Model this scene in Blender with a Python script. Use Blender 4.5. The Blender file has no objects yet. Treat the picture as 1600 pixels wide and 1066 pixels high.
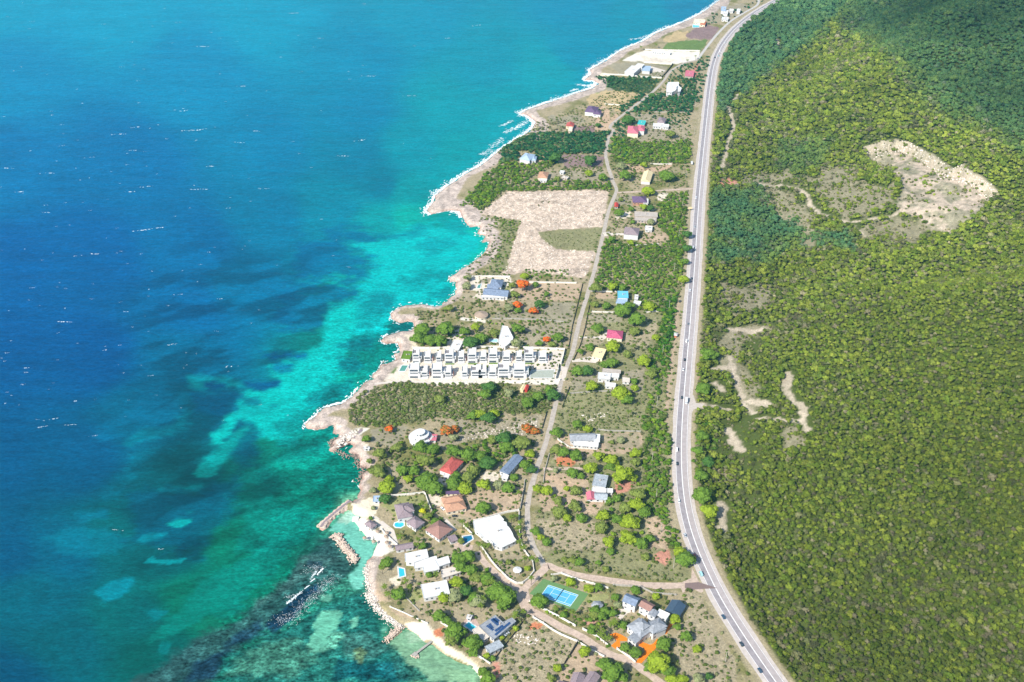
import bpy, bmesh, math, random
import numpy as np
from mathutils import Vector, Matrix
random.seed(11); RNG = np.random.default_rng(11)
scene = bpy.context.scene
COL = scene.collection
# ---------------------------------------------------------------- camera, light
F, CX, CY, CAMZ = 1700.0, 800.0, 533.0, 610.0
PITCH = math.radians(33.96)
cam_d = bpy.data.cameras.new("camera"); cam = bpy.data.objects.new("camera", cam_d); COL.objects.link(cam)
cam.location = (0, 0, CAMZ); cam.rotation_euler = (math.pi/2 - PITCH, 0, 0)
cam_d.sensor_width = 36.0; cam_d.lens = 36.0*F/1600.0; cam_d.clip_start = 1.0; cam_d.clip_end = 60000
scene.camera = cam
SUN_DIR = Vector((.80, .85, -1.0)).normalized()          # the way the light travels
w = bpy.data.worlds.new("World"); scene.world = w; w.use_nodes = True
nt = w.node_tree; bg = nt.nodes["Background"]
sky = nt.nodes.new("ShaderNodeTexSky"); sky.sky_type = 'NISHITA'; sky.sun_disc = False
sky.sun_elevation = math.asin(-SUN_DIR.z); sky.sun_rotation = math.atan2(-SUN_DIR.x, -SUN_DIR.y) % (2*math.pi)
nt.links.new(sky.outputs[0], bg.inputs[0]); bg.inputs[1].default_value = 0.12
sl = bpy.data.lights.new("sun", 'SUN'); sl.energy = 4.6; sl.angle = math.radians(0.5); sl.color = (1.0, .955, .88)
so = bpy.data.objects.new("sun", sl); COL.objects.link(so)
so.rotation_euler = SUN_DIR.to_track_quat('-Z', 'Y').to_euler(); so.location = (-400, -200, 900)
scene.render.engine = 'CYCLES'
scene.view_settings.view_transform = 'Standard'; scene.view_settings.look = 'None'
scene.view_settings.gamma = 1.0; scene.view_settings.exposure = 0.80
scene.cycles.volume_bounces = 0; scene.cycles.max_bounces = 6; scene.cycles.transparent_max_bounces = 160

# ---------------------------------------------------------------- maths helpers
cP, sP = math.cos(PITCH), math.sin(PITCH)
def proj(x, y, z):
    dz = z - CAMZ
    f = y*cP - dz*sP; up = y*sP + dz*cP
    f = np.maximum(f, 1.0)
    return CX + F*x/f, CY - F*up/f
def unp(u, v, z=3.0):
    """photo pixel -> world x,y on the plane z"""
    a = (np.asarray(u, float)-CX)/F; b = (CY-np.asarray(v, float))/F
    dy = cP + b*sP; dz = -sP + b*cP
    t = (z-CAMZ)/dz
    return a*t, dy*t
def pxm(v):  # photo pixels per metre (sideways) on the ground at row v
    return .00136*(v+612.0)
def s2l(c):
    c = np.asarray(c, float)/255.0
    return np.where(c <= .04045, c/12.92, ((c+.055)/1.055)**2.4)
def S(r, g, b, k=1.0):
    l = s2l((r, g, b))*k; return (float(l[0]), float(l[1]), float(l[2]), 1.0)
def hsh(ix, iy, seed):
    n = (ix*374761393 + iy*668265263 + seed*1442695041) & 0xffffffff
    n = ((n ^ (n >> 13))*1274126177) & 0xffffffff
    return ((n ^ (n >> 16)) & 0xffffff)/float(0xffffff)
def vnoise(x, y, seed=0):
    x = np.asarray(x, float); y = np.asarray(y, float)
    xi = np.floor(x); yi = np.floor(y); fx = x-xi; fy = y-yi
    xi = xi.astype(np.int64); yi = yi.astype(np.int64)
    fx = fx*fx*(3-2*fx); fy = fy*fy*(3-2*fy)
    a = hsh(xi, yi, seed); b = hsh(xi+1, yi, seed); c = hsh(xi, yi+1, seed); d = hsh(xi+1, yi+1, seed)
    return (a*(1-fx)+b*fx)*(1-fy) + (c*(1-fx)+d*fx)*fy
def fbm(x, y, seed=0, o=4):
    r = 0; a = .5; t = 0
    for i in range(o):
        r = r + a*vnoise(x*2**i, y*2**i, seed+i*17); t += a; a *= .5
    return r/t*2-1
def sstep(a, b, x):
    t = np.clip((x-a)/(b-a), 0, 1); return t*t*(3-2*t)
def sdpoly(px, py, P):
    """signed distance, positive inside"""
    P = np.asarray(P, float); d = np.full(px.shape, 1e18); ins = np.zeros(px.shape, bool)
    n = len(P)
    for i in range(n):
        ax, ay = P[i]; bx, by = P[(i+1) % n]
        ex, ey = bx-ax, by-ay; wx, wy = px-ax, py-ay
        t = np.clip((wx*ex+wy*ey)/(ex*ex+ey*ey+1e-12), 0, 1)
        d = np.minimum(d, (wx-ex*t)**2 + (wy-ey*t)**2)
        if ay != by:
            c = ((ay > py) != (by > py)) & (px < (bx-ax)*(py-ay)/(by-ay)+ax)
            ins ^= c
    d = np.sqrt(d); return np.where(ins, d, -d)
def dpolyline(px, py, P):
    P = np.asarray(P, float); d = np.full(px.shape, 1e18)
    for i in range(len(P)-1):
        ax, ay = P[i]; bx, by = P[i+1]
        ex, ey = bx-ax, by-ay; wx, wy = px-ax, py-ay
        t = np.clip((wx*ex+wy*ey)/(ex*ex+ey*ey+1e-12), 0, 1)
        d = np.minimum(d, (wx-ex*t)**2 + (wy-ey*t)**2)
    return np.sqrt(d)
# close-up frames of the survey picture: origin and scale, so that measured positions can be typed as read
ZO = dict(O=(0, 0, 1), a=(550, 740, .1876), b=(650, 880, .1875), c=(850, 860, .1933), d=(560, 500, .2125), e=(540, 640, .2),
          f=(820, 640, .2063), g=(860, 440, .1876), h=(600, 380, .1876), i=(740, 180, .15), j=(930, 120, .15), k=(930, 270, .1595),
          l=(860, 640, .15), m=(940, 900, .122), n=(820, 0, .1876), t=(900, 0, .2125), q=(560, 760, .1), r=(660, 280, .1875),
          s=(480, 640, .1126), u=(560, 920, .1375), v=(1030, 780, .268), w=(1030, 500, .3376), x=(1080, 180, .325),
          y=(200, 780, .35), z=(300, 500, .2063), A=(0, 500, .35), B=(380, 860, .15), C=(1340, 200, .1876), D=(610, 530, .09375), E=(750, 530, .09375),
          G=(700, 790, .1032), H=(500, 280, .2251), I=(1100, 0, .3125), J=(1200, 700, .3433))
def pt(zk, x, y):
    ox, oy, k = ZO[zk]; return (ox+x*k, oy+y*k)
def PX(zk, s):
    """'x,y x,y ...' in frame zk -> list of photo positions"""
    return [pt(zk, *map(float, q.split(','))) for q in s.split()]

# ---------------------------------------------------------------- coast, highway, terrain shape
COAST_PX = (PX('O', "1215,-60 1150,-18 1120,3 1101,17 1082,28 1054,40 1026,51 1005,64 985,72 968,80 951,92 932,103 921,109 923,116 912,125 925,126 934,130 925,138 904,144 882,152 857,160 839,166 822,172 812,178 822,180 836,190 830,202 815,213 797,223 777,237 762,250 747,261 736,266")
  + PX('r', "290,0 200,60 100,140 90,190 60,220 30,265 70,295 120,285 180,270 240,262 310,270 325,320 340,340 370,380 400,400 450,395 480,400 440,460 500,470 520,480 490,530 555,522 530,590 480,640 430,680 400,705 330,740 270,790 210,820 215,855 280,860")
  + PX('h', "590,340 600,380 580,420 530,470 480,500 430,525 400,520 330,505 250,510 180,515 130,530 80,560 50,590 60,630 100,660 150,665 200,650 240,660 250,690 230,725 150,730 100,745 10,770")
  + PX('d', "155,160 200,175 280,170 300,200 290,230 255,250 270,290 250,305 215,315 200,330 190,290 160,330 140,370 100,400 95,430 50,450 0,500")
  + PX('z', "1250,520 1215,575 1180,600 1130,635 1080,645 1010,660 960,690 930,735 900,750 870,770 845,790 860,820 890,828 940,835 1000,825 1050,810")
  + PX('s', "350,240 365,280 340,330 400,350 430,370 380,410 330,440 350,490 300,530 290,565 330,590 380,590 430,550 500,520 560,480 620,490 640,510 570,560 575,600 620,615 680,640 690,680 730,700 700,760 720,800 780,800 830,830 800,860 740,900 760,960 720,980 700,1060")
  + PX('O', "563,766 556,778 550,784") + PX('y', "985,10 920,60 850,118 853,135 870,143 895,125 910,100 945,75 990,52 1010,70 1040,78 1012,92 1030,120 1060,165 1075,180 1105,190 1100,225 1085,260 1065,272 1055,320 1060,370 1075,430 1095,470 1120,500 1160,540 1200,572 1170,605 1150,625 1155,636 1175,630 1210,605 1240,582")
  + PX('u', "520,470 590,480 650,510 740,600 830,640 910,700 1000,760 1120,830 1250,880 1310,920 1340,950 1370,1000 1380,1062") + PX('O', "752,1090 745,1150 740,1300 700,1600"))
_c = [unp(u, v, 0.3) for u, v in COAST_PX]
COAST = [(float(a), float(b)) for a, b in _c]
COAST = [(5000, 5200), (1400, 2900)] + COAST + [(-120, 120), (-150, -900), (9000, -900), (9000, 5200)]
HW_PX = [(1320, -52), (1262, -26), (1213, 0), (1172, 21), (1148, 42), (1130, 64), (1119, 85), (1115, 100), (1111, 120), (1108, 150), (1105, 180), (1100, 225), (1096, 270), (1092, 302), (1090, 334), (1088, 381), (1084, 430),
         (1082, 459), (1079, 496), (1075.5, 534), (1072.5, 571), (1068, 620), (1065, 660), (1063.5, 691), (1063.5, 743), (1067, 790), (1077, 828), (1091, 862), (1106, 898), (1122, 930), (1143, 965), (1166, 1000), (1190, 1035), (1214, 1069), (1250, 1120), (1300, 1190)]
def smooth_path(P, step):
    """Catmull-Rom through world points, resampled"""
    P = [np.array(p, float) for p in P]; P = [2*P[0]-P[1]] + P + [2*P[-1]-P[-2]]; out = []
    for i in range(1, len(P)-2):
        p0, p1, p2, p3 = P[i-1], P[i], P[i+1], P[i+2]; n = max(2, int(np.linalg.norm(p2-p1)/step))
        for k in range(n):
            t = k/n
            out.append(.5*((2*p1)+(-p0+p2)*t+(2*p0-5*p1+4*p2-p3)*t*t+(-p0+3*p1-3*p2+p3)*t**3))
    out.append(P[-2]); return np.array(out)
HW_RAW = np.array([unp(u, v, 3.0) for u, v in HW_PX])
for _ in range(2):
    HW_RAW[1:-1] = .25*HW_RAW[:-2]+.5*HW_RAW[1:-1]+.25*HW_RAW[2:]
HW = smooth_path(HW_RAW, 8.0)
_o = np.argsort(HW[:, 1]); HWY, HWX = HW[_o, 1], HW[_o, 0]
def hill(x, y):
    d = x - np.interp(y, HWY, HWX)
    fo = np.interp(y, [450, 700, 900, 1050, 1300, 1550, 1750, 2100], [14, 40, 60, 105, 90, 100, 190, 260])
    t = np.maximum(0, d-fo)
    h = 165*(1-np.exp(-t/400.0))
    h = h + 44*fbm(x/170.0+3, y/210.0, 5, 3)*sstep(10, 240, t)
    return h
QPX = PX('C', "40,160 200,110 330,90 430,120 560,190 680,250 800,340 880,300 960,380 1060,430 1180,530 1130,580 1060,640 980,740 850,820 760,890 650,880 540,760 400,720 340,690 330,600 380,500 340,420 250,340 120,300")
def unp_hill(u, v):
    z = 3.0
    for _ in range(30):
        x, y = unp(u, v, z); z = .5*z + .5*(3.0+float(hill(np.array(x), np.array(y))))
    return float(x), float(y)
QUARRY = [unp_hill(u, v) for u, v in QPX]
QC = np.mean(np.array(QUARRY), axis=0)
_qb = np.array(QUARRY); QB = (_qb[:, 0].min()-30, _qb[:, 0].max()+30, _qb[:, 1].min()-30, _qb[:, 1].max()+30)
def gz(x, y, sd=None):
    """ground height"""
    x = np.asarray(x, float); y = np.asarray(y, float)
    if sd is None: sd = np.full(x.shape, 100.0)
    n = fbm(x/7.0, y/7.0, 3, 3)
    z = np.where(sd < 0, np.maximum(-5, sd*.5), 3.0*sstep(0, 7, sd+1.2*n*(sd > .5))+.15*(sd > 0))
    z = z - .15 + np.where(sd > 2, 0, 0)
    z = z + np.where((sd > 1) & (sd < 22), .8*n*sstep(22, 6, sd), 0)
    z = z + np.where(sd > 30, hill(x, y), 0)
    m = (x > QB[0]) & (x < QB[1]) & (y > QB[2]) & (y < QB[3])
    if np.any(m):
        q = np.zeros(x.shape); q[m] = sdpoly(x[m], y[m], QUARRY)+3*fbm(x[m]/12, y[m]/12, 9, 3)
        side = sstep(-60, 50, (x-QC[0])*.7+(y-QC[1])*.7)
        z = z - 10*sstep(0, 8, q)*side + .9*fbm(x/5, y/5, 12, 3)*(q > 0)
    return z
def ground(x, y): return float(gz(np.array([x]), np.array([y]))[0])

# ---------------------------------------------------------------- materials
MATS = {}
def mat(name, col, rough=.7, metal=0, var=0.12, scale=.6, spec=.3, emit=None):
    if name in MATS: return MATS[name]
    m = bpy.data.materials.new(name); m.use_nodes = True; t = m.node_tree; b = t.nodes['Principled BSDF']
    b.inputs['Roughness'].default_value = rough; b.inputs['Metallic'].default_value = metal
    b.inputs['Specular IOR Level'].default_value = spec
    if var > 0:
        tc = t.nodes.new('ShaderNodeNewGeometry'); no = t.nodes.new('ShaderNodeTexNoise'); no.inputs['Scale'].default_value = scale; no.inputs['Detail'].default_value = 5
        no.inputs['Roughness'].default_value = .65
        t.links.new(tc.outputs['Position'], no.inputs['Vector'])
        mr = t.nodes.new('ShaderNodeMapRange'); mr.inputs[1].default_value = .3; mr.inputs[2].default_value = .7
        mr.inputs[3].default_value = 1-var*1.6; mr.inputs[4].default_value = 1+var*.6
        t.links.new(no.outputs[0], mr.inputs[0])
        mx = t.nodes.new('ShaderNodeMix'); mx.data_type = 'RGBA'; mx.blend_type = 'MULTIPLY'; mx.inputs[0].default_value = 1
        mx.inputs[6].default_value = col; t.links.new(mr.outputs[0], mx.inputs[7]); t.links.new(mx.outputs[2], b.inputs['Base Color'])
    else: b.inputs['Base Color'].default_value = col
    MATS[name] = m; return m
def attr_mat(name, rough, spec, noises, bump=None, speckle=True):
    m = bpy.data.materials.new(name); m.use_nodes = True; t = m.node_tree; b = t.nodes['Principled BSDF']
    b.inputs['Roughness'].default_value = rough; b.inputs['Specular IOR Level'].default_value = spec
    at = t.nodes.new('ShaderNodeAttribute'); at.attribute_name = 'tint'
    geo = t.nodes.new('ShaderNodeNewGeometry'); cur = at.outputs['Color']
    for (sc, amp, stretch, use_a) in noises:
        mp = t.nodes.new('ShaderNodeMapping'); mp.inputs['Scale'].default_value = stretch; t.links.new(geo.outputs['Position'], mp.inputs[0])
        no = t.nodes.new('ShaderNodeTexNoise'); no.inputs['Scale'].default_value = sc; no.inputs['Detail'].default_value = 4; no.inputs['Roughness'].default_value = .6
        t.links.new(mp.outputs[0], no.inputs['Vector'])
        mr = t.nodes.new('ShaderNodeMapRange'); mr.inputs[1].default_value = .32; mr.inputs[2].default_value = .68; mr.inputs[3].default_value = 1-amp; mr.inputs[4].default_value = 1+amp
        t.links.new(no.outputs[0], mr.inputs[0])
        mx = t.nodes.new('ShaderNodeMix'); mx.data_type = 'RGBA'; mx.blend_type = 'MULTIPLY'
        if use_a: t.links.new(at.outputs['Alpha'], mx.inputs[0])
        else: mx.inputs[0].default_value = 1
        t.links.new(cur, mx.inputs[6]); t.links.new(mr.outputs[0], mx.inputs[7]); cur = mx.outputs[2]
    t.links.new(cur, b.inputs['Base Color'])
    if bump:
        prev = None
        for (sc, st, dist, strength) in bump:
            mp = t.nodes.new('ShaderNodeMapping'); mp.inputs['Scale'].default_value = st; mp.inputs['Rotation'].default_value = (0, 0, .12); t.links.new(geo.outputs['Position'], mp.inputs[0])
            no = t.nodes.new('ShaderNodeTexNoise'); no.inputs['Scale'].default_value = sc; no.inputs['Detail'].default_value = 5; no.inputs['Roughness'].default_value = .6
            t.links.new(mp.outputs[0], no.inputs['Vector'])
            bp = t.nodes.new('ShaderNodeBump'); bp.inputs['Distance'].default_value = dist; bp.inputs['Strength'].default_value = strength
            t.links.new(no.outputs[0], bp.inputs['Height'])
            if prev: t.links.new(prev.outputs[0], bp.inputs['Normal'])
            prev = bp
        t.links.new(prev.outputs[0], b.inputs['Normal'])
    return m
def leaf_mat(name, col=None, instancer=False, var=.35, scale=.45):
    m = bpy.data.materials.new(name); m.use_nodes = True; t = m.node_tree; t.nodes.clear()
    out = t.nodes.new('ShaderNodeOutputMaterial'); geo = t.nodes.new('ShaderNodeNewGeometry')
    no = t.nodes.new('ShaderNodeTexNoise'); no.inputs['Scale'].default_value = scale; no.inputs['Detail'].default_value = 3; t.links.new(geo.outputs['Position'], no.inputs['Vector'])
    mr = t.nodes.new('ShaderNodeMapRange'); mr.inputs[1].default_value = .3; mr.inputs[2].default_value = .7; mr.inputs[3].default_value = 1-var; mr.inputs[4].default_value = 1+var
    t.links.new(no.outputs[0], mr.inputs[0])
    mx = t.nodes.new('ShaderNodeMix'); mx.data_type = 'RGBA'; mx.blend_type = 'MULTIPLY'; mx.inputs[0].default_value = 1
    if instancer:
        at = t.nodes.new('ShaderNodeAttribute'); at.attribute_type = 'INSTANCER'; at.attribute_name = 'tint'; t.links.new(at.outputs['Color'], mx.inputs[6])
    else: mx.inputs[6].default_value = col
    t.links.new(mr.outputs[0], mx.inputs[7])
    d = t.nodes.new('ShaderNodeBsdfDiffuse'); tr = t.nodes.new('ShaderNodeBsdfTranslucent'); ms = t.nodes.new('ShaderNodeMixShader'); ms.inputs[0].default_value = .22
    t.links.new(mx.outputs[2], d.inputs[0]); t.links.new(mx.outputs[2], tr.inputs[0]); t.links.new(d.outputs[0], ms.inputs[1]); t.links.new(tr.outputs[0], ms.inputs[2])
    t.links.new(ms.outputs[0], out.inputs[0]); MATS[name] = m; return m

# ---------------------------------------------------------------- object helpers
def tag(o, label=None, cat=None, group=None, kind=None):
    if label: o['label'] = label
    if cat: o['category'] = cat
    if group: o['group'] = group
    if kind: o['kind'] = kind
    return o
def empty(name, loc, rz=0):
    o = bpy.data.objects.new(name, None); COL.objects.link(o); o.location = loc; o.rotation_euler = (0, 0, rz); o.empty_display_size = 1; return o
class MB:
    def __init__(s): s.v = []; s.f = []
    def poly(s, pts):
        b = len(s.v); s.v += [tuple(p) for p in pts]; s.f.append(list(range(b, b+len(pts))))
    def prism(s, P, z0, z1):
        """P: ccw xy list; z1 may be a list of heights"""
        n = len(P); b = len(s.v); zt = z1 if isinstance(z1, (list, tuple)) else [z1]*n; zb = z0 if isinstance(z0, (list, tuple)) else [z0]*n
        s.v += [(P[i][0], P[i][1], zb[i]) for i in range(n)] + [(P[i][0], P[i][1], zt[i]) for i in range(n)]
        s.f.append([b+i for i in reversed(range(n))]); s.f.append([b+n+i for i in range(n)])
        for i in range(n): j = (i+1) % n; s.f.append([b+i, b+j, b+n+j, b+n+i])
    def box(s, c, hx, hy, hz, ang=0):
        ca, sa = math.cos(ang), math.sin(ang)
        P = [(c[0]+x*ca-y*sa, c[1]+x*sa+y*ca) for x, y in ((-hx, -hy), (hx, -hy), (hx, hy), (-hx, hy))]
        s.prism(P, c[2]-hz, c[2]+hz)
    def tube(s, a, b, ra, rb, n=6):
        a = Vector(a); b = Vector(b); d = (b-a).normalized(); u = d.orthogonal().normalized(); w_ = d.cross(u); k = len(s.v)
        for (p, r) in ((a, ra), (b, rb)):
            for i in range(n):
                t = 2*math.pi*i/n; s.v.append(tuple(p+u*r*math.cos(t)+w_*r*math.sin(t)))
        for i in range(n): j = (i+1) % n; s.f.append([k+i, k+j, k+n+j, k+n+i])
        s.f.append([k+i for i in reversed(range(n))]); s.f.append([k+n+i for i in range(n)])
    def build(s, name, m, parent=None, org=(0, 0, 0), smooth=False):
        me = bpy.data.meshes.new(name)
        me.from_pydata([(x-org[0], y-org[1], z-org[2]) for x, y, z in s.v], [], s.f); me.materials.append(m); me.update()
        if smooth: me.polygons.foreach_set('use_smooth', [True]*len(me.polygons))
        o = bpy.data.objects.new(name, me); COL.objects.link(o)
        if parent: o.parent = parent
        return o
def ccw(P):
    a = sum(P[i][0]*P[(i+1) % len(P)][1]-P[(i+1) % len(P)][0]*P[i][1] for i in range(len(P)))
    return list(P) if a > 0 else list(reversed(P))
def grid_obj(name, xs, ys, zf, colf, m):
    X, Y = np.meshgrid(xs, ys); nx, ny = len(xs), len(ys)
    x = X.ravel(); y = Y.ravel(); z, c = zf(x, y), None
    c = colf(x, y, z)
    me = bpy.data.meshes.new(name); n = nx*ny
    me.vertices.add(n); co = np.empty((n, 3), np.float32); co[:, 0] = x; co[:, 1] = y; co[:, 2] = z; me.vertices.foreach_set('co', co.ravel())
    i = np.arange(n).reshape(ny, nx); q = np.stack([i[:-1, :-1], i[:-1, 1:], i[1:, 1:], i[1:, :-1]], -1).reshape(-1, 4).astype(np.int32)
    me.loops.add(q.size); me.loops.foreach_set('vertex_index', q.ravel()); me.polygons.add(len(q))
    me.polygons.foreach_set('loop_start', np.arange(0, q.size, 4, dtype=np.int32)); me.polygons.foreach_set('loop_total', np.full(len(q), 4, np.int32))
    me.update(calc_edges=True)
    a = me.attributes.new('tint', 'FLOAT_COLOR', 'POINT'); a.data.foreach_set('color', c.astype(np.float32).ravel())
    me.polygons.foreach_set('use_smooth', np.ones(len(q), bool)); me.materials.append(m)
    o = bpy.data.objects.new(name, me); COL.objects.link(o); return o
def steps(a, b, s0, s1):
    r = [a]; 
    while r[-1] < b: r.append(r[-1]+s0+(s1-s0)*(r[-1]-a)/(b-a))
    return r

# ---------------------------------------------------------------- lanes and tracks
LANE = PX('O', "1186,-4 1183,8 1163,20 1142,33 1123,51 1104,74 1091,92")
LANE_W = PX('t', "900,440 800,465 700,520 640,600 560,680 430,780 300,880 250,935") + PX('j', "190,560 140,640 120,740 110,820 140,960 180,1066") + PX('k', "160,60 205,150 202,200 160,300 120,420 90,550 60,680 30,800 0,930") \
  + PX('g', "340,0 300,140 250,300 220,430 190,560 160,650 100,800 40,1040") + PX('f', "180,180 150,280 100,420 70,520 40,620 22,720 20,800") + PX('a', "1470,480 1520,620 1580,720") + PX('O', "850,886")
DIRT1 = PX('O', "1086,914 1066,915 1045,915.5") + PX('c', "900,285 750,272 600,255 480,235 350,215 150,170 50,130") + PX('b', "1090,30 1060,60 1010,110 960,160 890,240 880,310 910,370 960,400 1050,445 1150,500 1350,600 1600,750") + PX('c', "700,900 900,1040 1010,1120")
DIRT2 = PX('a', "1430,980 1400,960 1330,925 1250,870 1130,770 1070,700 1040,650")
LANE_E = PX('k', "215,195 400,187 560,180 800,165 960,155")
TRACKS = [(PX('x', "215,332 330,332 420,338 500,350 555,378 575,430 615,470 680,495 740,515 800,515 870,500 960,488 1010,462"), 2.2), (PX('x', "775,518 835,580"), 1.6), (PX('x', "185,15 205,50 195,90 178,130 165,190 150,240 152,275"), 2.2),
          (PX('w', "325,180 350,260 370,320 400,400 440,430"), 3.0), (PX('w', "600,250 585,320 620,370 660,400 665,470 690,510"), 3.4), (PX('w', "325,510 345,560 380,605"), 4.0), (PX('w', "265,300 290,320"), 4.5), (PX('w', "255,230 300,220"), 4), (PX('w', "285,860 290,960"), 5.5), (PX('w', "400,380 500,390"), 4.5),
          (PX('w', "150,405 200,395 260,400 330,420"), 3.0), (PX('w', "440,460 560,460 650,470"), 1.6), (PX('t', "1265,255 1320,270"), 3), (PX('t', "1475,290 1490,350"), 3), (PX('t', "1120,790 1140,850 1165,930"), 2.4), (PX('t', "1155,750 1195,690"), 2), (PX('w', "330,45 470,45"), 5)]
def W(P, z=3.0): return [tuple(map(float, unp(u, v, z))) for u, v in P]
LANE_WW = smooth_path(W(LANE_W), 3); DIRT1_W = smooth_path(W(DIRT1), 3); DIRT2_W = smooth_path(W(DIRT2), 3); LANE_EW = smooth_path(W(LANE_E), 3); LANE_TW = smooth_path(W(LANE), 4)
TRW = [([unp_hill(u, v) for u, v in P], wd*.85) for P, wd in TRACKS]
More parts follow.
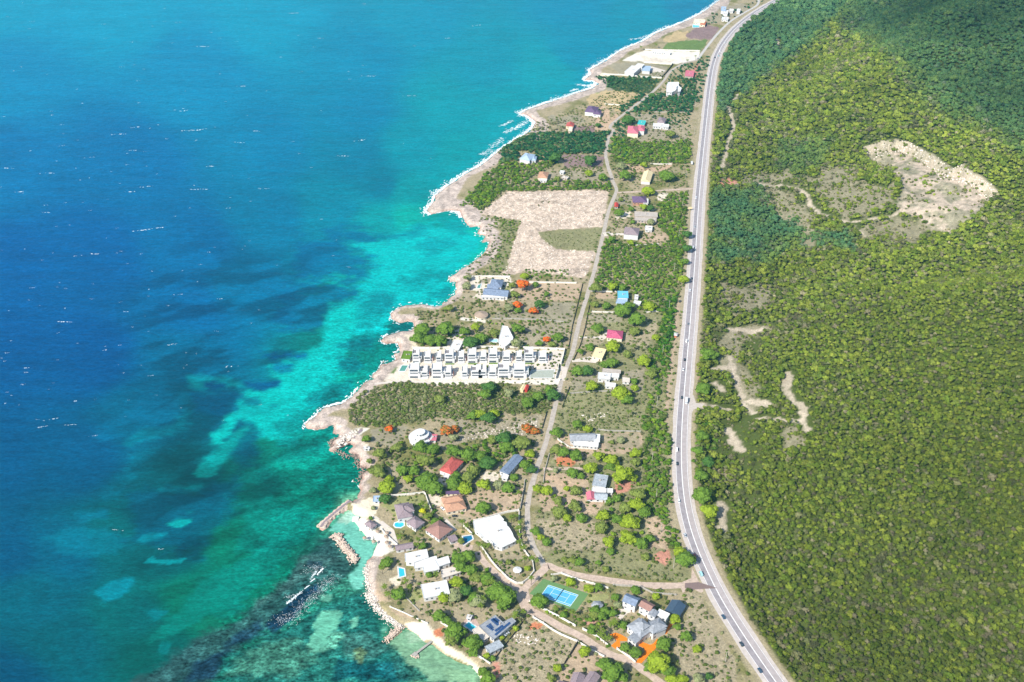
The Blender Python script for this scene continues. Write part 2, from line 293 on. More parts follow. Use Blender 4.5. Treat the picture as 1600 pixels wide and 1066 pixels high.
# ---------------------------------------------------------------- ground colours (albedo); layers: zone outline, colour, edge waviness, speckle
C_ = dict(scrub=(148, 148, 110), dry=(174, 164, 138), grey=(164, 158, 136), rock=(206, 186, 170), clear=(214, 196, 180), tan=(194, 174, 150), white=(240, 236, 228), cream=(236, 226, 212), orange=(214, 140, 104), lawn=(160, 164, 112),
          green=(112, 138, 78), mauve=(150, 128, 128), forest=(84, 98, 46), dirt=(204, 178, 152), sand=(236, 226, 206), pink=(206, 150, 132), ochre=(200, 180, 140), quarry=(196, 178, 160), greyw=(168, 160, 138), dgreen=(70, 96, 60))
K_ALB = .66
LAYERS = [
 ('O', "960,450 1060,450 1040,860 1090,890 1080,912 860,884 836,850 838,800 880,640 920,520", 'scrub', 4, .6),
 ('r', "710,100 900,98 1560,85 1540,200 1500,400 1300,410 960,440 1020,520 1110,580 1250,590 1450,600 1420,700 1350,830 1180,800 850,770 740,800 650,800 720,680 790,430 820,350 640,320 460,290", 'clear', 1.2, 1.0),
 ('r', "965,445 1200,425 1500,405 1450,600 1250,590 1110,575 1020,520", 'scrub', 2, .6),
 ('r', "480,320 820,340 790,430 730,600 700,760 640,800 560,800 600,560 650,440 560,380", 'scrub', 3, .6),
 ('h', "1130,300 1600,345 1600,480 1450,485 1150,470 1080,420", 'tan', 1, .3), ('h', "950,570 1580,490 1570,660 1100,640 900,640", 'grey', 1.5, .4),
 ('h', "660,420 850,390 830,460 1000,480 860,500 590,480", 'dry', 1, .3), ('h', "1150,700 1500,660 1540,760 1500,860 1150,880 1100,860", 'greyw', 3, .6),
 ('g', "0,20 255,20 240,140 0,150", 'tan', 1, .3), ('g', "0,170 220,170 170,370 0,360", 'grey', 1, .4), ('g', "370,90 550,90 540,150 380,140", 'tan', 1.5, .3),
 ('g', "330,260 640,270 600,340 330,345", 'grey', 1.5, .4), ('g', "620,430 740,440 880,300 900,420 800,540 600,520", 'dry', 2, .4), ('g', "270,470 460,470 440,520 260,530", 'dry', 2, .3), ('g', "240,590 360,580 340,640 240,650", 'dry', 2, .4),
 ('g', "180,780 400,760 400,850 160,920", 'grey', 2, .5), ('g', "600,760 790,720 780,850 740,930 600,900", 'grey', 2, .4), ('g', "120,950 760,960 760,1060 90,1060", 'scrub', 2, .7),
 ('g', "1090,50 1140,60 1105,240 1085,400 1045,700 1030,1066 950,1066 965,880 990,660 1030,480 1040,260", 'tan', 1.5, .3), ('g', "1190,680 1250,690 1245,820 1180,830", 'pink', 2, .4),
 ('f', "250,0 880,20 900,150 560,160 300,180 190,200", 'scrub', 3, .8), ('f', "240,230 340,180 560,290 590,180 890,170 900,260 850,300 740,340 540,340 450,360 440,420 350,390 220,380", 'tan', 2, .35), ('f', "590,190 880,180 870,280 620,310", 'dry', 2, .3),
 ('f', "230,360 330,350 385,400 350,430 240,420", 'orange', 1.5, .5), ('f', "160,480 480,490 500,640 470,700 600,690 560,790 440,790 300,740 130,780 100,680 150,560", 'tan', 2, .4), ('f', "150,480 300,530 500,600 500,650 280,580 160,530", 'dirt', 3, .4),
 ('f', "680,540 830,550 800,620 680,640", 'pink', 2, .7), ('f', "100,830 500,830 600,900 620,1066 100,1066 60,960", 'dry', 4, .9), ('f', "920,800 1050,830 1090,1066 930,1066", 'tan', 3, .7), ('f', "1060,60 1110,60 1100,170 1060,150", 'tan', 1, .3),
 ('c', "880,20 1010,0 1040,50 980,120 900,90", 'pink', 3, .6), ('c', "1140,330 1260,340 1300,420 1400,640 1560,900 1560,1066 1120,1066 1060,800 1040,700 1150,560 1160,480", 'dry', 2, .9),
 ('b', "900,480 1010,490 1350,660 1240,840 1130,990 700,1000 640,830 760,650", 'dry', 1, 1.0), ('b', "940,490 1060,510 1040,545 950,550", 'orange', 2, .6), ('b', "640,830 710,850 700,940 660,960", 'orange', 2, .6), ('b', "1350,665 1500,740 1600,800 1600,1000 1150,1000 1240,850", 'tan', .6, .3),
 ('b', "330,330 560,290 640,330 820,380 780,440 640,440 420,480 300,470 260,420", 'dry', 3, .35), ('b', "480,190 600,190 640,330 480,300", 'lawn', 3, .3), ('b', "0,230 90,230 200,260 160,330 20,350", 'dry', 2, .3),
 ('b', "1440,260 1600,260 1600,300 1440,320", 'lawn', 1.5, .3), ('c', "300,350 520,350 480,420 360,430 300,420", 'lawn', 1, .3),
 ('a', "640,180 990,160 1400,200 1395,300 1000,395 900,440 700,290", 'tan', 1.5, .35), ('a', "760,330 900,350 1000,380 880,440", 'dry', 3, .4), ('a', "330,190 600,180 640,280 500,380 420,480 350,340 240,260", 'lawn', 2, .25),
 ('a', "620,170 760,190 740,270 680,270", 'cream', 2, .4), ('a', "650,640 850,570 1000,590 1000,640 880,680 680,700", 'dry', 1.5, .35), ('a', "1180,650 1370,600 1430,720 1300,720 1420,830 1330,900 1180,740", 'dry', 3, .4),
 ('a', "880,450 1000,500 1010,590 930,620 920,520 870,480", 'ochre', 1, .3), ('a', "540,960 640,960 560,1060 380,1060", 'lawn', 2, .3), ('a', "170,780 330,780 330,880 230,1040 200,960", 'dry', 3, .4), ('a', "330,660 450,640 440,800 400,800", 'dry', 2, .4),
 ('a', "790,380 870,470 850,490 740,370", 'cream', 1, .4), ('a', "300,880 390,840 420,920 360,940", 'sand', 1, .2),
 ('e', "190,150 330,140 480,130 430,250 350,290 200,250", 'grey', 2, .25), ('e', "720,250 840,60 1100,100 1530,40 1500,200 1300,200 1050,220 900,270 730,290", 'greyw', 4, .8), ('e', "340,420 420,400 420,560 560,600 560,640 370,650 330,590", 'dry', 3, .4),
 ('e', "1080,480 1200,490 1200,560 1060,560", 'cream', 2, .4), ('e', "800,650 1400,600 1380,760 960,720 940,700", 'tan', 2, .4), ('e', "600,500 700,540 800,520 820,600 700,600", 'cream', 2, .4),
 ('i', "920,410 1180,415 1360,430 1350,540 1140,540 950,560", 'mauve', 1.5, .4), ('i', "660,410 780,420 790,500 680,480", 'ochre', 2, .4), ('i', "780,590 1100,580 1350,600 1330,700 1000,690 760,700", 'greyw', 3, .5),
 ('i', "650,130 960,130 960,180 700,200 560,230", 'dry', 3, .6), ('i', "1050,130 1420,100 1400,190 1000,180", 'mauve', 3, .6), ('i', "760,20 1100,0 1160,60 960,110 800,90", 'grey', 4, .7),
 ('j', "350,380 650,390 980,540 960,640 900,690 700,690 560,640 440,690 520,540", 'greyw', 3, .6), ('j', "840,540 970,540 900,680 690,690 700,640 830,600", 'dry', 2, .5), ('j', "340,920 560,940 800,920 760,990 520,1000 330,1000", 'dirt', 2, .5),
 ('j', "0,0 600,20 560,180 400,290 300,290 0,290", 'lawn', 2, .5), ('j', "0,60 200,100 560,30 600,130 450,260 300,150 100,260", 'grey', 5, .6), ('j', "0,300 130,310 160,420 260,360 230,440 100,600 0,570", 'dirt', 2, .6), ('j', "560,200 620,200 900,180 1040,60 1040,170 680,130", 'greyw', 3, .6),
 ('k', "590,200 720,200 690,270 620,270", 'cream', 2, .6), ('k', "180,220 360,230 380,300 260,330 170,330", 'grey', 3, .6), ('k', "480,580 700,590 720,640 640,690 420,690", 'tan', 1, .3), ('k', "190,390 350,380 340,440 200,460", 'cream', 1, .4), ('k', "170,560 290,540 280,620 170,620", 'dry', 1.5, .4), ('k', "880,160 950,160 930,1000 880,1000 900,560", 'dry', 1.5, .4),
 ('k', "50,930 260,880 300,960 0,1066", 'greyw', 4, .7),
 ('t', "620,370 690,310 800,300 980,290 910,380 640,372", 'green', 2, .3), ('t', "640,300 740,220 830,230 800,300 690,310", 'ochre', 3, .4), ('t', "805,265 870,215 960,180 1050,200 1000,290 830,290", 'mauve', 2, .6), ('t', "200,560 640,580 520,700 420,690 230,650", 'dgreen', 4, .6), ('t', "60,720 250,650 520,700 330,820 90,770", 'ochre', 3, .5),
 ('t', "330,450 420,400 510,370 910,380 900,440 790,460 690,480 500,460", 'white', 1, .15), ('t', "450,395 640,440 860,420 640,470 500,450", 'cream', 3, .5), ('t', "230,470 480,450 640,490 690,480 630,570 330,550 290,520", 'grey', 1.5, .3), ('t', "540,490 650,520 630,530 550,530", 'cream', .6, .1),
 ('t', "120,540 190,535 290,555 200,590 140,570", 'sand', 1.5, .2), ('t', "800,520 860,510 900,460 900,560 840,580", 'pink', 2, .5), ('t', "880,60 1080,40 1300,40 1140,140 900,180", 'greyw', 4, .5),
 ('d', "400,210 1520,225 1490,440 1250,470 560,470 330,450 180,450 230,390 290,320 250,300 270,250", 'cream', .6, .12), ('d', "560,465 1490,440 1480,480 1050,465 560,485", 'white', .6, .2), ('d', "1250,360 1450,360 1440,430 1250,430", 'greyw', .4, .3),
 ('d', "310,100 370,70 410,110 440,200 380,215 330,210 300,160", 'sand', 1, .2), ('d', "190,330 250,300 380,320 330,450 190,450", 'cream', 1, .2), ('d', "200,350 260,320 290,350 260,395 200,395", 'green', .6, .2), ('h', "560,730 700,700 700,800 520,870 540,780", 'cream', 2, .5), ('h', "720,280 1050,280 1090,370 1000,480 740,455 800,400 720,395", 'cream', 1, .1), ('h', "800,300 900,290 870,340 820,330", 'grey', .8, .2), ('h', "980,370 1080,360 1050,400 990,400", 'lawn', .8, .2), ('h', "630,620 880,640 840,665 640,640", 'white', 1, .2),
 ('s', "470,340 560,300 700,260 760,250 870,260 740,350 620,430 520,450", 'white', .8, .25), ('s', "560,560 730,450 860,470 850,520 740,520 620,600", 'cream', 1, .3), ('s', "700,620 860,620 1000,680 900,760 820,700 730,700", 'rock', 2, .6),
 ('a', "0,250 150,200 240,230 200,330 150,380 60,380 0,330", 'sand', 1.5, .12), ('a', "25,380 110,370 200,470 340,560 350,640 250,690 160,700 210,560 150,550", 'white', .8, .1), ('a', "150,340 200,360 340,470 380,580 340,600 250,500", 'cream', .8, .15),
 ('a', "110,700 260,695 250,720 110,740", 'pink', .5, .2), ('a', "120,770 160,775 230,980 330,1066 140,1066 110,900", 'rock', 1, .9), ('a', "165,850 200,840 240,990 320,1066 240,1066", 'tan', 1, .2),
 ('u', "170,0 240,0 330,190 470,260 800,380 640,350 420,290 330,200", 'tan', 1, .2), ('u', "520,400 640,370 790,390 860,480 1000,640 1180,720 1350,870 1400,960 1400,1062 1340,1000 1240,860 1000,740 830,600 740,560 600,480", 'sand', 1, .15), ('u', "580,400 780,390 840,520 740,590 660,500 560,450", 'white', 1, .05),
 ('u', "850,470 960,440 960,540 880,560", 'orange', 1, .6), ('u', "1500,850 1600,830 1600,1000 1540,960", 'pink', 2, .6),
 ('r', "400,120 500,60 560,100 500,200 330,230 280,200", 'green', 3, .4), ('s', "640,280 760,260 770,300 640,400", 'greyw', .6, .2),
]
HLAYERS = [  # open ground on and under the hill
 ('w', "300,60 480,50 560,90 440,80 380,110 380,200 430,260 480,300 450,370 470,420 400,420 370,330 300,240 250,140", 'greyw', 5, .8), ('w', "240,680 330,680 340,730 240,760", 'dry', 4, .6), ('w', "560,500 640,490 690,560 620,640 560,620", 'greyw', 5, .8), ('w', "470,30 520,20 560,60 480,70", 'greyw', 3, .6),
 ('x', "620,260 800,230 830,330 980,330 990,440 880,470 760,500 680,480 620,400 600,350", 'greyw', 8, .9), ('x', "350,330 480,350 560,430 600,470 590,560 480,540 380,470 340,400", 'greyw', 8, .9), ('x', "850,500 1000,480 1200,520 1180,570 1000,640 850,610 800,560", 'greyw', 8, .9), ('x', "230,260 560,290 600,330 400,330 230,330", 'greyw', 7, .7),
 ('x', "430,90 550,90 560,130 430,130", 'greyw', 6, .8), ('x', "530,540 620,560 600,700 540,620", 'greyw', 6, .7), ('x', "120,300 220,310 230,350 130,350", 'pink', 4, .7), ('x', "150,830 380,800 400,930 280,960 140,900", 'greyw', 9, .8), ('x', "150,1030 330,1000 420,1040 160,1066", 'greyw', 5, .8)]
def zone(u, v, P, warp, seed):
    P = np.array(P); m = (u > P[:, 0].min()-9) & (u < P[:, 0].max()+9) & (v > P[:, 1].min()-9) & (v < P[:, 1].max()+9)
    d = np.full(u.shape, -50.0)
    if m.any(): d[m] = sdpoly(u[m], v[m], P) + warp*fbm(u[m]/(4+warp*1.4), v[m]/(3+warp), seed, 3)*1.6
    return d
def land_col(x, y, z):
    u, v = proj(x, y, z); n = len(x); c = np.empty((n, 4)); 
    d = x - np.interp(y, HWY, HWX)
    sc = s2l(C_['scrub']); fo = s2l(C_['forest'])
    k = sstep(8, 16, d)[:, None]; c[:, :3] = sc*(1-k)+fo*k; c[:, 3] = .6
    n1 = fbm(x/18, y/18, 21, 4); n2 = fbm(x/5, y/5, 22, 3)
    gr = s2l((132, 132, 84)); dr = s2l((176, 164, 136)); t = sstep(-.5, .2, n1)[:, None]
    c[:, :3] = np.where((d < 8)[:, None], gr*(1-t)+dr*t, c[:, :3])
    for i, (zk, s, name, warp, sp) in enumerate(LAYERS):
        dd = zone(u, v, PX(zk, s), warp, 40+i); mk = sstep(-.6, .8, dd)[:, None]
        cc = s2l(C_[name])
        var = 1 + (.10 if name in ('white', 'sand') else .20)*n2 + .12*n1
        if name in ('clear', 'rock'):
            var = var*(1+.38*fbm(x/2.9, y/2.9, 77, 2)-.20*sstep(.1, .5, fbm(x/13, y/7, 78, 3)))
        c[:, :3] = c[:, :3]*(1-mk)+cc*var[:, None]*mk; c[:, 3:] = c[:, 3:]*(1-mk)+sp*mk
    hm = d > 10
    for i, (zk, s, name, warp, sp) in enumerate(HLAYERS):
        dd = zone(u, v, PX(zk, s), warp, 140+i); mk = (sstep(-4, 6, dd+3*n2+3*n1)*hm)[:, None]*(.72 if name == 'greyw' else .9)
        c[:, :3] = c[:, :3]*(1-mk)+s2l(C_[name])*(1+.3*n2)[:, None]*mk; c[:, 3:] = c[:, 3:]*(1-mk)+sp*mk
    m = (x > QB[0]) & (x < QB[1]) & (y > QB[2]) & (y < QB[3])
    q = np.full(n, -50.0); q[m] = sdpoly(x[m], y[m], QUARRY)+3*fbm(x[m]/12, y[m]/12, 9, 3)
    mk = sstep(-3, 2, q)[:, None]; qa = s2l((198, 184, 168)); qb = s2l((160, 156, 134)); qc = s2l((238, 222, 204)); t = sstep(-.2, .3, n1+.5*n2)[:, None]
    e = .7*(sstep(9, 3, q+3*n2)*sstep(-60, 50, (x-QC[0])*.7+(y-QC[1])*.7))[:, None]
    qq = (qa*t+qb*(1-t))*(1+.3*n2)[:, None]; qq = qq*(1-e)+s2l((186, 178, 160))*e
    c[:, :3] = c[:, :3]*(1-mk)+qq*mk; c[:, 3:] = np.maximum(c[:, 3:], mk*.9)
    for P, wd in TRW:
        P_ = np.array(P); m = (x > P_[:, 0].min()-15) & (x < P_[:, 0].max()+15) & (y > P_[:, 1].min()-15) & (y < P_[:, 1].max()+15)
        if m.any():
            dd = dpolyline(x[m], y[m], P); mk = .9*sstep(wd+1.6, wd-1.4, dd+4.2*n2[m])[:, None]; c[m, :3] = c[m, :3]*(1-mk)+s2l((206, 194, 176))*(1+.25*n1[m])[:, None]*mk
    # verge beside the highway
    dh = np.abs(d); red = s2l((176, 166, 138)); mk = (sstep(15, 10.5, dh+1.2*n1))[:, None]; c[:, :3] = c[:, :3]*(1-mk)+red*(1+.15*n2)[:, None]*mk
    # rocky shore
    m = (u < 1180) & (d < 20); sd = np.full(n, 200.0); sd[m] = sdpoly(x[m], y[m], COAST)
    wdt = 7+9*vnoise(x/40, y/40, 31); 
    wdt = wdt*np.interp(y, [440, 560, 600, 1000, 1150, 2100], [.15, .3, 1.1, 1.2, 2.0, 2.1])
    mk = (sstep(0, 3, wdt-sd+2.5*n2))[:, None]; rk = s2l((198, 184, 176))*(1+.42*n2+.22*n1+.25*fbm(x/2.4, y/2.4, 79, 2))[:, None]
    pk = sstep(4, 0, sd)[:, None]; rk = rk*(1-pk*.55)+s2l((166, 112, 92))*pk*.55
    white_beach = sstep(0, 1, zone(u, v, PX('O', "540,780 640,820 640,880 575,868 545,815"), 0, 1))+sstep(0, 1, zone(u, v, PX('O', "625,980 690,960 770,1040 770,1080 740,1080"), 0, 1))
    mk = mk*(1-np.clip(white_beach, 0, 1))[:, None]
    c[:, :3] = c[:, :3]*(1-mk)+rk*mk; c[:, 3:] = np.maximum(c[:, 3:], mk)
    c[:, :3] *= K_ALB*np.array([1.03, .99, .92]); return np.clip(c, 0, .82)
# ---------------------------------------------------------------- sea colours: depth, sky reflection painted in far out, sand channels, weed beds and reef
SEA_PTS = np.array([(0, 0, 0, 150, 198), (200, 0, 0, 150, 198), (420, 20, 0, 150, 196), (650, 20, 0, 150, 192), (900, 0, 0, 146, 190), (1080, 0, 20, 140, 185), (1000, 40, 0, 150, 185), (0, 120, 0, 132, 190), (300, 120, 0, 134, 190), (560, 100, 0, 138, 186), (760, 100, 0, 152, 184), (860, 110, 0, 160, 184), (900, 80, 0, 148, 186), (0, 260, 0, 112, 178), (200, 260, 0, 110, 176), (420, 230, 0, 124, 178), (560, 180, 0, 130, 180), (700, 170, 0, 156, 182), (780, 180, 0, 156, 178), (720, 240, 0, 152, 172), (640, 230, 0, 146, 176), (560, 240, 0, 124, 168), (600, 290, 0, 120, 158),
 (0, 420, 0, 92, 166), (150, 400, 0, 94, 166), (300, 380, 0, 104, 168), (420, 340, 0, 116, 166), (520, 330, 0, 128, 166), (640, 300, 0, 146, 166), (600, 340, 0, 150, 168), (0, 560, 0, 84, 156), (140, 560, 0, 84, 156), (300, 480, 0, 96, 158), (380, 450, 0, 104, 156), (300, 560, 0, 96, 146), (0, 720, 0, 82, 150), (120, 720, 0, 84, 148), (220, 640, 0, 98, 150), (100, 860, 0, 92, 146), (0, 860, 0, 82, 144), (0, 1066, 0, 76, 130), (100, 1000, 0, 92, 128), (200, 960, 0, 98, 122), (60, 940, 0, 96, 140), (330, 640, 0, 92, 132), (300, 760, 0, 80, 108), (230, 800, 0, 84, 116), (260, 860, 0, 82, 106), (180, 840, 0, 100, 130),
 (400, 760, 0, 104, 112), (460, 700, 0, 150, 146), (500, 740, 0, 146, 140), (440, 800, 0, 128, 124), (500, 790, 0, 136, 126), (380, 860, 0, 122, 116), (420, 900, 0, 134, 122), (300, 940, 0, 112, 112), (340, 960, 10, 116, 110), (250, 1010, 0, 92, 106), (470, 840, 10, 128, 118), (500, 860, 30, 110, 104), (560, 900, 60, 134, 122), (560, 960, 36, 120, 112), (600, 1040, 16, 104, 104), (520, 1040, 50, 128, 112), (440, 1040, 30, 100, 96), (680, 1050, 100, 160, 130), (720, 1060, 130, 180, 140), (640, 1010, 90, 160, 130), (530, 815, 80, 170, 150), (555, 800, 150, 210, 180), (560, 850, 110, 190, 160), (540, 730, 0, 150, 140), (530, 700, 0, 156, 150), (540, 650, 0, 130, 140), (560, 620, 0, 158, 152), (590, 560, 0, 140, 140), (580, 510, 0, 140, 146), (620, 515, 0, 110, 120), (640, 340, 0, 168, 170), (690, 345, 0, 150, 156), (720, 380, 0, 186, 182), (660, 470, 0, 176, 172), (600, 490, 0, 158, 156), (560, 480, 0, 160, 160)], float)
SEA_Z = [
 ('H', "200,430 400,420 560,340 760,300 960,330 1100,420 1090,480 1010,560 960,620 900,690 930,770 820,870 640,860 520,890 480,940 450,1066 60,1066 120,960 200,860 290,760 140,720 100,690 230,690 330,690 350,600 300,500 240,450", (0, 192, 188), 7, 1),
 ('H', "-160,440 0,400 120,430 260,500 370,540 390,580 300,620 350,680 260,720 120,680 0,720 -180,700", (0, 100, 146), 12, .75), ('H', "-260,760 0,720 140,720 290,780 240,830 130,900 60,960 -60,1040 -340,1040", (0, 100, 142), 12, .8), ('H', "60,340 300,330 420,400 300,430 100,410", (0, 112, 152), 10, .8), ('H', "400,400 660,330 760,330 600,400 480,430", (0, 130, 150), 9, .8), ('H', "640,430 740,400 860,410 930,430 860,490 740,520 660,500", (0, 150, 156), 9, .8),
 ('H', "560,690 740,640 900,620 960,650 860,700 700,740 580,730", (0, 150, 152), 9, .8), ('H', "740,780 900,760 880,830 760,820", (0, 130, 134), 7, .8), ('H', "330,780 450,750 520,800 470,900 330,960 260,900", (0, 130, 142), 9, .7), ('H', "200,900 330,860 450,960 330,1066 200,1066", (0, 146, 146), 8, .6), ('H', "900,270 1010,250 1050,330 990,380 880,340 800,280", (0, 156, 160), 7, .7),
 ('z', "1040,-120 1240,-160 1230,0 1200,150 1150,230 1180,330 1080,460 980,580 880,680 780,760 680,840 600,900 520,860 400,760 330,740 300,800 280,850 210,950 150,930 160,870 240,780 300,680 380,550 500,500 610,470 600,380 740,330 860,250 950,180 990,80", (0, 190, 180), 9, 1),
 ('z', "0,440 150,460 340,450 420,520 300,540 200,580 90,600 20,570", (0, 150, 160), 7, .8), ('z', "250,600 500,600 560,700 380,760 300,700", (0, 172, 168), 7, .8),
 ('z', "520,270 700,240 860,250 860,290 740,300 600,320 520,300", (0, 96, 140), 5, 1), ('z', "380,480 480,450 640,450 640,490 520,520 440,515", (0, 94, 134), 5, 1), ('z', "600,330 760,330 720,380 620,370", (0, 110, 146), 5, .9), ('z', "100,480 280,490 250,550 130,540", (0, 92, 134), 6, 1), ('z', "210,560 370,570 330,680 200,730 0,700 0,560", (0, 96, 132), 7, .9), ('z', "560,630 650,630 640,660 580,670", (0, 120, 134), 4, .8), ('z', "360,580 500,590 480,640 380,630", (0, 110, 130), 5, .8),
 ('z', "1100,210 1200,150 1400,130 1380,230 1200,250", (0, 124, 134), 7, .8), ('z', "1100,290 1250,280 1290,340 1200,390 1110,360", (0, 130, 136), 6, .9), ('z', "860,580 1000,490 1200,460 1180,560 1000,640 880,640", (0, 134, 136), 7, .8), ('z', "600,780 800,700 870,720 900,850 760,850 620,830", (0, 140, 138), 7, .7), ('z', "380,800 460,740 500,850 520,960 420,1066 250,1066 300,960", (0, 110, 126), 7, .8), ('z', "640,860 840,870 800,960 660,960", (0, 168, 162), 8, .7), ('z', "140,980 190,990 160,1066 100,1066", (0, 144, 150), 5, .8), ('z', "700,940 1000,900 1060,1000 900,1066 600,1066", (0, 120, 116), 8, .5),
 ('A', "620,330 720,270 760,300 720,380 640,430 520,480 440,540 420,520 500,450 580,400", (0, 116, 154), 10, .55), ('A', "770,440 820,410 850,410 820,480 820,500 640,520 570,540 620,490 760,475", (0, 138, 154), 9, .6), ('A', "590,600 720,560 640,640 590,660 600,710 520,700", (0, 124, 146), 9, .5), ('A', "860,680 940,600 1060,490 1100,480 1040,600 940,700 880,700", (0, 156, 150), 5, .8), ('A', "720,760 900,735 880,755 760,770", (0, 136, 142), 5, .7), ('A', "750,900 800,880 850,885 820,920 770,920", (0, 150, 146), 3, .95), ('A', "610,980 680,950 740,950 700,975 640,995", (0, 138, 142), 3, .9),
 ('A', "440,770 540,760 520,790 470,800", (0, 120, 146), 7, .5), ('A', "340,860 480,840 480,890 350,900", (0, 118, 144), 5, .6), ('A', "830,845 865,850 840,865", (0, 140, 136), 2, .8), ('A', "735,830 775,830 750,850", (0, 130, 136), 2, .7), ('A', "990,780 1010,780 1005,800", (0, 150, 146), 2, .8), ('A', "330,930 450,930 560,990 520,1057 340,1057 200,980", (0, 124, 144), 8, .6), ('A', "1100,830 1200,780 1300,860 1400,860 1420,960 1200,1057 1050,1040", (0, 156, 140), 8, .5), ('A', "1050,540 1150,500 1150,620 1050,700 900,760 560,760 600,880 560,1000 900,1057 1000,900 1060,740", (0, 88, 116), 12, .6),
 ('O', "152,925 178,908 208,902 210,912 190,932 165,938", (0, 138, 154), 4, .8), ('y', "70,285 110,250 130,270 255,265 240,290 120,285", (0, 140, 144), 2, .9), ('y', "180,110 230,90 280,95 220,120", (0, 148, 146), 3, .95), ('y', "30,185 80,155 170,150 60,190", (0, 132, 146), 4, .8), ('y', "300,380 480,300 640,180 700,160 740,240 660,340 540,440 420,520 300,560 200,620 100,640 200,520", (0, 140, 124), 10, .7), ('y', "70,500 180,500 120,540", (0, 130, 136), 4, .7), ('y', "130,640 200,640 180,700 130,690", (0, 136, 134), 4, .7),
 ('y', "0,830 130,760 200,700 300,630 450,560 540,480 660,400 700,370 740,270 800,250 880,190 960,160 1040,250 1000,290 1000,340 940,380 860,430 760,500 680,560 560,610 430,690 400,817", (48, 84, 84), 10, .85), ('y', "260,817 300,760 400,680 500,600 580,550 600,590 520,630 420,700 390,817", (20, 52, 78), 9, .8), ('y', "600,560 700,480 790,400 840,370 870,390 800,450 720,540 640,600", (16, 50, 80), 5, .85), ('y', "800,270 870,280 860,310 800,300", (10, 48, 90), 3, .8), ('y', "560,470 740,330 760,280 800,260 960,240 950,280 860,300 700,420 560,500", (74, 112, 106), 7, .5),
 ('y', "420,720 640,600 700,600 840,500 1000,420 1060,440 1120,560 1150,640 1300,720 1500,817 410,817", (34, 112, 104), 8, .75), ('y', "430,760 620,660 760,620 830,700 760,800 430,800", (84, 146, 118), 14, .55), ('y', "940,700 1080,720 1240,700 1260,817 900,817", (10, 88, 96), 8, .8), ('y', "960,600 1060,600 1180,660 1100,720 980,700", (70, 120, 108), 6, .6), ('y', "860,430 915,425 905,455 860,450", (110, 190, 160), 3, .9),
 ('y', "840,540 870,505 920,495 955,505 940,570 900,600 880,660 830,685 800,650 830,600 850,580 825,570", (112, 196, 164), 3, .95), ('y', "800,650 900,590 980,600 940,660 860,680 800,690", (104, 180, 150), 4, .8), ('y', "995,545 1025,525 1025,560 1000,575", (112, 190, 160), 2, .9), ('y', "1015,665 1050,655 1070,690 1045,735 1020,700", (116, 150, 106), 3, .9), ('y', "1135,575 1160,572 1155,592 1138,590", (110, 190, 160), 1, .9),
 ('y', "985,335 1000,330 1020,310 1040,285 1000,225 960,170 985,150 900,140 930,100 1000,60 1045,75 1015,90 1040,150 1080,180 1105,200 1090,250 1065,280 1052,320 1055,385 1025,405 1000,395", (124, 208, 184), 1.5, .95), ('y', "930,100 1000,50 1040,70 1020,90 970,110", (196, 232, 206), 2, .7), ('y', "905,130 930,110 1000,140 960,150", (80, 176, 150), 2, .6),
 ('y', "1170,640 1230,590 1290,580 1350,640 1480,700 1560,780 1560,817 1360,817 1300,760 1240,730 1200,660", (140, 188, 148), 4, .9), ('y', "1240,590 1330,590 1340,640 1260,640", (176, 212, 176), 4, .7), ('y', "1310,715 1350,700 1382,715 1375,745 1335,755 1312,740", (66, 110, 84), 1, .9), ('y', "1425,712 1480,725 1490,745 1440,735", (60, 92, 92), 1, .8), ('y', "1400,760 1540,760 1560,817 1440,817", (150, 196, 150), 4, .7), ('y', "1140,640 1240,640 1300,720 1340,817 1200,817 1180,700", (60, 120, 100), 6, .4)]
SEA_CH = [q[1] for q in SEA_Z if q[0] == 'z'][0]
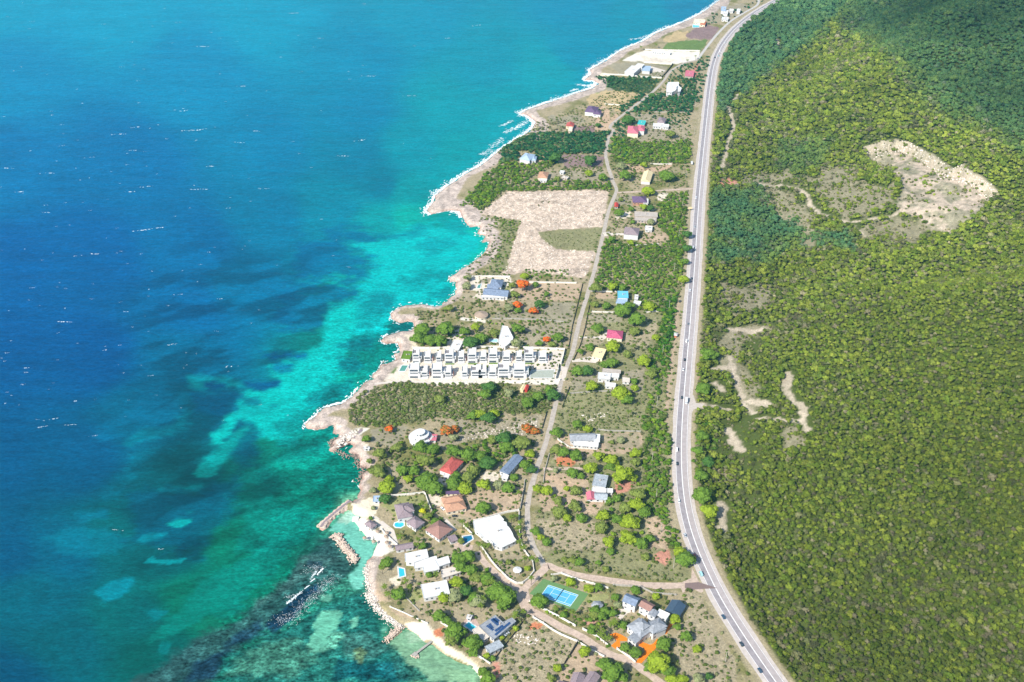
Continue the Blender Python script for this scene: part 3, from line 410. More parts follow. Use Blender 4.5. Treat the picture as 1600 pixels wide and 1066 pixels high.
def sea_col(x, y, z):
    u, v = proj(x, y, z); wu = u + 14*fbm(x/45, y/60, 61, 4); wv = v + 9*fbm(x/45, y/60, 62, 4)
    num = np.zeros((len(x), 3)); den = np.zeros(len(x))
    for p in SEA_PTS:
        d2 = (wu-p[0])**2 + ((wv-p[1])*1.2)**2 + 120.0; w_ = d2**-2.2; num += w_[:, None]*p[2:5]; den += w_
    c = s2l(num/den[:, None])*np.array([1, 1.04, .84])
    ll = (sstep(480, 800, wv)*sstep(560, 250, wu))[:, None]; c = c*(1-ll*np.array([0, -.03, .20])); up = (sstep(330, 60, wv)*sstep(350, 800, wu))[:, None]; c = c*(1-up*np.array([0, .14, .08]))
    for i, (zk, s, rgb, warp, op) in enumerate(SEA_Z):
        P = np.array(PX(zk, s)); m = (wu > P[:, 0].min()-15) & (wu < P[:, 0].max()+15) & (v > P[:, 1].min()-15) & (v < P[:, 1].max()+15)
        if not m.any(): continue
        d = sdpoly(wu[m]*.5+u[m]*.5, wv[m]*.5+v[m]*.5, P) + warp*(1.2*fbm(x[m]/22, y[m]/12, 300+i, 4)+.9*fbm(x[m]/6, y[m]/3.5, 500+i, 3))
        sf = .25 if zk == 'y' and warp < 6 else .6 if zk == 'y' else .9; mk = sstep(-warp*sf-.4, warp*sf+.4, d)[:, None]*op; c[m] = c[m]*(1-mk)+s2l(rgb)*mk
    # broad seagrass beds offshore, breaking up towards the deep water
    bed = sstep(120, 300, wu)*sstep(640, 520, wu+.35*(v-600)*0)*sstep(340, 460, v)*sstep(1000, 880, v+.3*(u-300))*(1-sstep(30, -30, dpolyline(u, v, [(560, 470), (540, 560), (480, 600), (430, 640), (370, 690)])-10)*.8)
    chn = np.maximum(zone(u, v, PX('z', SEA_CH), 6, 12), zone(u, v, PX('H', SEA_Z[0][1]), 6, 13)); bed = bed*sstep(6, -6, chn); xr_ = x*.88+y*.47; yr_ = y*.88-x*.47; nb = fbm(xr_/46, yr_/20, 97, 5); c = c*(1-(.38*sstep(-.06, .12, nb)-.24*sstep(-.05, -.3, nb))*bed*.8)[:, None]
    # turquoise speckle of weed and coral, stronger near the shore
    near = sstep(330, 560, wu+ (v-700)*.25)*sstep(330, 640, v)
    n = fbm(x/5.5, y/3.2, 91, 4); c = c*(1+.42*n*near)[:, None]
    reef = sstep(0, 12, zone(u, v, PX('y', "0,830 450,520 700,340 760,250 960,150 1040,250 1060,440 1150,640 1300,720 1500,817 1000,840"), 6, 3))
    n = fbm(x/7, y/5, 95, 5); c = c*(1+.75*n*reef)[:, None] + (reef*np.maximum(0, n-.15)*.25)[:, None]*s2l((90, 150, 130))
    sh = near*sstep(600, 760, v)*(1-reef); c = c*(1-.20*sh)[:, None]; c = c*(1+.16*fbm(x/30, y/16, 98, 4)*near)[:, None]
    n = fbm(x/90, y/30, 92, 3); c = c*(1+.10*n)[:, None]
    calm = np.zeros(len(x)); g = fbm(x/8, y/6, 99, 4)
    for (zk, s, rgb, warp, op) in SEA_Z:
        if zk != 'y' or rgb not in ((124, 208, 184), (196, 232, 206), (112, 196, 164), (140, 188, 148), (176, 212, 176), (150, 196, 150), (110, 190, 160), (112, 190, 160)): continue
        d = zone(u, v, PX(zk, s), warp*.8, 444); mk = sstep(-.8, .8, d)*op; c = c*(1-mk[:, None])+(s2l(rgb)*(1+.16*g)[:, None])*mk[:, None]; calm = np.maximum(calm, mk)
    out = np.empty((len(x), 4)); out[:, :3] = np.clip(c*SEA_K, .0005, .8); out[:, 3] = np.clip(.12+.55*near+.75*reef, 0, 1)*(1-.8*calm); return out
SEA_K = .58
far_x = [-30000, -12000, -5000, -2500, -1500]
GX = far_x + [-1200, -900, -700, -500, -420] + steps(-370, 560, 1.45, 1.45) + steps(562, 1250, 3.6, 4.5) + [1400, 1700, 2500, 5000, 12000, 30000]
GY = [-30000, -8000, -2000, -400, 100, 300, 400] + steps(440, 2150, 1.25, 3.1) + [2250, 2500, 3000, 4500, 9000, 30000]
def land_z(x, y):
    sd = np.full(x.shape, 200.0); m = (x < 700) & (y > 300) & (y < 3200); sd[m] = sdpoly(x[m], y[m], COAST)
    m2 = ~m & (x < 700); sd[m2] = sdpoly(x[m2], y[m2], COAST)
    h = gz(x, y, sd); far = (y > 2300) | (y < 400) | (x > 1300); return h
m_land = attr_mat('ground_soil', .95, .1, [(.9, .34, (1, 1, 1), True), (.28, .22, (1, 1, 1), True)], bump=[(.5, (1, 1, 1), 1.2, .6)])
ground_o = grid_obj('ground', np.array(GX), np.array(GY), land_z, land_col, m_land); tag(ground_o, kind='structure')
m_sea = attr_mat('sea_water', .40, .03, [(.07, .10, (.35, 1, 1), False), (.26, .16, (.4, 1, 1), False), (.7, .20, (.45, 1, 1), False), (.20, .55, (.6, 1, 1), True), (.5, .75, (.7, 1, 1), True)], bump=[(.05, (.4, 1, 1), 2.2, .7), (.22, (.5, 1, 1), .8, .8)])  # the all-over stretched noises paint wave-facet light and dark into the colour
SX = [-30000, -12000, -5000, -2600, -1700, -1300] + steps(-1000, -500, 4.5, 3) + steps(-497, 420, 2.0, 2.0) + [430, 500, 800, 2000, 8000, 30000]
SY = [-30000, -8000, -2000, -400, 100, 300, 400] + steps(440, 2200, 1.5, 5.0) + [2300, 2500, 3000, 4000, 8000, 30000]
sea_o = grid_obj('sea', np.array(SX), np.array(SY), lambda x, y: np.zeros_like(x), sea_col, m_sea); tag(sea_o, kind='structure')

# ---------------------------------------------------------------- roads
def ribbon(name, path, off0, off1, z, m, kind='structure', wob=0, skirt=0):
    P = np.asarray(path); T = np.gradient(P, axis=0); T /= np.linalg.norm(T, axis=1)[:, None]; N = np.stack([-T[:, 1], T[:, 0]], 1)  # left of travel
    b = MB(); n = len(P)
    a0 = np.full(n, float(off0)); a1 = np.full(n, float(off1))
    if wob: a0 = a0 + wob*fbm(P[:, 0]/9, P[:, 1]/9, 7, 3); a1 = a1 + wob*fbm(P[:, 0]/9+50, P[:, 1]/9, 8, 3)
    L = P+N*a0[:, None]; R_ = P+N*a1[:, None]
    for i in range(n):
        b.v += [(L[i][0], L[i][1], z), (R_[i][0], R_[i][1], z)]
    for i in range(n-1): b.f.append([2*i, 2*i+1, 2*i+3, 2*i+2])
    o = b.build(name, m)
    if kind: tag(o, kind=kind)
    return o
ZG = 3.0
M_sh = mat('shoulder_gravel', S(222, 210, 200, .64), .95, var=.12, scale=.3)
M_as = mat('asphalt_worn', S(178, 170, 172, .62), .9, var=.16, scale=.25)
M_as2 = mat('asphalt_lane', S(198, 187, 184, .63), .9, var=.12, scale=.25)
M_line = mat('road_paint', (.78, .78, .76, 1), .7, var=.05)
M_dirt = mat('dirt_road', S(222, 198, 178, .64), .95, var=.22, scale=.5)
M_lane = mat('lane_surface', S(206, 194, 180, .64), .95, var=.18, scale=.4)
# travel runs from far to near: left of travel = +x side (right in the photo)
ribbon('highway_shoulder', HW, 8.3, -8.2, ZG+.05, M_sh, wob=.8)
ribbon('highway', HW, 5.6, -5.0, ZG+.10, M_as2)
ribbon('highway_lane', HW, -.4, -4.2, ZG+.13, M_as)
for off in (5.0, -4.6): ribbon('road_marking', HW, off+.14, off-.14, ZG+.16, M_line)
ribbon('road_marking', HW, .42, -.12, ZG+.16, M_line)
ribbon('village_lane', LANE_WW, 2.2, -2.2, ZG+.06, M_lane, wob=.5)
ribbon('village_lane', LANE_TW, 2.2, -2.2, ZG+.065, mat('pale_lane', S(218, 212, 204, .62), .9), wob=.3)
ribbon('dirt_road', DIRT1_W, 3.0, -3.0, ZG+.075, M_dirt, wob=1.0)
ribbon('dirt_road', DIRT2_W, 2.6, -2.6, ZG+.07, M_dirt, wob=.8)
ribbon('dirt_lane', LANE_EW, 1.9, -1.9, ZG+.07, M_dirt, wob=.5)
def patch(name, P, z, m, kind='structure'):
    b = MB(); b.poly([(x, y, z) for x, y in ccw(P)]); o = b.build(name, m)
    if kind: tag(o, kind=kind)
    return o
patch('road_junction', W(PX('c', "1120,255 1190,225 1195,140 1260,270 1290,330 1270,345 1200,310 1120,345 1100,290")), ZG+.085, M_dirt)
patch('road_junction', W(PX('w', "160,350 170,385 205,388 210,400 160,415 130,470 120,470 130,340")), ZG+.085, mat('pale_gravel', S(220, 208, 196, .62), .95))
patch('road_junction', W(PX('b', "860,200 930,200 960,330 1000,420 900,420 820,260 790,200")), ZG+.09, M_dirt)
patch('crossing', W(PX('v', "150,490 230,485 340,520 250,525 180,530 150,520")), ZG+.19, mat('patched_asphalt', S(150, 128, 122, .6), .9))

# ---------------------------------------------------------------- foliage
def crown_mesh(name, seed, R=1.0, flat=.75, nblob=8, leaves=220, sub=2, spread=.52, leafs=.16):
    """a crown of lumps and loose leaf clumps, radius about 1, centred a little above 0"""
    rg = random.Random(seed); bm = bmesh.new()
    blobs = [(Vector((0, 0, .1)), .62)]
    for i in range(nblob):
        a = i*2.4+rg.random()*.8; r = spread*(.5+.85*rg.random()); zz = rg.uniform(-.28, .34)
        blobs.append((Vector((math.cos(a)*r, math.sin(a)*r, zz*flat)), rg.uniform(.22, .44)))
    for (c, r) in blobs:
        res = bmesh.ops.create_icosphere(bm, subdivisions=sub, radius=r); ph = rg.random()*9
        for v in res['verts']:
            p = v.co.copy(); k = 1+.17*math.sin(p.x*13/r*.5+ph)*math.sin(p.y*11/r*.5+ph*2)+.14*rg.uniform(-1, 1)
            v.co = Vector((p.x*k, p.y*k, p.z*k*.85))+c
    for i in range(leaves):
        c, r = rg.choice(blobs); d = Vector((rg.gauss(0, 1), rg.gauss(0, 1), rg.gauss(.35, .8))).normalized(); p = c+d*r*rg.uniform(.95, 1.22)
        n = (d+Vector((rg.gauss(0, .5), rg.gauss(0, .5), rg.gauss(0, .5)))).normalized(); u = n.orthogonal().normalized(); w_ = n.cross(u); s = leafs*rg.uniform(.5, 1.2)
        a = rg.random()*6.28; u2 = u*math.cos(a)+w_*math.sin(a); w2 = n.cross(u2)
        vs = [bm.verts.new(p+u2*s), bm.verts.new(p+w2*s*.6), bm.verts.new(p-u2*s), bm.verts.new(p-w2*s*.6)]; bm.faces.new(vs)
    me = bpy.data.meshes.new(name); bm.to_mesh(me); bm.free(); return me
def twig_mesh(name, seed):
    rg = random.Random(seed); b = MB()
    for i in range(70):
        a = rg.random()*6.28; e = rg.uniform(.1, 1.4); d = Vector((math.cos(a)*math.cos(e), math.sin(a)*math.cos(e), math.sin(e)*.8)); s = Vector((rg.uniform(-.35, .35), rg.uniform(-.35, .35), rg.uniform(-.3, .2)))
        b.tube(s, s+d*rg.uniform(.5, .95), .045, .015, 3)
    for i in range(90):
        p = Vector((rg.gauss(0, .4), rg.gauss(0, .4), rg.gauss(.1, .25))); s = .11
        b.poly([p+Vector((s, 0, rg.uniform(-.05, .05))), p+Vector((0, s, .03)), p+Vector((-s, 0, -.02)), p+Vector((0, -s, .04))])
    me = bpy.data.meshes.new(name); me.from_pydata(b.v, [], b.f); me.update(); return me
M_inst = leaf_mat('forest_leaves', instancer=True, var=.22, scale=.5)
def source_collection(name, meshes, m):
    c = bpy.data.collections.new(name)
    for me in meshes:
        me.materials.clear(); me.materials.append(m); o = bpy.data.objects.new(me.name, me); c.objects.link(o)
    return c
SRC = [crown_mesh('wood_crown_%d' % i, 100+i, nblob=6+i % 3, leaves=110, sub=1, spread=.55, leafs=.17) for i in range(6)] + [twig_mesh('wood_twigs', 7)]
SRC_COL = source_collection('forest_sources', SRC, M_inst)
def scatter_obj(name, pts, rot, scl, vi, tint):
    me = bpy.data.meshes.new(name+'_points'); n = len(pts); me.vertices.add(n); me.vertices.foreach_set('co', np.asarray(pts, np.float32).ravel())
    a = me.attributes.new('rot', 'FLOAT_VECTOR', 'POINT'); a.data.foreach_set('vector', np.asarray(rot, np.float32).ravel())
    a = me.attributes.new('scl', 'FLOAT_VECTOR', 'POINT'); a.data.foreach_set('vector', np.asarray(scl, np.float32).ravel())
    a = me.attributes.new('vi', 'INT', 'POINT'); a.data.foreach_set('value', np.asarray(vi, np.int32))
    t4 = np.ones((n, 4), np.float32); t4[:, :3] = tint; a = me.attributes.new('tint', 'FLOAT_COLOR', 'POINT'); a.data.foreach_set('color', t4.ravel())
    o = bpy.data.objects.new(name, me); COL.objects.link(o)
    g = bpy.data.node_groups.new(name+'_nodes', 'GeometryNodeTree'); g.interface.new_socket('Geometry', in_out='INPUT', socket_type='NodeSocketGeometry'); g.interface.new_socket('Geometry', in_out='OUTPUT', socket_type='NodeSocketGeometry')
    N = g.nodes; gi = N.new('NodeGroupInput'); go = N.new('NodeGroupOutput'); ci = N.new('GeometryNodeCollectionInfo'); ci.inputs['Collection'].default_value = SRC_COL; ci.inputs['Separate Children'].default_value = True; ci.inputs['Reset Children'].default_value = True
    ip = N.new('GeometryNodeInstanceOnPoints'); ip.inputs['Pick Instance'].default_value = True
    def na(nm, ty):
        q = N.new('GeometryNodeInputNamedAttribute'); q.data_type = ty; q.inputs['Name'].default_value = nm; return q.outputs['Attribute']
    L = g.links; L.new(gi.outputs[0], ip.inputs['Points']); L.new(ci.outputs[0], ip.inputs['Instance']); L.new(na('vi', 'INT'), ip.inputs['Instance Index']); L.new(na('rot', 'FLOAT_VECTOR'), ip.inputs['Rotation']); L.new(na('scl', 'FLOAT_VECTOR'), ip.inputs['Scale']); L.new(ip.outputs[0], go.inputs[0])
    md = o.modifiers.new('scatter', 'NODES'); md.node_group = g; return o
def jitter_grid(x0, x1, y0, y1, sp):
    xs = np.arange(x0, x1, sp); ys = np.arange(y0, y1, sp*.9); X, Y = np.meshgrid(xs, ys); X = X + (np.arange(len(ys)) % 2)[:, None]*sp*.5
    X = X.ravel()+RNG.uniform(-.42, .42, X.size)*sp; Y = Y.ravel()+RNG.uniform(-.42, .42, Y.size)*sp; return X, Y
def on_roads(x, y, pad=0):
    r = np.zeros(x.shape, bool)
    for P, wd in ((LANE_WW, 3.4), (DIRT1_W, 4.6), (DIRT2_W, 3.6), (LANE_EW, 3), (LANE_TW, 3)): r |= dpolyline(x, y, P[::3]) < wd+pad
    return r
GREENS = [(116, 132, 46), (102, 122, 44), (126, 140, 52), (94, 112, 44), (110, 124, 54), (134, 144, 58), (118, 130, 56)]
GREYS = [(136, 136, 92), (122, 126, 84), (142, 136, 104), (112, 118, 76)]
def wood_tint(n, x, y, grey, teal):
    base = s2l(np.array(GREENS)[RNG.integers(0, len(GREENS), n)]); g = s2l(np.array(GREYS)[RNG.integers(0, len(GREYS), n)])
    isg = RNG.random(n) < grey; c = np.where(isg[:, None], g, base)*RNG.uniform(.64, 1.24, n)[:, None]
    c = c*(1-teal[:, None]) + s2l((66, 116, 86))*teal[:, None]*RNG.uniform(.75, 1.2, n)[:, None]
    lg = fbm(x/120, y/120, 88, 3)[:, None]; c = c*(1+.28*lg)
    u_, v_ = proj(x, y, gz(x, y)); c = c*(1-.34*sstep(500, 980, v_+.35*(u_-1300))+.18*sstep(420, 150, v_)*sstep(1150, 1300, u_))[:, None]  # sunlit upper slope and shadier lower right painted into the leaf tint
    return c*.90, isg
def build_forest():
    allp = []
    for (y0, y1, sp) in ((430, 900, 3.2), (900, 1300, 3.9), (1300, 1700, 5.2), (1700, 2450, 6.6)):
        x, y = jitter_grid(60, 1350, y0, y1, sp); d = x-np.interp(y, HWY, HWX); dl = 12.5+3*fbm(x/25, y/25, 71, 2); k = d > dl; x, y, d = x[k], y[k], d[k]
        z = gz(x, y, np.full(x.shape, 100.0)); u, v = proj(x, y, z); k = (u > 1000) & (u < 1800) & (v > -70) & (v < 1230); x, y, z, u, v, d = (q[k] for q in (x, y, z, u, v, d))
        dens = np.ones(x.shape); nn = fbm(x/14, y/14, 73, 3)
        for i, (zk, s, name, warp, sp_) in enumerate(HLAYERS):
            dd = zone(u, v, PX(zk, s), warp, 140+i); dens = np.minimum(dens, np.where(dd > -1, np.clip(.28+.62*sstep(-.15, .35, nn)+.4*sstep(6, 0, dd), 0, 1), 1))
        q = sdpoly(x, y, QUARRY); side = sstep(-60, 50, (x-QC[0])*.7+(y-QC[1])*.7); dens = np.where(q > -1, .09+.45*sstep(.0, .4, nn), dens)
        for P, wd in TRW:
            P_ = np.array(P); m = (x > P_[:, 0].min()-12) & (x < P_[:, 0].max()+12) & (y > P_[:, 1].min()-12) & (y < P_[:, 1].max()+12)
            if m.any(): dens[m] = np.where(dpolyline(x[m], y[m], P) < wd+2.6, 0, dens[m])
        # scrubbier strip beside the highway in the middle distance
        strip = (u < 1300) & (v > 520) & (v < 800) & (x-np.interp(y, HWY, HWX) > 20); dens = np.where(strip & (nn < -.12) & (u < 1190), dens*.45, dens)
        k = RNG.random(len(x)) < dens; x, y, z, u, v, dd = x[k], y[k], z[k], u[k], v[k], dens[k]; nn = nn[k]
        n = len(x); grey = np.clip(.13+.28*sstep(-.1, .5, fbm(x/45, y/45, 75, 3))+.35*(dd < .9), 0, .7)
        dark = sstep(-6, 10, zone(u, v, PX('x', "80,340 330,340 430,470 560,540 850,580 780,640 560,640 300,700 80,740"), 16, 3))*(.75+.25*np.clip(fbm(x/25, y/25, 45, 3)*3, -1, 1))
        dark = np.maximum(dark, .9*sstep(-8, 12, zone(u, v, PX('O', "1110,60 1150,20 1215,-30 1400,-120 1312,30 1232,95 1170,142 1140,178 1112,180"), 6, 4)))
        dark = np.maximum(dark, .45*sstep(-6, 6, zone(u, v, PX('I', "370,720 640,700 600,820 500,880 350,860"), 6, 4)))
        dark = np.maximum(dark, .75*sstep(-25, 35, zone(u, v, PX('O', "1305,20 1330,60 1385,84 1415,124 1455,168 1520,200 1600,236 1820,330 1820,-200 1290,-200"), 10, 4)))  # teal of cloud shade and haze painted into the far slope's leaf tint
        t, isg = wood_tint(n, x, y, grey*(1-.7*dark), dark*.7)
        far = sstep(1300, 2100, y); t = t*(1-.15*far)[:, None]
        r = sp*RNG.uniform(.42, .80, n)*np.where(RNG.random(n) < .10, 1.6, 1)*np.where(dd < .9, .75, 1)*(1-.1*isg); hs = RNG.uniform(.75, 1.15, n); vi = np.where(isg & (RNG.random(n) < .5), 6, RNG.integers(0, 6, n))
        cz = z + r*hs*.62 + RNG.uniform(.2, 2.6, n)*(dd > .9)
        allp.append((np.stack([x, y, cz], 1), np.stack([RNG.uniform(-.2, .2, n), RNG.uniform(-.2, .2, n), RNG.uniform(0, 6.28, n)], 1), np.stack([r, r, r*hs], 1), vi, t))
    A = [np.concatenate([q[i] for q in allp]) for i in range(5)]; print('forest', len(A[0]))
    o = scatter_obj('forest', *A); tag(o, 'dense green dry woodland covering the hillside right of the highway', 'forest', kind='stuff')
build_forest()
# low scrub and hedges between the plots: zone, spacing m, size m, share kept, palette
BUSH_ZONES = [
 ('d', "0,560 120,490 330,455 530,470 900,480 1060,465 1200,520 1480,490 1440,650 1380,690 1080,690 860,740 560,720 330,780 180,790 0,790 -110,700", 2.9, 2.0, .98, 'O'), ('d', "560,760 900,750 900,900 620,880", 5, 1.4, .5, 'S'), ('d', "900,740 1400,700 1330,860 1000,860", 4.5, 1.3, .45, 'S'), ('d', "520,60 780,80 1000,60 1200,60 1500,90 1480,200 1150,200 760,200 640,210 440,210", 6, 2.0, .5, 'G'), ('h', "460,560 800,480 1060,500 1060,600 900,640 640,640 460,640", 5, 1.8, .7, 'O'), ('h', "900,440 1560,470 1600,500 1080,500", 5, 1.5, .5, 'O'), ('h', "860,640 1560,660 1500,700 880,700", 4.5, 1.8, .7, 'G'), ('h', "250,560 440,560 420,620 300,640", 3.5, 1.8, .9, 'O'),
 ('r', "330,200 400,110 520,60 900,70 1560,60 1560,90 860,100 700,100 460,280 420,240 280,220", 4, 2.3, .95, 'G'), ('r', "480,320 820,340 780,500 700,720 640,800 480,790 600,700 540,640 640,520 650,440 560,380", 4.5, 1.6, .65, 'G'), ('r', "840,750 1220,760 1200,830 860,830", 4, 1.8, .9, 'G'), ('r', "990,440 1480,415 1450,580 1250,590 1100,560 1010,520", 4, .9, .6, 'O'), ('r', "1000,170 1120,200 1060,240 960,230", 4, 1.2, .4, 'S'),
 ('i', "560,220 700,190 1420,180 1430,380 1350,410 920,410 860,500 680,480 640,400 500,370 440,480 280,500 300,350", 4.3, 3.2, .97, 'D'), ('i', "280,480 500,500 880,500 760,580 640,620 520,700 340,770 60,1000 0,940 0,760 120,620 250,540", 4.5, 2.8, .93, 'G'), ('i', "400,680 1440,680 1450,770 360,790", 4.2, 2.4, .9, 'G'), ('i', "860,540 1360,540 1360,590 880,590", 4, 2.0, .7, 'O'), ('i', "640,60 960,60 980,190 700,200 560,230 620,160", 6, 2.3, .5, 'S'), ('i', "1420,60 1600,60 1600,460 1440,400 1440,200", 5, 2.5, .8, 'D'),
 ('j', "240,340 480,180 620,200 1030,60 1060,200 1020,380 560,370 430,360 280,400", 4.5, 2.8, .93, 'D'), ('j', "180,640 350,640 520,700 640,680 920,680 1000,700 980,900 800,910 560,900 440,920 180,900 160,760", 4.3, 3.0, .95, 'G'), ('j', "280,400 560,370 1000,370 1000,520 760,520 640,440 420,420", 6.5, 2.4, .6, 'D'), ('j', "0,0 600,0 560,60 100,90", 4.5, 2.4, .85, 'D'), ('j', "960,520 1000,520 960,1066 800,1066 840,980 940,800", 5, 2.2, .6, 'G'), ('j', "640,60 1080,0 1140,0 1120,180 1060,330 1040,120 900,90", 6, 2.5, .6, 'D'), ('j', "110,960 420,900 440,1066 200,1066", 5, 2.2, .5, 'O'),
 ('k', "0,640 300,700 640,710 720,650 800,700 860,760 860,1066 0,1066 0,950 100,640", 3.9, 2.4, .96, 'G'), ('k', "610,330 720,220 900,190 890,560 860,1000 780,1000 720,640 640,580 600,470", 4.2, 2.8, .95, 'G'), ('k', "560,90 930,60 930,140 560,150", 5, 1.8, .6, 'O'), ('k', "170,440 360,450 490,490 480,530 180,520", 5, 2.0, .7, 'O'), ('k', "170,330 420,320 330,390 180,440", 5.5, 2, .6, 'G'),
 ('g', "300,0 1060,0 1080,120 1000,240 980,480 960,620 1000,700 950,1000 900,1066 780,1066 860,880 800,720 820,560 900,440 920,260 640,230 700,150 640,60 340,60", 4.2, 2.6, .85, 'G'), ('g', "940,180 1050,120 1040,260 1030,480 990,620 940,720 880,600 920,440", 3.6, 2.4, 1, 'H'), ('g', "340,240 500,240 460,360 340,340", 8, 1.5, .5, 'O'), ('g', "560,370 760,360 780,540 640,620 480,680 200,680 230,640 440,640 580,560", 5.5, 2, .5, 'O'), ('g', "160,880 740,900 740,960 160,940", 5, 1.8, .5, 'O'), ('g', "120,940 780,960 780,1066 60,1066", 3.8, 1.2, .6, 'O'), ('g', "0,360 160,360 130,560 0,540", 5.5, 1.7, .55, 'O'),
 ('f', "250,20 540,20 880,60 900,150 560,150 320,170 200,200 190,140", 3.4, 1.1, .6, 'O'), ('f', "900,0 1110,0 1090,160 1110,280 1110,700 1080,860 1150,920 1200,1066 1100,1066 1060,900 1000,800 940,820 930,560 900,480 880,320 920,200 900,150", 4.0, 2.7, .93, 'G'), ('f', "560,640 940,560 960,800 900,1060 640,1060 560,900", 6, 2.4, .5, 'G'), ('f', "60,770 540,790 620,880 600,1066 100,1066 50,960", 4.6, 1.0, .5, 'S'), ('f', "930,830 1080,850 1090,1066 930,1066", 5, .9, .3, 'S'), ('f', "190,640 330,600 330,760 240,800", 6, 1.8, .4, 'G'),
 ('f', "1250,440 1400,360 1454,300 1454,0 1320,0 1290,300", 4.4, 2.6, .8, 'G'),
 ('c', "50,60 330,60 500,130 760,180 1150,240 1100,275 700,230 330,180 100,140", 3.6, 1.2, .75, 'O'), ('c', "330,40 880,20 1050,60 1150,200 1000,250 500,190", 5, .9, .5, 'S'), ('c', "1140,340 1260,350 1390,640 1560,920 1560,1066 1100,1066 1060,760 1060,540", 4.4, .8, .55, 'O'), ('c', "960,640 1060,700 1100,900 1060,1000 1000,900 920,760", 5, 1.7, .6, 'O'), ('c', "340,470 560,430 640,480 560,560 560,700 460,720 340,640 420,560", 5, 2.0, .75, 'G'), ('c', "20,440 200,500 300,620 250,640 20,520", 4.5, 1.7, .7, 'G'), ('c', "340,650 560,760 720,900 700,930 560,840 340,700", 4.2, 1.5, .7, 'G'), ('c', "600,740 740,780 800,840 740,900 610,830", 4.5, 2.0, .8, 'G'), ('c', "540,290 1000,370 1090,400 1060,330 760,310 560,260", 5, 1.6, .6, 'O'),
 ('b', "920,490 1000,500 1340,670 1220,850 1130,990 690,990 650,830 760,660", 3.6, .7, .5, 'S'), ('b', "1080,370 1300,410 1500,560 1600,640 1600,690 1400,570 1100,410", 4.4, 1.5, .7, 'G'), ('b', "60,360 180,400 300,540 200,500 60,420", 5, 1.4, .5, 'O'), ('b', "540,740 650,800 620,840 560,800", 4, 1.4, .8, 'G'), ('b', "1450,330 1600,360 1600,540 1440,560 1360,500", 5.5, 2, .7, 'G'), ('b', "1160,140 1250,110 1560,190 1400,230", 5, 1.4, .5, 'O'),
 ('e', "160,280 440,260 500,320 420,470 360,480 240,520 170,500 200,400", 5.5, 2.2, .65, 'O'), ('e', "430,260 720,270 760,360 720,480 560,620 440,600 430,420", 5.5, 2.4, .6, 'G'), ('e', "740,300 1300,210 1480,240 1480,520 1400,560 1360,340 1180,420 1160,480 960,440 900,300", 5, 2.6, .75, 'G'),
 ('a', "560,240 640,230 780,400 700,480 600,420 560,360", 4.6, 1.9, .7, 'G'), ('a', "170,370 320,500 310,540 200,440", 3.6, 1.1, .9, 'G'), ('a', "220,300 260,360 240,380 200,330", 2.6, 1.2, 1, 'G'), ('a', "380,185 470,190 460,210 380,205", 2.6, 1.0, 1, 'G'), ('a', "330,500 460,480 480,560 360,560", 4.5, 1.8, .7, 'O'), ('a', "1170,730 1290,760 1420,900 1330,900", 4, 1.4, .8, 'G'), ('a', "540,820 700,800 740,860 560,920", 4, 1.5, .8, 'G'), ('a', "840,860 1160,800 1200,960 1000,1066 860,980", 5, 2.2, .7, 'G'), ('a', "1370,320 1440,340 1420,600 1480,700 1400,640 1370,480", 4, 1.3, .6, 'G'),
 ('O', "590,640 1040,640 1045,860 1070,905 1090,925 1180,1066 780,1066 700,1000 620,950 590,780", 4.3, 1.6, .58, 'O'), ('O', "760,300 800,210 940,150 1000,120 1080,100 1075,300 1060,640 870,640 700,560 640,520 720,460", 4.8, 1.7, .55, 'O'),
 ('i', "100,640 330,330 560,190 640,60 700,120 500,300 330,500 160,760 0,820", 6, 1.8, .45, 'S'), ('i', "280,330 480,200 560,230 330,450 260,520", 5, 2.6, .7, 'S'),
 ('t', "210,560 620,590 500,700 230,640", 6, 2.2, .7, 'D'), ('t', "700,500 900,460 900,620 780,640 680,600", 6, 2.6, .7, 'D'), ('t', "1000,100 1300,40 1150,140 950,200", 8, 2.6, .5, 'D'), ('t', "1180,60 1440,-20 1500,-30 1330,30", 8, 2.2, .5, 'D'), ('t', "900,420 990,400 950,560 900,620", 6, 2.4, .7, 'D'), ('t', "1180,170 1120,330 1050,350", 7, 2, .5, 'D')]
BPAL = dict(G=[(104, 138, 44), (88, 122, 44), (128, 154, 50), (112, 128, 66)], O=[(124, 132, 80), (108, 124, 62), (140, 144, 100), (112, 132, 60)], S=[(164, 158, 124), (146, 146, 104), (126, 134, 82)], D=[(54, 104, 62), (70, 116, 66), (46, 92, 60), (96, 124, 76)], H=[(66, 116, 34), (84, 130, 40), (74, 110, 44)])
KEEP_CLEAR = []   # footprints of buildings, filled below
OPEN_PLOT = W(PX('r', "720,110 1540,100 1480,400 1350,830 680,790 820,350 500,285")); KEEP_CLEAR += [W(PX('b', "1062,130 1440,255 1330,405 945,255")), W(PX('m', "95,750 180,728 330,800 320,835 240,905 180,935 120,895")), W(PX('m', "470,865 715,800 720,870 600,1020 510,1120 430,1110 555,970")), W(PX('a', "0,250 240,230 400,600 350,640 150,700 60,380")), W(PX('u', "580,390 800,390 860,480 1180,720 1380,960 1340,1000 1000,760 640,510"))]
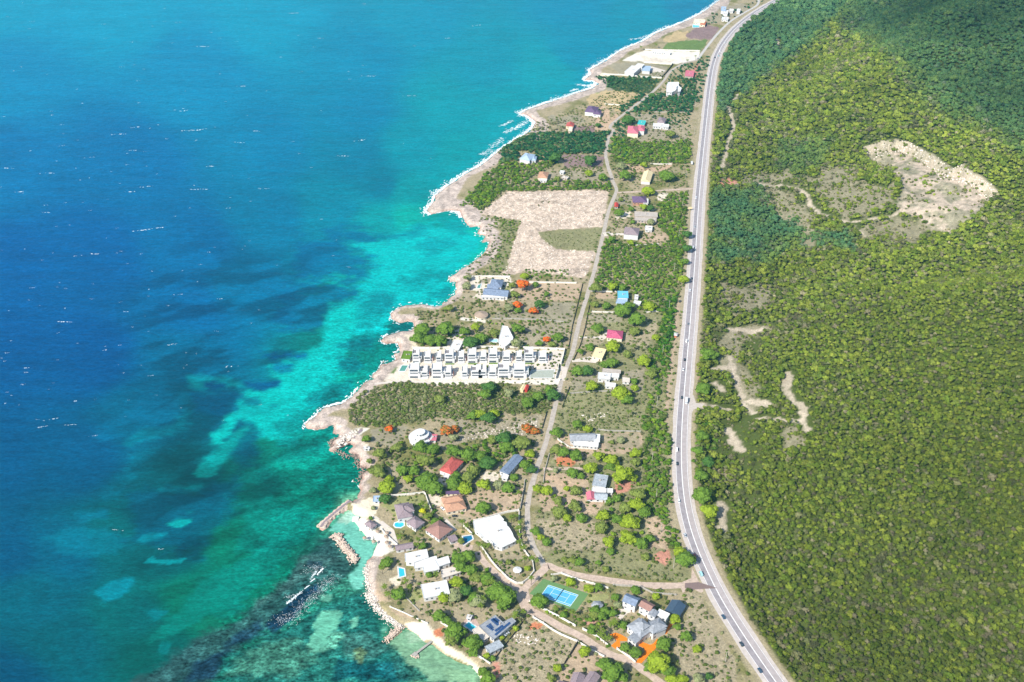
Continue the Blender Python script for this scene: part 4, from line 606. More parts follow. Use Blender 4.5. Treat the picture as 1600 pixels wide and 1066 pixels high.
def build_bushes():
    out = []
    for i, (zk, s, sp, size, keep, pal) in enumerate(BUSH_ZONES):
        P = np.array(W(PX(zk, s))); x, y = jitter_grid(P[:, 0].min(), P[:, 0].max(), P[:, 1].min(), P[:, 1].max(), sp)
        if not len(x): continue
        d = sdpoly(x, y, P)+3*fbm(x/10, y/10, 800+i, 2); k = (d > 0) & (RNG.random(len(x)) < keep*np.where(keep > .9, 1, .6+.9*(fbm(x/9, y/9, 850+i, 2)+.4))) & ~on_roads(x, y) & (np.abs(x-np.interp(y, HWY, HWX)) > 9.5)
        x, y = x[k], y[k]
        if not len(x): continue
        cl = np.zeros(x.shape, bool)
        for Q in KEEP_CLEAR + ([OPEN_PLOT] if i in (0, 1) or zk == 'O' else []): cl |= sdpoly(x, y, Q) > -size*.7
        x, y = x[~cl], y[~cl]; sd = sdpoly(x, y, COAST); k = sd > 3; x, y, sd = x[k], y[k], sd[k]; n = len(x)
        if not n: continue
        z = gz(x, y, sd); r = size*RNG.uniform(.55, 1.2, n); t = s2l(np.array(BPAL[pal])[RNG.integers(0, len(BPAL[pal]), n)])*RNG.uniform(.7, 1.2, n)[:, None]*.74
        bare = RNG.random(n) < (.35 if pal == 'S' else .08 if pal == 'O' else .02)
        out.append((np.stack([x, y, z+r*.4+(size > 2)*RNG.uniform(0, 1.2, n)], 1), np.stack([RNG.uniform(-.2, .2, n), RNG.uniform(-.2, .2, n), RNG.uniform(0, 6.28, n)], 1), np.stack([r, r, r*RNG.uniform(.65, 1.0, n)], 1), np.where(bare, 6, RNG.integers(0, 6, n)), t))
    A = [np.concatenate([q[i] for q in out]) for i in range(5)]; print('bushes', len(A[0]))
    o = scatter_obj('undergrowth', *A); tag(o, 'scrub, hedges and thicket growing on the plots between shore and highway', 'scrub', kind='stuff')

# ---------------------------------------------------------------- buildings
M_white = mat('white_render', (.55, .545, .535, 1), .7, var=.06, scale=.4); M_wroof = mat('white_roof', (.58, .575, .56, 1), .75, var=.12, scale=.3); M_cream = mat('cream_wall', S(236, 222, 196, .8), .8, var=.08)
M_grey = mat('grey_roof', S(168, 172, 178, .7), .7, var=.24, scale=.5); M_mauve = mat('mauve_shingle', S(164, 146, 150, .66), .85, var=.2, scale=.8); M_brown = mat('brown_tile', S(172, 132, 120, .66), .85, var=.16, scale=.8)
M_tan = mat('tan_tile', S(208, 160, 130, .66), .85, var=.15, scale=.7); M_red = mat('red_roof', S(204, 100, 90, .7), .7, var=.28); M_pink = mat('pink_roof', S(204, 96, 128, .72), .7, var=.2); M_rose = mat('rose_roof', S(214, 120, 136, .72), .8, var=.12)
M_blue = mat('slate_blue_roof', S(136, 152, 176, .68), .6, var=.24); M_lblue = mat('pale_blue_roof', S(176, 198, 220, .7), .7, var=.08); M_cyan = mat('cyan_roof', S(110, 196, 224, .75), .7, var=.06); M_teal = mat('teal_roof', S(70, 200, 196, .7), .7, var=.06); M_purple = mat('purple_roof', S(118, 94, 128, .66), .8, var=.15)
M_dark = mat('dark_metal_roof', S(72, 92, 112, .7), .45, var=.1, spec=.5); M_yell = mat('cream_yellow_roof', S(240, 220, 172, .75), .8, var=.06); M_conc = mat('concrete', S(206, 194, 182, .68), .9, var=.18, scale=.6); M_glass = mat('window_glass', (.05, .07, .09, 1), .15, var=0, spec=.6); M_door = mat('door_wood', (.16, .10, .06, 1), .6, var=.2)
M_terra = mat('terracotta_panel', S(212, 128, 92, .7), .8, var=.1); M_thatch = mat('thatch', S(196, 172, 150, .64), .95, var=.25, scale=1.5); M_pool = mat('pool_water', S(60, 196, 214, .72), .12, var=.05, spec=.5); M_poolg = mat('pool_green', S(96, 160, 146, .7), .2, var=.08); M_lawn = mat('lawn', S(112, 150, 40, .62), .9, var=.15); M_steel = mat('galvanised_sheet', S(190, 198, 204, .66), .5, var=.28, scale=.7)
M_panel = mat('solar_panel', S(40, 78, 128, .7), .25, var=0, spec=.6); M_orange = mat('orange_paving', S(246, 134, 24, .78), .6, var=.08); M_paleterr = mat('pale_terrace', S(228, 216, 202, .7), .85, var=.1); M_redwall = mat('red_paint', S(200, 70, 60, .7), .7, var=.1)
LANDMARKS = []
def rect_w(zk, s, zr):
    c0, c1, c2 = [np.array(unp(*p, zr)) for p in PX(zk, s)]
    a = c1-c0; L = np.linalg.norm(a); ux = a/L; n = np.array([-ux[1], ux[0]]); Wd = float(np.dot(c2-c1, n)); 
    P = [c0, c1, c1+n*Wd, c0+n*Wd]; return ccw([tuple(map(float, p)) for p in P])
def inset(P, d):
    cx = sum(p[0] for p in P)/len(P); cy = sum(p[1] for p in P)/len(P); out = []; n = len(P)
    for i in range(n):   # mitred inset of a ccw outline
        a = np.array(P[i-1]); b = np.array(P[i]); c = np.array(P[(i+1) % n]); e1 = (b-a)/np.linalg.norm(b-a); e2 = (c-b)/np.linalg.norm(c-b)
        n1 = np.array([-e1[1], e1[0]]); n2 = np.array([-e2[1], e2[0]]); m = n1+n2; m = m/max(.3, np.dot(m, n1)) ; out.append(tuple(b+m*d))
    return out
def add_windows(root, org, P, z0, h, floors=1, maxn=10, tall=False, wm=None):
    n = 0
    for i in range(len(P)):
        a = np.array(P[i]); b = np.array(P[(i+1) % len(P)]); e = b-a; L = np.linalg.norm(e)
        if L < 2.6: continue
        e = e/L; nr = np.array([e[1], -e[0]])
        if nr[1] > .5: continue                     # rear walls have none in view
        k = max(1, int(L/3.4)); fh = h/floors
        for f in range(floors):
            for j in range(k):
                if n >= maxn: return
                p = a+e*L*(j+.5)/k; w2 = .75 if not tall else min(1.3, L/k*.36)
                is_door = (f == 0 and j == k//2 and nr[1] < -.5 and k > 1)
                b_ = MB(); hh = 1.05 if is_door else .62 if not tall else .9; zc = z0+f*fh+(1.06 if is_door else fh*.55)
                b_.box((p[0]+nr[0]*.03, p[1]+nr[1]*.03, zc), w2*(.7 if is_door else 1), .06, hh, math.atan2(e[1], e[0])); b_.build('door' if is_door else 'window', M_door if is_door else (wm or M_glass), root, org); n += 1
def roof_block(root, org, kind, P, z, ov, roofm, rise=None, name='roof'):
    """P: ccw rectangle; z: eaves height"""
    Q = inset(P, -ov); b = MB()
    if kind in ('flat', 'poly'):
        Q = inset(P, -.25); b.prism(Q, z, z+.22); o = b.build(name, roofm, root, org)
        R_ = inset(Q, .3); pb = MB()                 # raised rim round the flat roof
        n = len(Q)
        for i in range(n):
            j = (i+1) % n; pb.prism(ccw([Q[i], Q[j], R_[j], R_[i]]), z+.222, z+.52)
        pb.build('parapet', roofm, root, org); return o
    A, B, C, D = [np.array(q) for q in Q]
    if np.linalg.norm(B-A) < np.linalg.norm(C-B): A, B, C, D = B, C, D, A
    L = np.linalg.norm(B-A); Wd = np.linalg.norm(C-B); u = (B-A)/L
    rise = rise or Wd*.24
    m0 = (A+D)/2; m1 = (B+C)/2
    if kind == 'hip': k = min(Wd*.5, L*.5-.02); m0 = m0+u*k; m1 = m1-u*k
    zz = z+rise; t = .18
    V = [(*A, z), (*B, z), (*C, z), (*D, z), (*m0, zz), (*m1, zz)]; base = len(b.v); b.v += [tuple(map(float, v)) for v in V] + [(float(v[0]), float(v[1]), float(z-t)) for v in V[:4]]
    b.f += [[0, 1, 5, 4], [2, 3, 4, 5], [1, 2, 5], [3, 0, 4], [6, 9, 8, 7], [0, 6, 7, 1], [1, 7, 8, 2], [2, 8, 9, 3], [3, 9, 6, 0]]
    o = b.build(name, roofm, root, org)
    rb = MB(); rb.tube((*m0, zz+.02), (*m1, zz+.02), .16, .16, 5)
    if kind == 'hip':
        for q, m_ in ((A, m0), (D, m0), (B, m1), (C, m1)): rb.tube((*q, z+.02), (*m_, zz+.02), .13, .13, 4)
    r = rb.build('ridge_cap', roofm, o); r.parent = o; 
    for v in r.data.vertices: v.co.x -= org[0]; v.co.y -= org[1]; v.co.z -= org[2]
    return o
def building(name, label, cat, lm, blocks, group=None):
    """blocks: (kind, frame, corners, eaves height, roof mat, wall mat[, floors[, base height]])"""
    root = None
    for bi, blk in enumerate(blocks):
        kind, zk, s, h, rm, wm = blk[:6]; fl = blk[6] if len(blk) > 6 else 1; zb = ZG + (blk[7] if len(blk) > 7 else 0)
        zr = ZG+h
        P = ccw(W(PX(zk, s), zr)) if kind == 'poly' else rect_w(zk, s, zr)
        if root is None:
            cx = sum(p[0] for p in P)/len(P); cy = sum(p[1] for p in P)/len(P); org = (cx, cy, ZG); root = empty(name, org); tag(root, label, cat, group)
            uu, vv = proj(cx, cy, zr); 
            if lm: LANDMARKS.append((lm, float(uu), float(vv)))
        Wl = inset(P, .35 if kind in ('poly', 'flat') else .1); b = MB()
        if kind == 'gable':
            A, B, C, D = [np.array(q) for q in Wl]
            if np.linalg.norm(B-A) < np.linalg.norm(C-B): A, B, C, D = B, C, D, A
            rise = np.linalg.norm(C-B)*.24; m1 = (B+C)/2; m0 = (A+D)/2
            b.prism([tuple(q) for q in (A, B, m1, C, D, m0)], zb, [zr-.2, zr-.2, zr+rise-.45, zr-.2, zr-.2, zr+rise-.45])
        else: b.prism(Wl, zb, zr-.003 if kind in ('poly', 'flat') else zr-.19)
        b.build('wall', wm, root, org); KEEP_CLEAR.append([tuple(p) for p in P])
        roof_block(root, org, kind, P, zr, .45, rm)
        add_windows(root, org, Wl, zb, h-(zb-ZG), fl)
        if kind in ('flat', 'poly') and bi == 0:
            c = np.mean(np.array(P), axis=0); tb = MB(); tb.tube((c[0], c[1], zr+.22), (c[0], c[1], zr+1.2), .7, .66, 10); tb.build('water_tank', M_conc, root, org)
            tb = MB(); tb.box((c[0]+2.2, c[1]+.8, zr+.56), .6, .45, .34); tb.build('roof_unit', M_grey, root, org)
    return root
def pool(name, label, zk, s, m=None, rim=True, lm=None):
    P = ccw(W(PX(zk, s), ZG+.2)); c = np.mean(np.array(P), axis=0); org = (float(c[0]), float(c[1]), ZG); root = empty(name, org); tag(root, label, 'pool'); KEEP_CLEAR.append(P)
    Q = inset(P, -1.0); b = MB(); n = len(P)
    for i in range(n): j = (i+1) % n; b.prism(ccw([Q[i], Q[j], P[j], P[i]]), ZG-.1, ZG+.28)
    b.build('pool_edge', M_white, root, org); b = MB(); b.poly([(x, y, ZG+.16) for x, y in P]); b.build('pool_surface', m or M_pool, root, org); 
    if lm: LANDMARKS.append((lm, *map(float, proj(c[0], c[1], ZG))))
def terrace(name, label, zk, s, m, z=.12, cat='terrace', kind='structure'):
    P = ccw(W(PX(zk, s), ZG+z)); b = MB(); b.prism(P, ZG-.3, ZG+z); o = b.build(name, m); tag(o, kind=kind); KEEP_CLEAR.append(P); return o
B = building
B('villa', 'large white flat-roofed villa with a stepped, angular outline beside the palm-lined lane', 'house', 'the large stepped white villa', [('poly', 'a', "1010,400 1120,372 1225,345 1262,385 1258,400 1285,410 1290,440 1305,450 1335,500 1345,530 1368,560 1330,580 1250,618 1185,600 1160,560 1100,540 1060,500 1020,470", 4.2, M_wroof, M_white)])
B('villa', 'white flat-roofed villa in three joined blocks with a small turquoise pool at its left end', 'house', 'the white three-block villa', [('poly', 'a', "442,670 622,634 636,700 520,740 445,735", 4.6, M_wroof, M_white), ('poly', 'a', "520,742 700,690 722,755 726,800 600,825 590,780 520,790", 3.8, M_wroof, M_white), ('poly', 'a', "690,725 800,690 816,745 722,775", 4.4, M_wroof, M_white)])
B('bungalow', 'plain white rectangular bungalow with one flat roof below the three-block villa', 'house', 'the plain white rectangular bungalow', [('flat', 'a', "600,1040 575,930 780,868", 4.2, M_wroof, M_white)])
B('annexe', 'low annexe with a pinkish cream roof terrace between two white houses', 'house', 'the pinkish annexe', [('poly', 'a', "745,805 870,772 908,822 830,848 750,870", 3.4, M_paleterr, M_white)])
B('house', 'house with a square brown hipped tile roof left of the paved drive', 'house', 'the brown hip-roofed house', [('hip', 'a', "612,468 722,388 830,468", 4.0, M_brown, M_white), ('flat', 'a', "795,530 855,510 868,560", 2.8, M_mauve, M_white)])
B('house', 'house with a tan hipped roof and small car port on the bare tan plot', 'house', 'the tan hip-roofed house', [('hip', 'a', "760,250 745,205 915,200", 4.2, M_tan, M_cream), ('hip', 'a', "790,322 765,255 925,222", 3.8, M_tan, M_cream), ('flat', 'a', "782,172 782,152 905,152", 3.0, M_purple, M_cream)])
B('house', 'large mauve-shingled hip-roofed house beside the eight-sided pool', 'house', 'the mauve shingled house', [('hip', 'a', "385,375 355,262 470,235", 5.4, M_mauve, M_white), ('hip', 'a', "420,330 400,270 500,260", 6.4, M_mauve, M_white), ('hip', 'a', "530,458 452,405 512,345", 4.0, M_mauve, M_white)])
B('gazebo', 'open gazebo with a dark mauve pyramid roof on the seaside platform', 'gazebo', 'the seaside gazebo', [('hip', 'a', "105,420 150,388 205,425", 3.4, M_mauve, M_white)])
B('long_shed', 'narrow mauve-roofed beach building on the edge of the white sand', 'beach house', 'the narrow beach building', [('gable', 'a', "370,640 360,600 495,555", 3.2, M_mauve, M_white)])
B('canopy', 'small flat grey-blue canopy at the top of the little beach', 'canopy', None, [('flat', 'a', "175,235 180,190 235,188", 2.8, M_lblue, M_white)])
B('solar_house', 'grey-roofed house carrying rows of blue solar panels beside a rectangular pool', 'house', 'the solar-panelled house', [('poly', 'b', "660,438 722,497 800,460 832,487 650,638 527,527", 4.2, M_grey, M_white), ('flat', 'b', "575,700 615,752 712,672", 3.6, M_steel, M_white), ('flat', 'b', "470,560 560,648 610,620", 2.9, M_paleterr, M_white)])
B('pool_hut', 'tiny white-roofed hut at the corner of the rectangular pool', 'hut', None, [('flat', 'b', "420,460 430,432 468,436", 2.6, M_wroof, M_white)])
B('house', 'house of twin grey-mauve gables at the bottom edge of the photo', 'house', 'the twin-gabled house', [('gable', 'b', "1280,1010 1315,915 1400,955", 4.2, M_mauve, M_white), ('gable', 'b', "1380,1010 1450,905 1520,960", 4.2, M_mauve, M_white), ('gable', 'b', "1170,1040 1195,980 1280,1010", 3.8, M_mauve, M_white)])
B('mansion', 'big grey-roofed mansion of many hipped wings above the bright orange drive', 'mansion', 'the grey-roofed mansion', [('hip', 'm', "500,790 330,640 440,500", 6.6, M_grey, M_white, 2), ('hip', 'm', "430,600 520,545 610,640", 9.0, M_grey, M_white, 1, 6.4), ('hip', 'm', "660,740 560,640 660,470", 7.0, M_grey, M_white, 2), ('hip', 'm', "700,730 590,600 700,530", 6.0, M_grey, M_white, 2), ('gable', 'm', "440,860 340,790 450,650", 5.4, M_grey, M_white, 2), ('gable', 'm', "600,490 640,430 730,450", 8.0, M_grey, M_white, 2),
  ('gable', 'm', "270,320 330,228 490,290", 7.4, M_blue, M_white, 2), ('gable', 'm', "480,380 545,305 690,365", 7.8, M_brown, M_white, 2), ('flat', 'm', "695,495 740,430 875,485", 7.0, M_wroof, M_white, 2)])
B('shed', 'dark blue-grey metal-roofed shed behind the mansion near the highway', 'shed', 'the dark metal shed', [('gable', 'm', "820,440 905,310 1080,375", 4.0, M_dark, M_grey)])
B('house', 'house with a red roof and white gable among the trees above the tan-roofed house', 'house', 'the red-roofed house', [('hip', 'e', "735,472 830,372 925,398", 4.8, M_red, M_white), ('flat', 'e', "765,525 775,500 815,505", 3.4, M_wroof, M_white)])
B('long_house', 'long narrow blue-grey gabled house standing aslant in the trees by the lane', 'house', 'the long blue-grey house', [('gable', 'e', "1270,505 1205,480 1310,352", 4.6, M_blue, M_white), ('flat', 'e', "1215,535 1225,510 1275,515", 3.2, M_wroof, M_white)])
B('beach_hut', 'tiny white box hut near the rocky point', 'hut', 'the tiny white hut by the rocks', [('flat', 'e', "140,308 142,293 188,295", 2.8, M_wroof, M_white)])
B('house', 'white L-shaped house with a long grey roof at the top of the red-earth plot', 'house', 'the L-shaped grey and white house', [('gable', 'l', "210,325 200,255 460,250", 4.4, M_grey, M_white), ('flat', 'l', "450,335 455,258 516,262", 4.6, M_wroof, M_white), ('flat', 'l', "235,372 240,330 500,345", 3.4, M_wroof, M_white), ('flat', 'l', "335,385 340,355 392,358", 2.7, M_steel, M_white)])
B('house', 'block-shaped house with a weathered mottled grey roof and a white strip in front', 'house', 'the mottled grey-roofed house', [('flat', 'l', "435,790 465,672 602,690", 4.6, M_steel, M_white), ('flat', 'l', "432,850 436,815 582,820", 3.4, M_wroof, M_white), ('flat', 'l', "590,862 592,825 650,826", 3.2, M_wroof, M_white)])
B('outhouse', 'low outhouse with a roof half red and half galvanised in front of the mottled house', 'outhouse', None, [('gable', 'l', "385,935 375,865 460,866", 3.0, M_rose, M_white), ('gable', 'l', "462,935 462,866 588,872", 3.0, M_steel, M_white)])
B('house', 'bright cyan-roofed house with a white wing beside the lane', 'house', 'the cyan-roofed house', [('flat', 'g', "562,135 560,82 645,82", 5.4, M_cyan, M_white, 2), ('poly', 'g', "562,136 640,136 640,175 600,190 545,180", 3.8, M_lblue, M_white)])
B('outhouse', 'two small white flat-roofed buildings right of the cyan-roofed house', 'outhouse', None, [('flat', 'g', "700,148 704,112 732,112", 3.4, M_wroof, M_white), ('flat', 'g', "690,182 700,160 760,162", 3.2, M_wroof, M_white)])
B('house', 'house with a bright crimson-pink hipped roof at the end of a pale drive', 'house', 'the crimson-roofed house', [('hip', 'g', "470,465 480,402 605,408", 4.4, M_pink, M_cream)])
B('house', 'house with a plain cream-yellow flat roof beside the lane', 'house', 'the cream-yellow roofed house', [('flat', 'g', "345,622 378,552 470,556", 4.2, M_yell, M_cream)])
B('house', 'white house of several stepped flat roofs below the cream-yellow one', 'house', 'the stepped white house', [('flat', 'g', "395,808 400,760 502,762", 4.4, M_wroof, M_white), ('flat', 'g', "432,752 436,726 588,728", 4.0, M_conc, M_white), ('flat', 'g', "502,795 505,766 572,768", 3.8, M_wroof, M_white), ('flat', 'g', "455,872 460,842 545,846", 3.0, M_wroof, M_white), ('flat', 'g', "598,836 600,802 660,804", 2.8, M_paleterr, M_white)])
B('roadside_stall', 'small white and orange roadside stall on the brown verge of the highway', 'stall', None, [('flat', 'g', "1030,450 1032,430 1056,431", 2.6, M_wroof, M_terra)])
B('seafront_house', 'blue-grey roofed seafront house beside the big orange tree, rear wing', 'house', 'the blue-grey seafront house', [('hip', 'h', "880,360 900,300 1000,290", 5.0, M_blue, M_white), ('gable', 'h', "860,375 870,340 960,345", 4.0, M_blue, M_white)])
B('seafront_house', 'long blue-grey roofed wing with a white colonnade facing the dry lawn', 'house', 'the long blue-grey seafront wing', [('gable', 'h', "825,425 845,375 1040,410", 4.4, M_blue, M_white), ('flat', 'h', "810,452 812,436 1000,455", 3.2, M_wroof, M_white)])
B('villa', 'white wedge-shaped flat-roofed villa with a pale pool, above the terraced complex', 'house', 'the wedge-shaped white villa', [('poly', 'h', "985,690 1030,698 1075,790 1065,820 1010,862 955,830 960,790", 4.8, M_wroof, M_white)])
B('pavilion', 'plain white slab-roofed pavilion in the trees above the terraced complex', 'pavilion', None, [('flat', 'h', "545,880 585,808 665,812", 3.4, M_wroof, M_white)])
B('garden_roof_pavilion', 'white seaside pavilion with a bright green lawn on its flat roof', 'pavilion', 'the lawn-roofed pavilion', [('flat', 'd', "314,284 334,230 398,232", 4.4, M_lawn, M_white)])
B('hut', 'small hut half yellow and half red beside the long white wall', 'hut', None, [('gable', 'd', "1190,512 1210,478 1232,480", 3.2, M_yell, M_yell), ('gable', 'd', "1222,512 1232,480 1252,482", 3.2, M_redwall, M_redwall)])
B('house', 'pale blue-roofed house hidden in dark trees near the upper shore', 'house', 'the pale blue-roofed house', [('hip', 'i', "480,455 540,395 640,415", 5.5, M_lblue, M_white), ('hip', 'i', "600,470 610,430 655,440", 4.5, M_lblue, M_white)])
B('house', 'small house with a tan and ochre roof below the pale blue-roofed one', 'house', 'the tan-roofed shore house', [('hip', 'i', "670,650 690,590 785,590", 4.6, M_tan, M_cream), ('flat', 'i', "690,680 700,645 770,650", 3.2, M_wroof, M_white)])
B('cottage', 'red-roofed cottage with a cream front near the upper shore', 'cottage', 'the red-roofed cottage', [('gable', 'i', "965,112 975,82 1050,84", 4.4, M_red, M_cream), ('flat', 'i', "985,165 990,118 1030,120", 3.4, M_cream, M_cream)])
B('slab_house', 'low unroofed concrete building shell with white wall tops by the mauve plot', 'building', None, [('flat', 'i', "915,650 935,632 1000,640", 2.6, M_paleterr, M_conc), ('flat', 'i', "895,598 905,578 950,580", 2.8, M_wroof, M_white)])
B('villa', 'bright white villa of clustered blocks beside the upper lane', 'house', 'the bright white clustered villa', [('poly', 'j', "745,90 760,60 870,58 870,100 900,120 885,155 860,160 860,130 800,165 740,160", 6.5, M_wroof, M_white, 2), ('flat', 'j', "800,125 805,90 850,92", 8.6, M_wroof, M_white, 3)])
B('house', 'two-storey cream house with a pink double-hipped roof', 'house', 'the pink-roofed house', [('hip', 'j', "335,585 345,515 455,512", 7.0, M_rose, M_cream, 2), ('hip', 'j', "440,560 445,508 515,512", 6.6, M_rose, M_white, 2)])
B('pool_house', 'small flat turquoise-roofed building behind the pink-roofed house', 'building', 'the turquoise-roofed building', [('flat', 'j', "440,495 455,455 530,458", 3.6, M_teal, M_white)])
B('house', 'long white house with a small dark grey hipped roof at its middle', 'house', 'the grey-hipped white house', [('flat', 'j', "600,515 605,488 770,490", 4.0, M_wroof, M_white), ('hip', 'j', "645,475 665,425 740,430", 6.0, M_mauve, M_white)])
B('house', 'house with a long cream-yellow roof near the side road to the highway', 'house', 'the long cream-roofed house', [('gable', 'k', "450,80 480,-10 565,-5", 4.4, M_yell, M_white)])
B('house', 'purple-roofed house just below the side road', 'house', 'the purple-roofed house below the side road', [('hip', 'k', "372,290 362,232 495,235", 4.6, M_purple, M_tan), ('flat', 'k', "470,300 472,255 520,258", 4.0, M_wroof, M_white)])
B('unfinished_house', 'unfinished bare concrete house with open pillars along its front', 'house', 'the unfinished concrete house', [('flat', 'k', "385,425 385,382 608,380", 4.4, M_conc, M_conc), ('flat', 'k', "385,465 388,432 600,432", 3.2, M_conc, M_conc)])
B('house', 'white two-storey house with a mauve hipped roof beside the lane', 'house', 'the mauve-roofed white house', [('hip', 'k', "280,600 295,532 435,535", 6.8, M_mauve, M_white, 2)])
B('garage', 'small white flat-roofed garage right of the mauve-roofed white house', 'garage', None, [('flat', 'k', "488,560 492,522 560,524", 3.2, M_wroof, M_white)])
B('hut', 'tiny dark red hut beside the lane opposite the cleared stony plot', 'hut', None, [('gable', 'k', "190,330 192,296 224,298", 3.0, M_redwall, M_conc)])
B('house', 'purple hip-roofed house beside the sandy yard near the far shore', 'house', 'the far purple-roofed house', [('hip', 'n', "500,930 530,885 620,890", 6.0, M_purple, M_white), ('hip', 'n', "570,950 580,920 645,905", 5.0, M_purple, M_white)])
B('seaside_mansion', 'large white seaside mansion below the cleared white site', 'mansion', 'the white seaside mansion', [('flat', 'n', "830,600 890,548 975,555", 6.0, M_wroof, M_white, 2), ('flat', 'n', "920,550 940,530 1000,535", 7.6, M_wroof, M_white, 2), ('flat', 'n', "975,590 985,550 1050,555", 5.0, M_lblue, M_white)])
B('seaside_house', 'cream house with a turquoise pool near the far shore', 'house', 'the far cream house', [('flat', 'n', "1405,185 1415,160 1505,165", 5.0, M_cream, M_cream), ('flat', 'n', "1460,205 1470,180 1510,185", 4.0, M_terra, M_cream)])
B('seaside_house', 'pale turquoise and white house, topmost on the shore', 'house', None, [('flat', 't', "1065,80 1070,50 1105,52", 6.0, M_lblue, M_white), ('flat', 't', "1080,100 1085,75 1120,78", 5.0, M_wroof, M_white)])
B('bungalow', 'small white bungalow right of the topmost turquoise house', 'house', None, [('flat', 't', "1180,88 1185,66 1210,68", 4.0, M_wroof, M_white), ('flat', 't', "1125,82 1130,66 1160,68", 4.0, M_wroof, M_white)])
B('long_building', 'low long white building beside the curve of the far lane', 'building', None, [('flat', 't', "1070,143 1074,126 1122,130", 4.0, M_wroof, M_white)])
B('patio_house', 'low building with a pink roof patio among dark trees beside the highway bend', 'house', None, [('flat', 't', "800,560 808,520 870,520", 3.6, M_rose, M_conc)])
B('construction_shed', 'long white shed at the edge of the cleared white site', 'shed', None, [('flat', 't', "560,385 565,374 700,378", 2.6, M_wroof, M_white)])
# round roofs
def round_thing(name, label, cat, zk, px, r, h, tiers, m_roof, m_wall, lm=None, seg=24, cone=0.0):
    x, y = unp(*pt(zk, *px), ZG+h); x, y = float(x), float(y); org = (x, y, ZG); root = empty(name, org); tag(root, label, cat); z = ZG
    if lm: LANDMARKS.append((lm, *map(float, proj(x, y, ZG+h))))
    for i, (rf, dh) in enumerate(tiers):
        rr = r*rf; P = [(x+rr*math.cos(2*math.pi*k/seg), y+rr*math.sin(2*math.pi*k/seg)) for k in range(seg)]
        Pi = [(x+(rr-.4)*math.cos(2*math.pi*k/seg), y+(rr-.4)*math.sin(2*math.pi*k/seg)) for k in range(seg)]
        if i == 0: KEEP_CLEAR.append(P)
        if m_wall: b = MB(); b.prism(Pi, z, z+dh-.005); b.build('wall', m_wall, root, org)
        else:
            for k in range(0, seg, max(1, seg//6)): b = MB(); b.tube((Pi[k][0], Pi[k][1], z), (Pi[k][0], Pi[k][1], z+dh), .12, .12, 6); b.build('post', M_white, root, org)
        b = MB()
        if cone and i == len(tiers)-1:
            c0 = len(b.v); b.v += [(p[0], p[1], z+dh) for p in P]+[(x, y, z+dh+cone)]+[(p[0], p[1], z+dh-.12) for p in P]
            for k in range(seg): j = (k+1) % seg; b.f += [[k, j, seg], [k, seg+1+k, seg+1+j, j]]
            b.f.append([seg+1+k for k in reversed(range(seg))])
        else: b.prism(P, z+dh, z+dh+.3)
        b.build('roof', m_roof, root, org); z += dh+(.3 if not cone else 0)
        if m_wall:
            for k in range(0, seg, 3):
                a = 2*math.pi*(k+.5)/seg
                if math.sin(a) < .3:
                    b = MB(); b.box((x+(rr-.42)*math.cos(a)*.995, y+(rr-.42)*math.sin(a)*.995, z-dh*.5-.3), .12, .8, .6, a); b.build('window', M_glass, root, org)
    return root
round_thing('round_house', 'white round house with stacked circular terraces between two orange-red trees', 'house', 'e', (585, 215), 10.5, 3.0, [(1.0, 3.0), (.72, 2.8), (.42, 2.4)], M_wroof, M_white, 'the round white house', 28)
B('annexe', 'pinkish low wing on the right of the round white house', 'annexe', None, [('flat', 'e', "655,240 665,195 715,200", 3.0, M_rose, M_white)])
round_thing('gazebo', 'grey six-sided gazebo on the lawn right of the tennis court', 'gazebo', 'c', (430, 440), 4.6, 3.2, [(1.0, 3.0)], M_grey, None, 'the grey six-sided gazebo', 6, 1.9)
round_thing('gazebo', 'white round gazebo in the pointed garden inside the bend of white walls', 'gazebo', 'a', (1377, 800), 3.4, 3.0, [(1.0, 2.8)], M_wroof, None, 'the white round gazebo', 12, .9)
round_thing('thatched_house', 'house with one big round beige thatched roof near the shore', 'house', 'h', (810, 590), 7.2, 3.8, [(1.0, 3.2)], M_thatch, M_cream, 'the round thatched house', 20, 2.2)
for i, (px, lb) in enumerate((((290, 490), 'in the upper row near the gazebo'), ((282, 520), 'just right of the stone seat'), ((290, 570), 'in the middle of the sand'), ((316, 602), 'nearest the narrow beach building'), ((180, 562), 'at the foot of the sea platform'), ((105, 532), 'standing in the shallow water edge'), ((215, 478), 'beside the gazebo roof'))):
    r = round_thing('beach_umbrella', 'round thatched beach umbrella %s' % lb, 'umbrella', 'a', px, 1.7, 2.4, [(1.0, 2.2)], M_thatch, None, None, 10, .8); r['group'] = 'thatched umbrellas on the small white beach'
